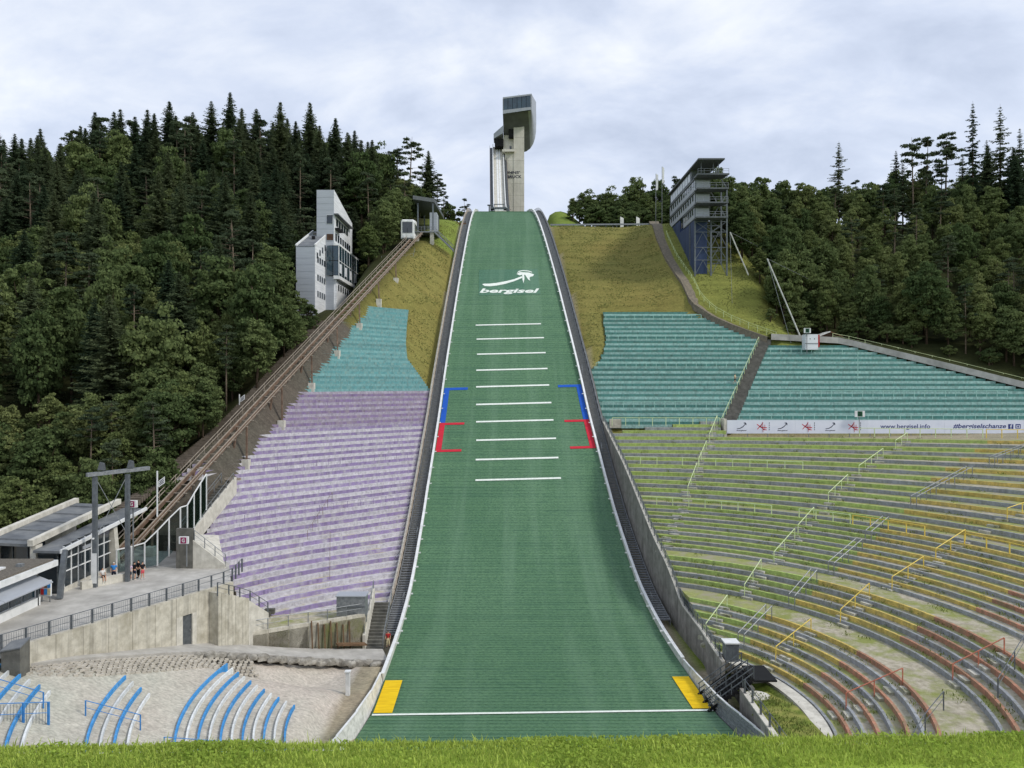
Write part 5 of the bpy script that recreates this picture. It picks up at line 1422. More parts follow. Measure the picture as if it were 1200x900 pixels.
ps = empty('timber_stack', tuple(ra.lerp(rb, .8)+Vector((0, 0, -27))), 'wooden stakes and planks leaning against the ramp wall', 'timber')
for k in range(7):
    a = ra.lerp(rb, .52+.055*k)-rn*.45
    z0_ = lerp(-25.0, -27.0, .5+.06*k)-.5; MB().beam((a.x, a.y, z0_-.6), (a.x+rn.x*.35, a.y+rn.y*.35, z0_+2.7-.18*(k % 3)), .11).build('stake', M['wood_brown'], ps)
for k in range(3):
    a, b = ra.lerp(rb, .72)-rn*(.5+.25*k), ra.lerp(rb, .98)-rn*(.45+.25*k); MB().beam((a.x, a.y, -26.45+.0*k), (b.x, b.y, -27.0), .22, .16).build('plank', M['wood_brown'], ps)
bx = empty('storage_box', (-16.6, 81.2, -24.3), 'grey metal storage box with a railing on the ramp wall', 'box')
MB().box(-18.4, -15.4, 80.6, 82.2, -24.35, -22.3).build('body', M['galv'], bx); MB().box(-18.5, -15.3, 80.5, 82.3, -22.297, -22.2).build('lid', M['cladding'], bx)
MB().box(-18.42, -15.38, 80.53, 80.597, -23.4, -23.3).build('strap', M['steel_grey'], bx)
# stairs at the slope corner
cs = empty('concrete_stairs', (-14, 81, -27.5), 'short grey stairway between the ramp wall and the landing slope', 'stairs')
for k in range(14):
    z_ = -27.55+k*.25; MB().box(-15.25, -13.55, 80.4+k*.38, 80.76+k*.38, z_-.7, z_).build('step', M['concrete_dark'], cs)
MB().hexa([(-15.6, 80.2, -28.5), (-15.3, 80.2, -28.5), (-15.3, 85.8, -28.5), (-15.6, 85.8, -28.5), (-15.6, 80.2, -26.2), (-15.3, 80.2, -26.2), (-15.3, 85.8, -22.8), (-15.6, 85.8, -22.8)]).build('cheek_wall', M['concrete_pale'], cs)
railing('handrail', [(-13.5, 80.4, -27.4), (-13.4, 85.6, -24.0)], 'light metal handrail beside the short stairway at the slope corner', M['galv'], sp=1.7, hgt=1.0, nr=2, cat='handrail')
railing('handrail', [(-15.45, 80.4, -26.2), (-15.45, 85.8, -22.8)], 'light metal handrail on the cheek wall of the short stairway', M['galv'], sp=1.7, hgt=0.9, nr=2, cat='handrail')
# tilted small steps left on the gravel below the violet rows
ls = empty('loose_steps', (-26.2, 80.0, -24.4), 'small loose wooden steps lying on the gravel below the violet rows', 'steps')
for k in range(3): MB().box(-26.6+.35*k, -25.6+.35*k, 79.9+.25*k, 80.4+.25*k, -24.5+.2*k, -24.0+.22*k).build('step', M['concrete_dark'], ls)

# lower station
sta = empty('lower_station', (-43, 76, PZ), 'lower funicular station with grey sloping roofs, pale beams and a glass front', 'building')
def roofslab(name, c, th, mat):
    MB().hexa([(x, y, z-th) for x, y, z in c]+[(x, y, z) for x, y, z in c]).build(name, M[mat], sta)
roofslab('roof', [(-47.6, 69.5, -14.3), (-43.5, 69.5, -14.5), (-43.5, 84, -13.2), (-47.6, 84, -13.0)], .25, 'roof_grey')
roofslab('roof', [(-43.0, 69.0, -14.95), (-40.5, 69.0, -15.0), (-40.5, 85, -13.75), (-43.0, 85, -13.7)], .22, 'roof_grey')
for x, z0_, z1_ in ((-47.9, -14.2, -12.8), (-43.25, -14.3, -12.9)):
    MB().beam((x, 69.0, z0_), (x, 84.6, z1_), .5, .55).build('roof_beam', M['concrete_pale'], sta)
MB().beam((-40.45, 68.9, -15.05), (-40.45, 85.1, -13.78), .16, .34).build('fascia', M['white_paint'], sta)
for k in range(5): MB().beam((-47.4+k*.0, 70.5+k*3, -14.12+k*.265), (-43.6, 70.5+k*3, -14.30+k*.265), .1, .06).build('roof_rib', M['roof_grey'], sta)
MB().hexa([(-48.2, 69.2, PZ), (-47.6, 69.2, PZ), (-47.6, 84, PZ), (-48.2, 84, PZ), (-48.2, 69.2, -14.4), (-47.6, 69.2, -14.4), (-47.6, 84, -13.2), (-48.2, 84, -13.2)]).build('side_wall', M['concrete_pale'], sta)
MB().box(-43.5, -43.0, 69.4, 70.4, PZ, -14.6).build('pier', M['concrete_pale'], sta)
MB().box(-47.5, -43.6, 71.5, 71.8, PZ, -14.6).build('back_glazing', M['dark_glass'], sta)
for x in (-46.4, -45.0): MB().box(x-.04, x+.04, 71.4, 71.497, PZ, -14.7).build('mullion', M['steel_grey'], sta)
# glass front facing the plaza
gx_ = -40.95; ys_ = np.linspace(70.2, 78.2, 8)
MB().box(gx_-.16, gx_+.10, 70.0, 78.4, PZ, PZ+.42).build('plinth', M['concrete_pale'], sta)
for i in range(7):
    for (z0_, z1_) in ((PZ+.45, -17.2), (-17.08, -16.0), (-15.88, -14.75+(ys_[i]-70)*.075)):
        MB().box(gx_-.05, gx_+.02, ys_[i]+.06, ys_[i+1]-.06, z0_, z1_).build('pane', M['dark_glass'], sta)
    MB().box(gx_-.06, gx_+.09, ys_[i]-.055, ys_[i]+.055, PZ+.42, -14.85+(ys_[i]-70)*.075).build('mullion', M['white_paint'], sta)
for z_ in (-17.14, -15.94): MB().box(gx_-.055, gx_+.08, 70.0, 78.3, z_-.05, z_+.05).build('transom', M['white_paint'], sta)
MB().box(gx_-2.2, gx_-.2, 70.4, 78.0, PZ, -15.0).build('interior', M['dark_void'], sta)
MB().beam((-39.95, 67.9, PZ), (-40.3, 69.3, -14.95), .42, .5).build('raking_column', M['steel_grey'], sta)
MB().hexa([(-41.6, 78.5, PZ), (-40.3, 78.5, PZ), (-40.3, 79.2, PZ), (-41.6, 79.2, PZ), (-41.6, 78.6, -14.3), (-40.75, 78.6, -14.3), (-40.75, 79.3, -14.3), (-41.6, 79.3, -14.3)]).build('raking_wall', M['concrete_pale'], sta)
MB().box(-42.9, -41.2, 69.6, 70.0, PZ, -15.2).build('end_glazing', M['dark_glass'], sta)
MB().box(-40.92, -40.82, 73.2, 74.6, -15.75, -15.45).build('name_board', M['cladding'], sta)
# kiosk with gravel roof and awning
ki = empty('kiosk', (-42, 60, PZ), 'low kiosk with a gravel roof, white fascia and grey awning', 'kiosk')
MB().box(-46, -40.9, 52, 66.2, PZ, -16.0).build('body', M['cladding_white'], ki)
MB().box(-47, -39.9, 50.5, 67.6, -15.95, -15.45).build('fascia', M['white_paint'], ki)
MB().box(-46.8, -40.15, 50.8, 67.35, -15.447, -15.30).build('roof_gravel', M['gravel_roof'], ki)
for x, y in ((-42, 61), (-41.2, 64.4), (-43, 63)): MB().box(x-.25, x+.25, y-.2, y+.2, -15.3, -15.05).build('roof_vent', M['galv'], ki)
MB().box(-43.2, -42.0, 60.6, 63.8, -15.3, -15.16).build('roof_light', M['white_paint'], ki)
for (y0, y1) in ((53.5, 59.7), (59.75, 66.0)):
    MB().hexa([(-40.9, y0, -16.45), (-39.4, y0, -17.05), (-39.4, y1, -17.05), (-40.9, y1, -16.45), (-40.9, y0, -16.35), (-39.4, y0, -16.95), (-39.4, y1, -16.95), (-40.9, y1, -16.35)]).build('awning', M['cladding'], ki)
for i in range(7):
    y0 = 54+i*1.7; w = MB().box(-40.93, -40.86, y0, y0+1.6, PZ+.75, -16.6).build('window', M['steel_grey'], ki)
    MB().box(-40.855, -40.83, y0+.07, y0+1.53, PZ+.82, -16.7).build('pane', M['teal_glass'], w)
MB().box(-40.88, -40.6, 53, 66.2, PZ, PZ+.7).build('counter', M['white_paint'], ki)
for y in (60.0, 65.9): MB().box(-40.75, -40.6, y-.08, y+.08, PZ, -16.4).build('post', M['steel_grey'], ki)
dis = empty('postcard_stand', (-40.6, 67.3, PZ), 'colourful display stand beside the kiosk', 'stand')
MB().box(-41.1, -40.2, 67.0, 67.15, PZ+.5, PZ+1.9).build('board', M['white_paint'], dis)
for i, mt in enumerate(('cloth_red', 'cloth_blue', 'cloth_cream', 'cloth_pink', 'wood_brown', 'cloth_blue')):
    MB().box(-41.05+.29*(i % 3), -40.8+.29*(i % 3), 66.95, 66.997, PZ+.65+.6*(i//3), PZ+1.15+.6*(i//3)).build('card', M[mt], dis)
for x in (-41.0, -40.3): MB().box(x-.04, x+.04, 67.03, 67.1, PZ, PZ+.5).build('leg', M['galv'], dis)
# flood light gantry
ga = empty('light_gantry', (-38, 73, PZ), 'tall steel gantry with two posts, cross bracing and floodlights over the plaza', 'gantry')
g1, g2 = Vector((-39.0, 71.9, PZ)), Vector((-37.0, 74.0, PZ))
for g in (g1, g2):
    MB().box(g.x-.18, g.x+.18, g.y-.18, g.y+.18, PZ, -8.65).build('post', M['steel_grey'], ga)
gd = (g2-g1).normalized()
MB().beam(g1-gd*.7+Vector((0, 0, 10.55)), g2+gd*2.0+Vector((0, 0, 10.75)), .5, .34).build('cross_beam', M['galv'], ga)
for t in (.2, 1.1):
    p = g1.lerp(g2, t)+Vector((0, 0, 10.9)); MB().hexa([p+Vector(c) for c in ((-.3,-.2,0),(.3,-.2,0),(.3,.2,0),(-.3,.2,0),(-.15,-.1,.75),(.25,-.1,.65),(.25,.1,.65),(-.15,.1,.75))]).build('floodlight', M['galv_dark'], ga)
for z0_, z1_ in ((10.3, 4.5), (4.5, 10.3)): MB().beam(g1+Vector((0, 0, z0_)), g2+Vector((0, 0, z1_)), .05).build('brace', M['galv'], ga)
MB().beam(g1+Vector((0, -.2, 4.6)), g1+Vector((0, -.45, 4.6)), .12).build('camera_arm', M['white_paint'], ga)
MB().box(g1.x-.25, g1.x+.25, g1.y-.23, g1.y-.185, PZ+.4, PZ+3.2).build('white_sleeve', M['white_paint'], ga)
# low seat wall
lw_a, lw_b = Vector((-40.0, 71.2, 0)), Vector((-37.4, 74.6, 0)); ld = (lw_b-lw_a).normalized(); ln = Vector((ld.y, -ld.x, 0))
for k in range(2):
    a, b = lw_a.lerp(lw_b, k/2), lw_a.lerp(lw_b, (k+1)/2)-ld*.02
    p_ = [(a.x, a.y), (a.x+ln.x*.4, a.y+ln.y*.4), (b.x+ln.x*.4, b.y+ln.y*.4), (b.x, b.y)]
    if k == 0: lw = empty('seat_wall', tuple(lw_a+Vector((0, 0, PZ))), 'low white concrete seat wall in front of the station glass', 'wall')
    MB().prism(p_, PZ, PZ+.72).build('block', M['concrete_pale'], lw)
# stepped glass fence
gf = empty('glass_fence', (-38, 78, PZ), 'stepped glass fence with white posts between plaza and funicular track', 'fence')
prof = [(-39.6, 77.0, -16.6), (-38.6, 78.0, -16.5), (-37.7, 78.9, -16.3), (-36.8, 79.8, -15.2), (-36.0, 80.7, -14.1), (-35.2, 81.6, -13.1), (-34.8, 82.4, -13.0), (-34.5, 83.4, -11.9), (-34.2, 84.4, -10.9), (-33.95, 85.4, -10.0)]
zbt = [PZ, PZ, PZ, PZ+.1, PZ+.9, PZ+1.9, PZ+2.4, PZ+3.2, PZ+4.2, PZ+5.0]
for k, p in enumerate(prof):
    MB().box(p[0]-.06, p[0]+.06, p[1]-.06, p[1]+.06, zbt[k], p[2]).build('post', M['white_paint'], gf)
    if k < len(prof)-1:
        q = prof[k+1]; a, b = Vector(p), Vector(q); d = (b-a)*.06
        MB().hexa([(p[0]+d.x, p[1]+d.y-.02, zbt[k]+.15), (q[0]-d.x, q[1]-d.y-.02, zbt[k+1]+.15), (q[0]-d.x, q[1]-d.y+.02, zbt[k+1]+.15), (p[0]+d.x, p[1]+d.y+.02, zbt[k]+.15), (p[0]+d.x, p[1]+d.y-.02, p[2]-.06), (q[0]-d.x, q[1]-d.y-.02, q[2]-.06), (q[0]-d.x, q[1]-d.y+.02, q[2]-.06), (p[0]+d.x, p[1]+d.y+.02, p[2]-.06)]).build('pane', M['fence_glass'], gf)
        MB().beam(a, b, .1, .1).build('rail', M['white_paint'], gf)
# dark gate wall, wedge wall, stairs of the violet sector
gw = empty('stair_wall', (-33.6, 79.5, PZ), 'dark grey concrete wall slab with a pale wedge wall at the foot of the violet stand', 'wall')
MB().box(-34.6, -32.9, 79.2, 79.6, PZ-.3, -14.9).build('slab', M['concrete_dark'], gw)
MB().prism([(-32.88, 79.2), (-29.6, 79.2), (-29.6, 79.6), (-32.88, 79.6)], PZ-.4, [-16.1, -18.6, -18.6, -16.1]).build('wedge', M['concrete_pale'], gw)
railing('handrail', [(-32.8, 79.4, -16.1), (-29.6, 79.4, -18.6)], 'grey handrail on the pale wedge wall beside the dark slab', M['galv'], sp=1.6, hgt=1.0, nr=2, cat='handrail')
ds = empty('dark_ramp', (-35.5, 90, -15), 'broad dark ramp and stairs between the funicular and the violet rows', 'stairs')
nmat('ramp_dark', hexc(84,76,66), hexc(64,58,50), 1.0, rough=0.95, bump=0.4)
MB().hexa([(-37.6, 84.5, -20), (-34.6, 84.5, -20), (-34.0, 97, -20), (-36.4, 97, -20), (-37.6, 84.5, -16.2), (-34.6, 84.5, -16.2), (-34.0, 97, -11.8), (-36.4, 97, -11.8)]).build('ramp', M['ramp_dark'], ds)
for k in range(16):
    y = 85.2+k*.7; z_ = -16.1+k*.27; MB().box(-34.55+k*.03, -33.0+k*.03, y, y+.72, z_-1.6, z_).build('step', M['concrete_dark'], ds)
MB().hexa([(-33.0, 85, -17.4), (-32.7, 85, -17.4), (-32.2, 97, -13.2), (-32.5, 97, -13.2), (-33.0, 85, -15.6), (-32.7, 85, -15.6), (-32.2, 97, -11.1), (-32.5, 97, -11.1)]).build('stringer', M['concrete_pale'], ds)
MB().beam((-37.5, 97.2, -11.4), (-31.8, 97.4, -11.4), .3, .3).build('cross_beam', M['rail_cream'], ds)
for x0 in (-34.4, -32.85): railing('handrail', [(x0-3.6, 88.2, -17.0), (x0+.45-3.6, 99.4, -12.6)], 'pale handrail on the stairs between dark ramp and violet rows, %s side' % ('ramp' if x0 < -34 else 'row'), M['galv'], sp=2.6, hgt=1.1, nr=2, cat='handrail')
ds.location = ds.location+Vector((-3.6, 3.0, -1.0))
MB().prism([(-34.6, 79.7), (-29.8, 79.7), (-33.6, 88), (-38.2, 88)], -20.8, [-16.8, -18.75, -17.3, -17.1]).build('landing', M['concrete_pale'], ds)

# ------------------------------------------------------------------ signs
def box_sign(p, w, h, letter, sq, lab, pole_z, pole_off=0.0, sqw=.55):
    p = Vector(p); r = empty('sign', (p.x+pole_off, p.y, pole_z), lab, 'sign')
    MB().box(p.x-w/2, p.x+w/2, p.y-.12, p.y+.12, p.z-h/2, p.z+h/2).build('case', M['white_paint'], r)
    MB().box(p.x-h*sqw*.72-.0, p.x+h*sqw*.72, p.y-.14, p.y-.123, p.z-h*.42, p.z+h*.42).build('emblem', M[sq], r)
    lw_ = h*.42; put_text('letter', letter, (p.x-lw_*.5, p.y-.141, p.z-h*.27), (1, 0, 0), (0, 0, 1), lw_, h*.54, M['white_paint'] if sq != 'sign_green' else M['black'], r, bold=.03, lift=.015)
    MB().box(p.x+pole_off-.05, p.x+pole_off+.05, p.y+.125, p.y+.22, pole_z-.3, p.z).build('pole', M['galv'], r)
    return r
box_sign(at(155, 590.5, 74.4), .95, .68, 'G', 'magenta', 'white sector sign with a magenta G beside the light gantry', PZ)
box_sign(at(215.5, 633, 78.2), .95, .72, 'G', 'magenta', 'white sector sign with a dark magenta G in front of the violet rows', -18.3, .22)
box_sign(at(1007.5, 485, 129.6), 1.65, 1.05, 'D', 'sign_green', 'small white sign with a dark green square above the sponsor banner', -8.2)
bsg = box_sign(at(946, 387.4, 149.5), 1.3, .95, 'E', 'sign_green', 'small white sign with a dark green square on top of the white booth', 6.2)
# white tilted placards beside the track
for px, py, D, lab, hh in ((189, 565, 80.5, 'white placard tilted on a white pole behind the lower funicular track', 2.6), (284, 467, 112, 'small white tilted placard beside the upper funicular track', 1.4)):
    p = at(px, py, D); r = empty('placard', (p.x-.35, p.y, p.z-2), lab, 'sign')
    w = .8
    MB().hexa([p+Vector(c) for c in ((-.3,0,-.55),(.35,0,-.1),(.35,.04,-.1),(-.3,.04,-.55),(-.3,0,.1),(.35,0,.6),(.35,.04,.6),(-.3,.04,.1))]).build('panel', M['white_paint'], r)
    for k in range(3): MB().beam(p+Vector((-.2, -.012, -.32+.17*k)), p+Vector((.26, -.012, .02+.17*k)), .015, .07).build('lettering', M['ink_dark'], r)
    MB().box(p.x-.48, p.x-.36, p.y-.05, p.y+.05, p.z-hh-1, p.z+hh*.45).build('pole', M['white_paint'], r)
# sponsor banner
bn = empty('banner', (70, 130.4, -8.6), 'long white sponsor banner with logos, web address and hashtag below the turquoise stand', 'banner')
bD = 130.4; bz0, bz1 = zf(508.0, bD), zf(492.3, bD); bX = lambda px: (px-600)/F*bD
cuts = [852, 932, 1016, 1107, 1200, 1262]
for a, b in zip(cuts, cuts[1:]): MB().box(bX(a)+.012, bX(b)-.012, bD, bD+.06, bz0, bz1).build('banner_sheet', M['banner_white'], bn)
for px in range(852, 1262, 24): MB().box(bX(px)-.05, bX(px)+.05, bD+.07, bD+.17, bz0-1.6, bz1).build('post', M['galv'], bn)
zB = lambda py: zf(py, bD)
def ink(px_pts, mat, name='logo'):
    mb = MB(); mb.v = [(bX(x), bD-.012, zB(y)) for x, y in px_pts]; mb.f = [tuple(range(len(px_pts)))]; mb.m = [0]; return mb.build(name, M[mat], bn)
for x in (869, 917, 973):
    ink([(x-5.5, 502.2), (x-2, 501.6), (x+1.5, 499.6), (x+4, 496.8), (x+4.6, 497.3), (x+2, 500.4), (x-1.6, 502.4), (x-5.5, 502.9)], 'ink_dark')
    ink([(x+2, 495.4), (x+4.6, 495), (x+5.8, 496.6), (x+5.4, 498.6), (x+4.4, 496.9)], 'ink_dark')
    put_text('logo_word', 'bergisel', (bX(x-6), bD-.001, zB(505.4)), (1, 0, 0), (0, 0, 1), bX(x+6)-bX(x-6), zB(503.8)-zB(505.4), M['ink_dark'], bn, bold=.03, shear=.3, lift=.012)
for x in (893, 946, 1000):
    for (a, b, w) in (((x-6, 497.2), (x+2.5, 503.2), .9), ((x-5.5, 503), (x-.5, 497.4), .8), ((x-2.5, 500.2), (x+5.6, 501.2), .9), ((x+.6, 494.4), (x+1.2, 506.2), 1.0), ((x+1, 495), (x-1.5, 499.5), .7), ((x+1, 503.4), (x+5.5, 503.8), .7), ((x+3.2, 497.5), (x+3.6, 503.8), .8)):
        MB().beam((bX(a[0]), bD-.012, zB(a[1])), (bX(b[0]), bD-.012, zB(b[1])), .015, w*bD/F).build('logo_stroke', M['ink_red'], bn)
    for q in range(4): MB().box(bX(x+8.1), bX(x+8.8), bD-.016, bD-.003, zB(496.6+q*2.5), zB(495+q*2.5)).build('side_text', M['ink_dark'], bn)
put_text('lettering', 'www.bergisel.info', (bX(1031.5), bD-.001, zB(503.6)), (1, 0, 0), (0, 0, 1), bX(1090)-bX(1031.5), zB(497)-zB(503.6), M['ink_blue'], bn, bold=.012, lift=.014)
put_text('lettering', '#bergiselschanze', (bX(1117), bD-.001, zB(503.4)), (1, 0, 0), (0, 0, 1), bX(1179)-bX(1117), zB(496.6)-zB(503.4), M['ink_blue'], bn, bold=.018, shear=.2, lift=.014)
MB().box(bX(1181.5), bX(1187.5), bD-.02, bD-.004, zB(502.6), zB(497)).build('icon', M['ink_blue'], bn)
put_text('icon_letter', 'f', (bX(1183.6), bD-.021, zB(502.4)), (1, 0, 0), (0, 0, 1), .36, zB(497.4)-zB(502.4), M['banner_white'], bn, bold=.02, lift=.012)
MB().box(bX(1190), bX(1196), bD-.02, bD-.004, zB(502.2), zB(497)).build('icon', M['ink_blue'], bn)
MB().box(bX(1191), bX(1195), bD-.03, bD-.021, zB(501.4), zB(498.4)).build('icon_frame', M['banner_white'], bn)
MB().tube([(bX(1193), bD-.04, zB(499.9)), (bX(1193), bD-.031, zB(499.9))], .16, n=10).build('icon_lens', M['ink_blue'], bn)
# end pier of the banner
tag(MB().box(bX(848.5), bX(851.6), bD, bD+2.2, bz0-.6, bz1+.2).build('end_pier', M['concrete_pale']), 'pale concrete pier at the stairway end of the sponsor banner', 'pier')
tag(MB().box(16.9, 18.9, 133.0, 133.9, -7.6, -6.1).build('concrete_block', M['concrete']), 'stained concrete block beside the slope wall where green rows meet turquoise', 'block')
# thin mast in the outer turquoise stand
tag(MB().tube([(64.5, 143.4, 0), (64.5, 143.4, 6.0)], .06).build('mast', M['teal_rail']), 'slim pale mast standing in the outer turquoise stand', 'mast')
# booth and hut at the stand top
bo = empty('booth', at(951, 408, 150), 'white booth on the top row of the outer turquoise stand', 'booth')
bc = at(951, 408, 150)
MB().box(bc.x-1.25, bc.x+1.2, bc.y-.2, bc.y+1.6, bc.z-.3, bc.z+2.7).build('body', M['cladding_white'], bo)
MB().box(bc.x+1.203, bc.x+1.55, bc.y-.1, bc.y+1.5, bc.z+.2, bc.z+2.6).build('side_panel', M['cloth_red'], bo)
MB().box(bc.x-1.3, bc.x+1.25, bc.y-.26, bc.y-.203, bc.z+.85, bc.z+.95).build('shelf', M['steel_grey'], bo)
for s in (-.35, .5): MB().box(bc.x+s-.09, bc.x+s+.09, bc.y-.22, bc.y-.203, bc.z+1.7, bc.z+1.9).build('knob', M['steel_grey'], bo)
hu = empty('hut', at(972, 402.5, 156.6), 'brown timber hut with a pale roof edge beside the booth', 'hut')
hc = at(972, 402.5, 156.6)
for k in range(8):
    x0 = hc.x-2.1+k*.53; zt = hc.z+2.35-abs(x0+.26-hc.x)*.42
    MB().box(x0, x0+.51, hc.y-.06, hc.y, hc.z-.6, zt).build('plank', M['wood_dark'], hu)
MB().prism([(hc.x-2.1, hc.y+.003), (hc.x+2.1, hc.y+.003), (hc.x+2.1, hc.y+3), (hc.x-2.1, hc.y+3)], hc.z-.6, hc.z+1.3).build('walls', M['wood_dark'], hu)
for s in (-1, 1):
    MB().hexa([(hc.x, hc.y-.5, hc.z+2.3), (hc.x+s*2.6, hc.y-.5, hc.z+1.25), (hc.x+s*2.6, hc.y+3.3, hc.z+1.25), (hc.x, hc.y+3.3, hc.z+2.3), (hc.x, hc.y-.5, hc.z+2.48), (hc.x+s*2.6, hc.y-.5, hc.z+1.43), (hc.x+s*2.6, hc.y+3.3, hc.z+1.43), (hc.x, hc.y+3.3, hc.z+2.48)]).build('roof', M['white_dirty'] if s < 0 else M['wood_brown'], hu)
# guyed masts at the wood's edge
for k, (a, b, lab) in enumerate(((at(876, 320, 168), at(855.5, 272, 166), 'leaning white pole beside the judging tower, tied by a cable'), (at(936, 390, 154), at(899, 303, 152), 'long leaning white pole between the booth and the wood'))):
    r = empty('leaning_pole', a, lab, 'pole'); MB().tube([a-(b-a)*.05, b], .13).build('shaft', M['white_dirty'], r)
    e_ = at(858, 357, 164) if k == 0 else at(927, 402, 151)
    MB().tube([b, e_], .035).build('cable', M['galv'], r); MB().tube([b, b+Vector((14, 12, -3))], .03).build('stay', M['galv'], r)
# ------------------------------------------------------------------ trees
def leaf_mat(name, c1, c2, var=0.25, trans=0.38, nscale=0.55):
    m = bpy.data.materials.new(name); m.use_nodes = True; N, L = m.node_tree.nodes, m.node_tree.links; N.clear()
    out = N.new('ShaderNodeOutputMaterial'); d = N.new('ShaderNodeBsdfDiffuse'); t = N.new('ShaderNodeBsdfTranslucent'); x = N.new('ShaderNodeMixShader'); x.inputs[0].default_value = trans
    oi = N.new('ShaderNodeObjectInfo'); g = N.new('ShaderNodeNewGeometry')
    n = N.new('ShaderNodeTexNoise'); n.inputs['Scale'].default_value = nscale; n.inputs['Detail'].default_value = 3; L.new(g.outputs['Position'], n.inputs['Vector'])
    ad = N.new('ShaderNodeMath'); ad.operation = 'ADD'; L.new(n.outputs['Fac'], ad.inputs[0])
    ml = N.new('ShaderNodeMath'); ml.operation = 'MULTIPLY_ADD'; L.new(oi.outputs['Random'], ml.inputs[0]); ml.inputs[1].default_value = 0.9; ml.inputs[2].default_value = -0.45; L.new(ml.outputs[0], ad.inputs[1])
    mx = N.new('ShaderNodeMix'); mx.data_type = 'RGBA'; L.new(ad.outputs[0], mx.inputs[0]); mx.inputs[6].default_value = (*c1, 1); mx.inputs[7].default_value = (*c2, 1)
    hs = N.new('ShaderNodeHueSaturation'); mr = N.new('ShaderNodeMapRange'); L.new(g.outputs['Random Per Island'], mr.inputs[0]); mr.inputs[3].default_value = 1-var; mr.inputs[4].default_value = 1+var
    L.new(mx.outputs[2], hs.inputs['Color']); L.new(mr.outputs[0], hs.inputs['Value'])
    for s in (d, t): L.new(hs.outputs[0], s.inputs['Color'])
    L.new(d.outputs[0], x.inputs[1]); L.new(t.outputs[0], x.inputs[2]); L.new(x.outputs[0], out.inputs[0]); M[name] = m
leaf_mat('needles', (0.048, 0.076, 0.044), (0.120, 0.146, 0.074))
leaf_mat('pine_needles', (0.056, 0.082, 0.048), (0.106, 0.134, 0.074))
leaf_mat('leaves', (0.078, 0.116, 0.046), (0.172, 0.212, 0.084))
leaf_mat('leaves_light', (0.128, 0.168, 0.060), (0.215, 0.245, 0.098))
nmat('bark', hexc(86,72,58), hexc(58,48,38), 4, rough=0.95, bump=0.5)
nmat('bark_pale', hexc(128,114,98), hexc(92,82,70), 3, rough=0.95, bump=0.4)
def quads_mesh(name, P_, U_, V_, mat):
    n = len(P_); co = np.stack([P_-U_-V_, P_+U_-V_, P_+U_+V_, P_-U_+V_], 1).reshape(-1, 3)
    me = bpy.data.meshes.new(name); me.vertices.add(4*n); me.vertices.foreach_set('co', co.reshape(-1))
    me.loops.add(4*n); me.polygons.add(n); me.loops.foreach_set('vertex_index', np.arange(4*n))
    me.polygons.foreach_set('loop_start', np.arange(0, 4*n, 4)); me.polygons.foreach_set('loop_total', np.full(n, 4))
    me.update(calc_edges=True); me.materials.append(mat); return me
def unit(a): return a/np.maximum(np.linalg.norm(a, axis=-1, keepdims=True), 1e-6)
def decid(seed, H, R, mat, leaf=0.30, nl=50, per=95, low=0.18):
    rg = np.random.default_rng(seed); cz, rz = H*(1+low)/2, H*(1-low)/2
    d = unit(rg.normal(size=(nl, 3))); d[:, 2] = np.abs(d[:, 2])*rg.choice([1, 1, -.8], nl)
    sh = rg.uniform(.35, .92, (nl, 1)); C = d*sh*np.array([R, R, rz]); C[:, 2] += cz
    pinch = np.clip((C[:, 2]-low*H)/(H*(1-low)), 0, 1); C[:, :2] *= (0.55+0.75*np.sqrt(np.clip(np.sin(np.pi*np.clip(pinch*.82+.16, 0, 1)), 0, 1)))[:, None]*.85
    lr = rg.uniform(.11, .27, nl)*R*1.2
    PP, NN = [], []
    for i in range(nl):
        q = unit(rg.normal(size=(per, 3))); q[:, 2] = np.where(rg.random(per) < .75, np.abs(q[:, 2]), q[:, 2])
        rad_ = lr[i]*rg.uniform(.55, 1.12, (per, 1)); PP.append(C[i]+q*rad_*np.array([1, 1, .72])); NN.append(q)
    PP = np.concatenate(PP); NN = unit(np.concatenate(NN)+rg.normal(size=(len(PP), 3))*.55)
    a = unit(np.cross(NN, rg.normal(size=NN.shape))); b = np.cross(NN, a); s = rg.uniform(.6, 1.25, (len(PP), 1))*leaf
    crown = quads_mesh('crown', PP, a*s*.62, b*s*.5, mat)
    mb = MB(); mb.tube([(0, 0, -1), (0.05, 0, H*.2), (rg.uniform(-.2, .2), rg.uniform(-.2, .2), H*.5), (0, 0, H*.85)], [.26, .21, .14, .03], 7)
    for i in range(7):
        c = C[rg.integers(nl)]; z0 = H*rg.uniform(.22, .5); mb.tube([(0, 0, z0), tuple(np.array([0, 0, z0])*.45+c*.55+np.array([0, 0, .2])), tuple(c)], [.10, .06, .02], 5)
    return crown, mb.mesh('trunk', M['bark'], True)
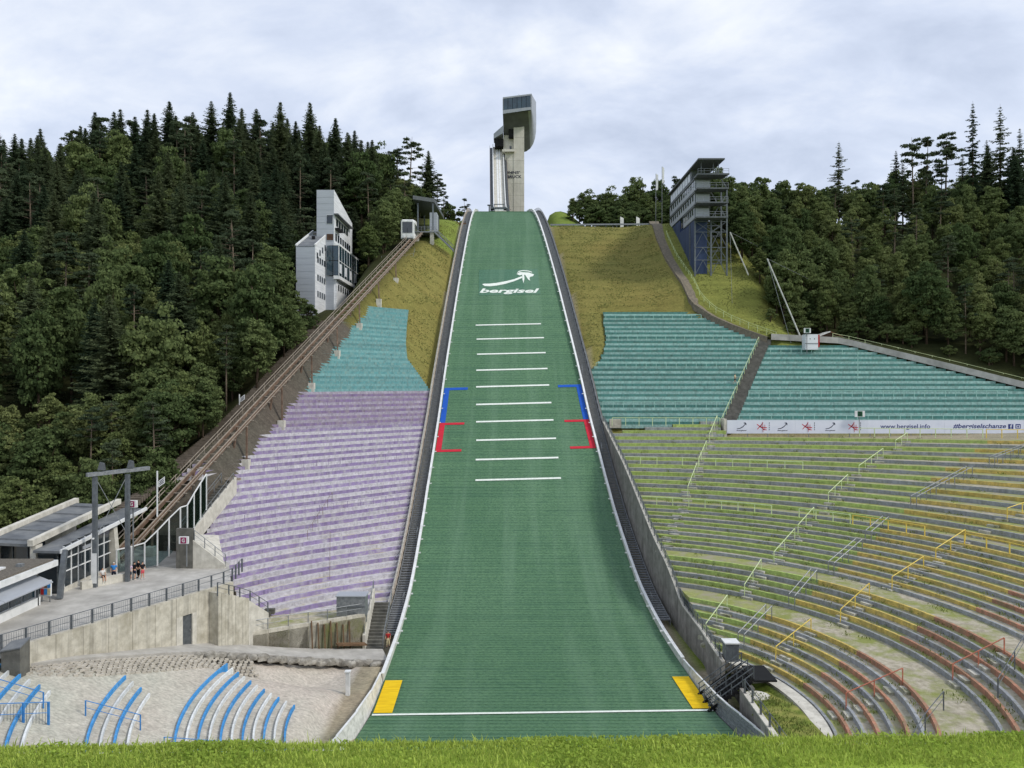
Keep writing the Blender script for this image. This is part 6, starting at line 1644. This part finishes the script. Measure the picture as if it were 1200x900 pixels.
def spruce(seed, H, R, mat, bare=.12, dens=1.0, ragged=.25, width=.16):
    rg = np.random.default_rng(seed); PP, UU, VV = [], [], []
    z = H*bare; mb = MB(); mb.tube([(0, 0, -1), (0, 0, H*.5), (0, 0, H)], [.24*H/24, .15*H/24, .015], 7)
    while z < H*.985:
        t = (z-H*bare)/(H*(1-bare)); L0 = R*(1-t)**.66*(.62+.38*min(1, t*6+.35))*(1-.45*math.exp(-((1-t)/.06)))+.05
        nb = max(3, int(rg.integers(5, 8)*dens)); ph = rg.uniform(0, 6.28)
        for k in range(nb):
            if rg.random() > .93*min(1.0, .35+dens): continue
            an = ph+6.283*k/nb+rg.uniform(-.35, .35); Lb = L0*rg.uniform(1-ragged*1.6, 1+ragged*.7)
            dr = np.array([math.cos(an), math.sin(an), 0]); drp = rg.uniform(.20, .45)*(1-t*1.25)
            ns = max(3, int(Lb/.30))
            for s in range(ns):
                f = (s+.6)/ns; p = np.array([0, 0, z])+dr*Lb*f+np.array([0, 0, -drp*Lb*f*(1.15-.45*f)+.10*Lb*f*f])
                for sd in (-1, 0, 1):
                    sz = width*(1.25-.65*f)*(1+.5*(1-t))*(.42+.58*min(1, (1-t)*3.5)); side_ = np.array([-dr[1], dr[0], 0])
                    pp = p+side_*sd*sz*1.5*(.4+.9*(1-f))+rg.normal(size=3)*.07
                    u = unit(dr*.8+side_*sd*.75+np.array([0, 0, -.25+rg.uniform(-.3, .2)])); v = unit(np.cross(u, rg.normal(size=3)*.7+np.array([0, 0, 1])))
                    PP.append(pp); UU.append(u*sz*rg.uniform(1.2, 2.0)); VV.append(v*sz*.62)
            if dens < .7 and Lb > .8:
                mb.tube([(0, 0, z), tuple(np.array([0, 0, z])+dr*Lb*.8+np.array([0, 0, -drp*Lb*.55]))], [.035, .012], 4)
        z += rg.uniform(.34, .60)*(1.0 if dens > .8 else 1.5)*(.6+.4*(1-t))
    crown = quads_mesh('crown', np.array(PP), np.array(UU), np.array(VV), mat)
    return crown, mb.mesh('trunk', M['bark'], True)
def pine(seed, H, R, mat, bare=.5):
    rg = np.random.default_rng(seed); mb = MB(); bend = rg.uniform(-.5, .5, 2)
    top = np.array([bend[0], bend[1], H]); mb.tube([(0, 0, -1), (bend[0]*.2, bend[1]*.2, H*.45), (bend[0]*.7, bend[1]*.7, H*.8), tuple(top)], [.25, .18, .10, .03], 7)
    PP, NN = [], []
    for i in range(26):
        t = rg.uniform(bare, 1.0); an = rg.uniform(0, 6.28); Lb = R*rg.uniform(.35, 1.0)*(1.1-.75*((t-bare)/(1-bare))**1.6)
        b0 = np.array([bend[0]*t*t, bend[1]*t*t, H*t]); c = b0+np.array([math.cos(an)*Lb, math.sin(an)*Lb, rg.uniform(-.2, .7)])
        mb.tube([tuple(b0), tuple(c)], [.06, .02], 4)
        n = 90; q = unit(rg.normal(size=(n, 3))); q[:, 2] = np.abs(q[:, 2])*.8; rr = rg.uniform(.5, 1.0)*R*.38
        PP.append(c+q*rg.uniform(.35, 1.1, (n, 1))*np.array([rr, rr, rr*.5])); NN.append(q)
    PP = np.concatenate(PP); NN = unit(np.concatenate(NN)+rg.normal(size=(len(PP), 3))*.7)
    a = unit(np.cross(NN, rg.normal(size=NN.shape))); b = np.cross(NN, a); s = rg.uniform(.5, 1.2, (len(PP), 1))*.30
    return quads_mesh('crown', PP, a*s*.8, b*s*.32, mat), mb.mesh('trunk', M['bark_pale'], True)
VAR = {}
VAR['spruce'] = [spruce(100+i, 24, 4.6+.4*(i % 3), M['needles'], bare=.06+.05*(i % 2), ragged=.28+.08*(i % 3), width=.18) for i in range(6)]
VAR['sparse'] = [spruce(140+i, 27, 3.6, M['needles'], bare=.30, dens=.62, ragged=.5, width=.15) for i in range(3)]
VAR['pine'] = [pine(180+i, 20, 3.2, M['pine_needles'], bare=.42+.1*(i % 3)) for i in range(5)]
VAR['decid'] = [decid(220+i, 15, 4.1+.35*(i % 3), M['leaves'], nl=118+8*(i % 3), per=62, low=.05) for i in range(6)]
VAR['light'] = [decid(260+i, 13, 3.2+.4*(i % 2), M['leaves_light'], leaf=.24, nl=104, per=66, low=.06) for i in range(4)]
VAR['shrub'] = [decid(300+i, 5.5, 2.6, M['leaves'], leaf=.24, nl=30, per=85, low=.02) for i in range(3)]
LAB = {'spruce': ('spruce_tree', 'tall dark spruce with drooping branches in the wood', 'tree'), 'sparse': ('thin_spruce_tree', 'tall thin half bare spruce standing above the wood', 'tree'),
       'pine': ('pine_tree', 'pine with a bare trunk and tufted grey green crown', 'tree'), 'decid': ('broadleaf_tree', 'rounded mid green broadleaf tree at the wood edge', 'tree'),
       'light': ('birch_tree', 'light yellow green broadleaf tree in the wood edge', 'tree'), 'shrub': ('shrub', 'low dense green shrub at the foot of the wood', 'shrub')}
GRP = {'L': 'left of the funicular', 'R': 'behind the turquoise stand', 'C': 'on the crest beside the take-off'}
rt = random.Random(77)
def tree(kind, x, y, hgt, where, vi=None, wide=1.0, sink=.3, label=None, loc_z=None):
    v = VAR[kind]; cr_, tr_ = v[vi if vi is not None else rt.randrange(len(v))]
    base = {'spruce': 24, 'sparse': 27, 'pine': 20, 'decid': 15, 'light': 13, 'shrub': 5.5}[kind]; s = hgt/base
    nm, lb, ct = LAB[kind]
    r = empty(nm, (x, y, (G(x, y) if loc_z is None else loc_z)-sink), label or '%s %s' % (lb, GRP[where]), ct, None if label else 'trees: %s %s' % (nm.replace('_', ' '), GRP[where]), rz=rt.uniform(0, 6.28))
    if kind in ('decid', 'light') and hgt > 12: wide *= rt.uniform(.68, .95)
    sw = s**.5*wide if kind in ('spruce', 'sparse') else s*wide
    r.scale = (sw*rt.uniform(.92, 1.1), sw*rt.uniform(.92, 1.1), s)
    for n_, me in (('crown', cr_), ('trunk', tr_)):
        o = bpy.data.objects.new(n_, me); col.objects.link(o); o.parent = r
    return r
pts_used = []
def free(x, y, d):
    for (a, b, e) in pts_used:
        if (a-x)**2+(b-y)**2 < (0.5*(d+e))**2: return False
    return True
cnt = {}
def scatter(n, fx, where, chooser, spacing):
    for _ in range(n):
        p = fx()
        if p is None: continue
        x, y = p; k, h, d = chooser(x, y)
        if k is None or not free(x, y, d*spacing) or cnt.get(k, 0) >= 290: continue
        pts_used.append((x, y, d*spacing)); cnt[k] = cnt.get(k, 0)+1; tree(k, x, y, h, where)
def left_pos():
    y = rt.uniform(84, 250); x = rt.uniform(-.73*y-4, -24)
    lim = trackX(y)-5.0 if y < 178 else -27
    if x > lim: return None
    u_ = x/y
    if -.30 < u_ < -.19 and y < 178 and x > -47: return None          # sight line to the judging building
    if -45 < x < -33 and 143 < y < 184: return None
    if y < 95 and x > -52: return None
    if y > 215 and x > -24: return None
    return x, y
def left_kind(x, y):
    e_ = trackX(min(y, 178))-x
    u_ = x/y
    if y < 106: return ('light' if rt.random() < .55 else 'decid', rt.uniform(8, 11.5), 5.0)
    if y < 150 and rt.random() < .60: return ('decid', rt.uniform(14, 19), 5.6) if rt.random() < .75 else ('light', rt.uniform(12, 16), 5.0)
    if e_ < 10: return (rt.choice(['decid', 'decid', 'light', 'pine']), rt.uniform(9, 13), 5.0)
    r_ = rt.random()
    if y > 190: return ('spruce', rt.uniform(19, 28) if y > 205 else rt.uniform(17, 23), 4.7) if r_ < .66 else ('pine', rt.uniform(17, 23), 4.6) if r_ < .86 else ('decid', rt.uniform(17, 22), 5.4)
    if r_ < .42: return ('spruce', rt.uniform(18, 24), 4.8)
    if r_ < .62: return ('pine', rt.uniform(16, 21), 5.0)
    if r_ < .74: return ('light', rt.uniform(13, 18), 5.0)
    return ('decid', rt.uniform(15, 21), 5.6)
scatter(9000, left_pos, 'L', left_kind, 1.0)
# slim trees that stand out on the skyline between wood and tower
for (px, py, D, k, h) in ((480, 160, 206, 'pine', 20), (466, 172, 208, 'pine', 17), (502, 176, 212, 'spruce', 18), (512, 205, 213, 'pine', 12), (520, 222, 216, 'pine', 9), (492, 215, 210, 'light', 10), (545, 233, 236, 'pine', 8), (474, 205, 205, 'light', 12), (458, 215, 203, 'decid', 12), (526, 236, 222, 'shrub', 5)):
    p = at(px, py, D); tree(k, p.x, p.y, max(3.5, p.z-G(p.x, p.y)+.3), 'L' if k != 'light' else 'L', sink=.3)
# screening growth round the judging building and track
for (x, y, h, k) in ((-43.6, 147.6, 7.5, 'pine'), (-40.0, 144.5, 4.5, 'shrub'), (-37.6, 141, 4, 'shrub'), (-45.6, 156, 15, 'decid'), (-46.5, 163, 17, 'decid'), (-44.8, 149.8, 8, 'decid'), (-33.6, 178.5, 8, 'decid'), (-31.6, 170.5, 6.5, 'decid'), (-33.0, 174.5, 6.5, 'light'), (-42, 182, 17, 'spruce'), (-38, 185, 18, 'spruce'), (-34, 186, 16, 'spruce'), (-30.5, 182, 12, 'decid'), (-45, 180, 19, 'spruce'), (-28, 188, 13, 'decid'), (-27, 195, 15, 'pine'), (-47, 170, 19, 'spruce'), (-48, 176, 20, 'pine'), (-24.5, 201, 9, 'decid'), (-29.5, 176, 4, 'shrub'), (-42.5, 140, 8, 'decid'), (-44, 134, 9, 'decid'), (-45.5, 127, 9.5, 'light'), (-42.6, 121, 6, 'decid'), (-46.5, 116, 9, 'decid'), (-46.0, 108, 7, 'light'), (-47.5, 101, 7.5, 'light')):
    tree(k, x, y, h, 'L')
# dense growth down to the track, low where the judging building looks over it
def edge_pos():
    y = rt.uniform(90, 172); x = trackX(y)-rt.uniform(2.6, 20)
    if -45 < x < -33 and 143 < y < 184: return None
    return x, y
def edge_kind(x, y):
    lim = 14.0
    if x/y > -.30: lim = (.088 if x/y > -.285 else .12)*y-G(x, y)
    if lim < 1.2: return (None, 0, 0)
    h = rt.uniform(.65, 1.0)*min(lim, 12.0)
    if h < 5.2: return ('shrub', max(h, 2.0), 2.6)
    return (rt.choice(['decid', 'light', 'decid', 'pine']), h, 4.2)
scatter(3500, edge_pos, 'L', edge_kind, .62)
def under_pos():
    y = rt.uniform(90, 150); x = trackX(y)-rt.uniform(14, 60)
    return (x, y) if x > -.72*y-3 else None
scatter(260, under_pos, 'L', lambda x, y: ('shrub', rt.uniform(3, 5.5), 3.0), .8)
def right_pos():
    y = rt.uniform(132, 240); x = rt.uniform(44, .74*y+4)
    if x > .74*y+3: return None
    if y < teal_top(x)+6.5: return None
    if x < 55 and y < 176: return None
    if x < 51 and y < 206: return None
    if y > 205 and x < 47: return None
    return x, y
def right_kind(x, y):
    r_ = rt.random()
    if x/y > .50 and y > 200 and r_ < .30: return (rt.choice(['sparse', 'sparse', 'pine']), rt.uniform(19, 27), 5.5)
    if x/y > .62 and r_ < .30 and y > 185: return ('spruce', rt.uniform(20, 27), 5.0)
    if r_ < .14: return ('pine', rt.uniform(13, 17), 5.5)
    if r_ < .50: return ('light', rt.uniform(10, 15), 5.2)
    return ('decid', rt.uniform(11, 17), 6.0)
scatter(5000, right_pos, 'R', right_kind, .98)
for (px, py, D, k, h) in ((983, 165, 214, 'sparse', 0), (1050, 175, 218, 'sparse', 0), (1070, 160, 216, 'pine', 0), (1085, 163, 218, 'pine', 0), (1108, 160, 220, 'pine', 0), (1140, 118, 208, 'sparse', 0), (1172, 122, 206, 'sparse', 0), (1195, 150, 205, 'sparse', 0), (1128, 180, 214, 'sparse', 0), (1158, 170, 212, 'spruce', 0), (1188, 172, 204, 'spruce', 0), (890, 206, 200, 'decid', 0), (868, 212, 198, 'decid', 0), (943, 208, 206, 'light', 0), (965, 228, 204, 'decid', 0), (1020, 232, 210, 'decid', 0), (1088, 232, 226, 'decid', 0), (1076, 240, 222, 'decid', 0), (1100, 240, 224, 'decid', 0)):
    p = at(px, py, D); tree(k, p.x, p.y, p.z-G(p.x, p.y)+.3, 'R')
# screen round the judging tower, shrubs under the wood edge
for (x, y, h, k) in ((50.5, 183, 12, 'decid'), (52.5, 176, 11, 'decid'), (54.6, 169.5, 8.5, 'light'), (51.5, 190, 13, 'decid'), (56.5, 164, 9, 'decid'), (59.5, 161, 8, 'decid'), (62.0, 163, 9, 'decid'), (64.5, 160.5, 7.5, 'light'), (54, 160.5, 3.2, 'shrub'), (57.5, 158.2, 3, 'shrub'), (70, 160, 9, 'light'), (75, 157, 9.5, 'decid'), (80.5, 154, 11, 'light'), (86, 151.5, 10, 'decid'), (91, 149.5, 11, 'light'), (96, 147, 11, 'decid'), (101, 146, 10, 'decid'), (49.5, 198, 12, 'decid'), (68, 158.5, 3.2, 'shrub'), (73, 155.5, 3, 'shrub'), (79, 152, 3.2, 'shrub'), (85, 149.5, 2.8, 'shrub'), (92, 147.3, 3, 'shrub')):
    tree(k, x, y, h, 'R')
def rfoot():
    x = rt.uniform(55, 108); y = teal_top(x)+rt.uniform(4.4, 16)
    return (x, y) if x < .73*y+2 and (x > 70 or y > 158.5 or x < 62) else None
scatter(420, rfoot, 'R', lambda x, y: ('shrub', rt.uniform(2.6, 5.0), 2.8), .75)
# grove on the crest right of the take-off
for (px, py, D, k) in ((672, 232, 226, 'decid'), (688, 222, 224, 'decid'), (703, 228, 227, 'decid'), (716, 219, 225, 'decid'), (731, 228, 222, 'decid'), (745, 206, 230, 'decid'), (760, 222, 222, 'light'), (772, 209, 228, 'decid'), (783, 226, 221, 'decid'), (695, 238, 219, 'shrub'), (742, 236, 218, 'decid'), (722, 240, 217, 'shrub'), (768, 238, 217, 'decid'), (780, 240, 215, 'shrub'), (707, 240, 218, 'shrub'), (752, 242, 216, 'shrub'), (736, 243, 215, 'shrub'), (679, 243, 220, 'shrub'), (671, 250, 219, 'shrub'), (690, 250, 216, 'shrub'), (700, 248, 216, 'shrub'), (714, 250, 215, 'shrub'), (728, 250, 214.5, 'shrub'), (744, 251, 214, 'shrub'), (760, 251, 213.5, 'shrub'), (774, 250, 213, 'shrub'), (786, 250, 212, 'shrub')):
    p = at(px, py, D); tree(k, p.x, p.y, max(4.5, p.z-G(p.x, p.y)+.4), 'C')
for (x, y, h, k) in ((-49, 99, 8.5, 'light'), (-53, 101, 9.5, 'light'), (-58, 100, 9, 'decid'), (-63, 97, 9, 'light'), (-68, 98, 9.5, 'decid'), (-46.5, 95, 4, 'shrub'), (-50, 94, 4, 'shrub'), (-55, 93.5, 4.5, 'shrub'), (-60, 92.5, 5, 'shrub'), (-44.6, 99.5, 3.5, 'shrub'), (-65, 91, 6, 'decid')):
    tree(k, x, y, h, 'L')
print('TREES', cnt)
# ------------------------------------------------------------------ people
def skin_obj(name, verts, edges, radii, mat, parent, root_i=0, sub=1):
    me = bpy.data.meshes.new(name); me.from_pydata([tuple(v) for v in verts], edges, [])
    o = bpy.data.objects.new(name, me); col.objects.link(o)
    o.modifiers.new('skin', 'SKIN'); sm_ = o.modifiers.new('sub', 'SUBSURF'); sm_.levels = sub; sm_.render_levels = sub
    for i, r_ in enumerate(radii): d = me.skin_vertices[0].data[i]; d.radius = (r_, r_); d.use_root = (i == root_i)
    dg = bpy.context.evaluated_depsgraph_get(); out = bpy.data.meshes.new_from_object(o.evaluated_get(dg)); bpy.data.objects.remove(o)
    out.materials.clear(); out.materials.append(mat); out.polygons.foreach_set('use_smooth', [True]*len(out.polygons))
    b = bpy.data.objects.new(name, out); col.objects.link(b); b.parent = parent; return b
def person(loc, rz, label, top, bottom, H=1.72, pose='stand', hair='hair_dark', long_bottom=False, cap=None, arms=0.0, sleeve=True):
    r = empty('person', loc, label, 'person', rz=rz); s = H/1.72
    hip, kn = .92*s, .5*s
    sit = pose == 'sit'; run = pose == 'run'
    if sit: hip = .12*s
    V = lambda *p: Vector(p)
    def leg(sd, f):
        if sit: return [V(.09*sd*s, 0, hip), V(.11*sd*s, -.42*s, hip+.03), V(.11*sd*s, -.46*s, hip-.42*s), V(.11*sd*s, -.58*s, hip-.44*s)]
        return [V(.09*sd*s, 0, hip), V(.11*sd*s, -.10*f*s, kn+.02*abs(f)), V(.12*sd*s, .18*f*s+(.02*s), .09*s+(.12*s if f < 0 else 0)), V(.12*sd*s, .18*f*s-.15*s, .035*s+(.10*s if f < 0 else 0))]
    def arm(sd, f):
        sh = V(.19*sd*s, 0, hip+.50*s)
        return [sh, V(.25*sd*s, -.10*f*s+.02, hip+.23*s), V(.23*sd*s, -(.12+.25*f)*s, hip+(.02+.20*abs(f))*s), V(.22*sd*s, -(.15+.30*f)*s, hip+(-.06+.26*abs(f))*s)]
    fl = (1.2, -1.2) if run else (.25, -.25) if not sit else (0, 0)
    fa = (1.0, .6) if run else (arms, arms*.6)
    spine = [V(0, 0, hip), V(0, .01, hip+.25*s), V(0, 0, hip+.46*s), V(0, 0, hip+.58*s), V(0, -.02, hip+.66*s), V(0, -.03, hip+.77*s)]
    v = list(spine); rd_ = [.13*s, .12*s, .14*s, .055*s, .085*s, .07*s]; e_ = [(i, i+1) for i in range(5)]
    L1, L2, A1, A2 = leg(-1, fl[0]), leg(1, fl[1]), arm(-1, fa[0]), arm(1, fa[1])
    for ch, rr, root_ in ((L1, (.085, .06, .04, .035), 0), (L2, (.085, .06, .04, .035), 0), (A1, (.055, .043, .03, .032), 2), (A2, (.055, .043, .03, .032), 2)):
        b0 = len(v); v += ch; rd_ += [q*s for q in rr]; e_.append((root_, b0)); e_ += [(b0+i, b0+i+1) for i in range(len(ch)-1)]
    skin_obj('body', v, e_, rd_, M['skin'], r)
    # shirt with sleeves, lower garment
    vs_ = [spine[0]+V(0, 0, .02*s), spine[1], spine[2], spine[2]+V(0, 0, .06*s)]; rs = [.15*s, .14*s, .155*s, .10*s]; es = [(0, 1), (1, 2), (2, 3)]
    if sleeve:
        for A_ in (A1, A2):
            b0 = len(vs_); vs_ += [A_[0], A_[0].lerp(A_[1], .75)]; rs += [.075*s, .062*s]; es += [(2, b0), (b0, b0+1)]
    skin_obj('shirt', vs_, es, rs, M[top], r)
    k_ = 1.9 if long_bottom else .85
    vl = [spine[0]+V(0, 0, .06*s), spine[0]-V(0, 0, .03*s)]; rl_ = [.145*s, .14*s]; el = [(0, 1)]
    for Lg in (L1, L2):
        b0 = len(vl); vl += [Lg[0].lerp(Lg[1], .35), Lg[0].lerp(Lg[1], min(k_, 1))]; rl_ += [.10*s, .088*s]; el += [(1, b0), (b0, b0+1)]
        if long_bottom: vl.append(Lg[1].lerp(Lg[2], .85)); rl_.append(.062*s); el.append((b0+1, b0+2))
    skin_obj('trousers' if long_bottom else 'shorts', vl, el, rl_, M[bottom], r)
    hd = spine[4]
    skin_obj('cap' if cap else 'hair', [hd+V(0, .035*s, .0), hd+V(0, .03*s, .075*s), hd+V(0, .0, .135*s)], [(0, 1), (1, 2)], [.078*s, .098*s, .066*s], M[cap or hair], r)
    for Lg in (L1, L2):
        skin_obj('shoe', [Lg[2]+V(0, .03*s, -.045*s), Lg[3]+V(0, -.05*s, -.0*s)], [(0, 1)], [.05*s, .042*s], M['cloth_white' if not long_bottom else 'cloth_black'], r)
    return r
PZf = PZ
def pl_(px, py): D = F*19.0/(py-450); return ((px-600)/F*D, D, PZf)
person(pl_(152.0, 680.5), .5, 'person in a pale top and navy shorts standing beside the light gantry post', 'cloth_lilac', 'cloth_navy', 1.66, arms=.5)
person(pl_(157.5, 679.5), 2.8, 'person in dark T-shirt and dark shorts, seen from behind among the waiting group', 'cloth_black', 'cloth_navy', 1.76, arms=.2)
person(pl_(162.2, 677.5), -.6, 'person dressed all in black with long trousers among the waiting group', 'cloth_black', 'cloth_black', 1.78, long_bottom=True)
person(pl_(167.0, 679.0), 1.0, 'person in a black top and pink shorts at the edge of the waiting group', 'cloth_black', 'cloth_pink', 1.72, arms=.4)
person((-38.35, 74.05, PZ), .3, 'person in a bright blue top and white cap behind the seat wall', 'cloth_blue', 'cloth_navy', 1.84, cap='cloth_white')
person((-38.75, 72.75, PZ+.72), .9, 'person in white sitting on the low seat wall', 'cloth_white', 'cloth_black', 1.68, pose='sit', arms=.5)
Dp_ = 143.6
person((41.4, Pinv(hs2[15])+.25, hs2[15]), .8, 'runner in black shorts and light top climbing the turquoise rows by the stairway', 'cloth_cream', 'cloth_black', 1.78, pose='run')
person((-12.9, 80.0, -27.4), .2, 'person in a red top standing at the foot of the slope stairs', 'cloth_red', 'cloth_cream', 1.7, long_bottom=True)

# ------------------------------------------------------------------ lawn in the foreground
rgx = np.random.default_rng(9)
def lawn_z(x, y):
    t = np.clip((y-3.74)/.66, 0, 1); return -1.76+.012*np.clip(x, -6, 6)-.40*t*t*(3-2*t)
def blades(n, x0, x1, y0, y1, hmin, hmax, name, mat):
    x = rgx.uniform(x0, x1, n); y = y0+(y1-y0)*rgx.random(n)**.9
    z = lawn_z(x, y)-.01
    dirn = rgx.uniform(0, 6.283, n); h = rgx.uniform(hmin, hmax, n)*(0.75+.5*rgx.random(n)*(1+.35*np.sin(x*2.1+1.3*np.sin(y*3)))); w = rgx.uniform(.0016, .0038, n); ln = rgx.uniform(.15, .9, n)*h
    b = np.stack([x, y, z], 1); s = np.stack([np.cos(dirn)*w, np.sin(dirn)*w, 0*w], 1); l = np.stack([-np.sin(dirn)*ln, np.cos(dirn)*ln, 0*w], 1); up = np.stack([0*h, 0*h, h], 1)
    v = np.stack([b-s, b+s, b+s*.8+l*.35+up*.6, b-s*.8+l*.35+up*.6, b+l+up], 1).reshape(-1, 3)
    f = []
    for i in range(n): k = 5*i; f.append((k, k+1, k+2, k+3)); f.append((k+3, k+2, k+4))
    me = bpy.data.meshes.new(name); me.from_pydata(v.tolist(), [], f); me.materials.append(mat)
    o = link(name, me); return o
leaf_mat('grass_blades', (0.26, 0.36, 0.06), (0.50, 0.58, 0.13), var=.35, trans=.45, nscale=5.0)
tag(blades(4200, -5.5, 5.5, 3.4, 4.15, .03, .055, 'tall_grass', M['grass_blades']), 'scattered taller grass stalks rising above the lawn', 'grass', kind='stuff')
tag(blades(190000, -5.5, 5.5, 2.7, 4.15, .008, .026, 'lawn_grass', M['grass_blades']), 'short bright green lawn grass on the bank in front', 'grass', kind='stuff')
def clover(n):
    x = rgx.uniform(-5.5, 5.5, n); y = rgx.uniform(3.35, 4.1, n); keep = (np.sin(x*3.1)+np.sin(x*7.7+y*5)+rgx.normal(size=n)*.6) > .5; x, y = x[keep], y[keep]; n = len(x)
    z = lawn_z(x, y)+rgx.uniform(.008, .024, n); P_ = np.stack([x, y, z], 1)
    nn = unit(rgx.normal(size=(n, 3))*.5+np.array([0, -.3, 1])); a = unit(np.cross(nn, rgx.normal(size=(n, 3)))); b = np.cross(nn, a); s = rgx.uniform(.003, .007, (n, 1))
    return link('clover_leaves', quads_mesh('clover_leaves', P_, a*s, b*s, M['grass_blades']))
tag(clover(42000), 'small clover leaves scattered through the lawn', 'clover', kind='stuff')
# weeds and moss tufts along the low rows and wall feet
def tufts(pts, mat, name, label):
    PP = []
    for (x, y, z, r_, n) in pts:
        q = rgx.normal(size=(n, 3))*np.array([r_, r_, .05]); q[:, 2] = np.abs(q[:, 2])+rgx.uniform(.03, .22, n); PP.append(np.array([x, y, z])+q)
    PP = np.concatenate(PP); n = len(PP); up = unit(np.stack([rgx.normal(size=n)*.45, rgx.normal(size=n)*.45, np.ones(n)], 1)); sd = unit(np.cross(up, rgx.normal(size=(n, 3)))); s = rgx.uniform(.6, 1.3, (n, 1))
    return tag(link(name, quads_mesh(name, PP, sd*s*.03, up*s*.085, mat)), label, 'weeds', kind='stuff')
leaf_mat('weed_leaves', (0.15, 0.19, 0.05), (0.26, 0.28, 0.09), trans=.4)
tl = []
for k in range(len(seq)-1):
    rr, hh, c_ = seq[k]; rn = seq[k+1][0]; cp = circle_pts(rr)
    for p in cp[::1]:
        if rgx.random() < (.75 if rr < 40 else .4):
            if math.sin(p[0]*.9+rr*1.7)+math.sin(p[1]*.6-rr)+rgx.normal()*.7 < .35: continue
            t_ = rgx.uniform(.5, .95); q = proj_back(p, rr, rn); tl.append((lerp(p[0], q[0], t_), lerp(p[1], q[1], t_), hh-.04, .28, 16))
for k in range(90):
    tl.append((rgx.uniform(19.4, 22.8), rgx.uniform(51, 64.5), -26.05, .35, 16))
tufts(tl, M['weed_leaves'], 'row_weeds', 'weeds and grass growing between the rows of the curved stand')

# rough grass on the banks beside the slope
leaf_mat('bank_blades', (0.27, 0.24, 0.10), (0.26, 0.29, 0.10), var=.3, trans=.5, nscale=.18)
def bank_tufts(n):
    X = np.concatenate([rgx.uniform(12, 56, n), rgx.uniform(-32, -12, n//2)]); D = np.concatenate([rgx.uniform(146, 208, n), rgx.uniform(141, 206, n//2)])
    pts = []
    for x, d in zip(X, D):
        if x > 0:
            if x < wallR(d)+.6 or (d < teal_top(x)+.8 and x > teal_left(d)-.4): continue
            pc = float(np.interp(d, [154, 158, 164, 172, 180, 190, 206], [52.4, 46.2, 39.2, 37.8, 37.0, 36.9, 38.0]))
            if abs(x-pc) < 1.9: continue
        else:
            if x > wallL(d)-.8 or x < trackX(d)+1.5: continue
            hh = P(d+drop(x, d))
            if hh < 16 and x < wallL(d)-left_right_edge(hh)-.2: continue
        if math.sin(x*.7+3*math.sin(d*.21))+math.sin(d*1.9+x*.13)+rgx.normal()*.8 < -.2: continue
        pts.append((x, d, G(x, d)+.06))
    P_ = np.array(pts); m = len(P_); up = unit(np.stack([rgx.normal(size=m)*.5, rgx.normal(size=m)*.5-.2, np.ones(m)], 1)); sd = unit(np.cross(up, rgx.normal(size=(m, 3)))); s_ = rgx.uniform(.5, 1.3, (m, 1))
    return tag(link('bank_grass', quads_mesh('bank_grass', P_, sd*s_*.15, up*s_*.06, M['bank_blades'])), 'rough dry grass tufts on the banks beside the landing slope', 'grass', kind='stuff')
bank_tufts(30000)
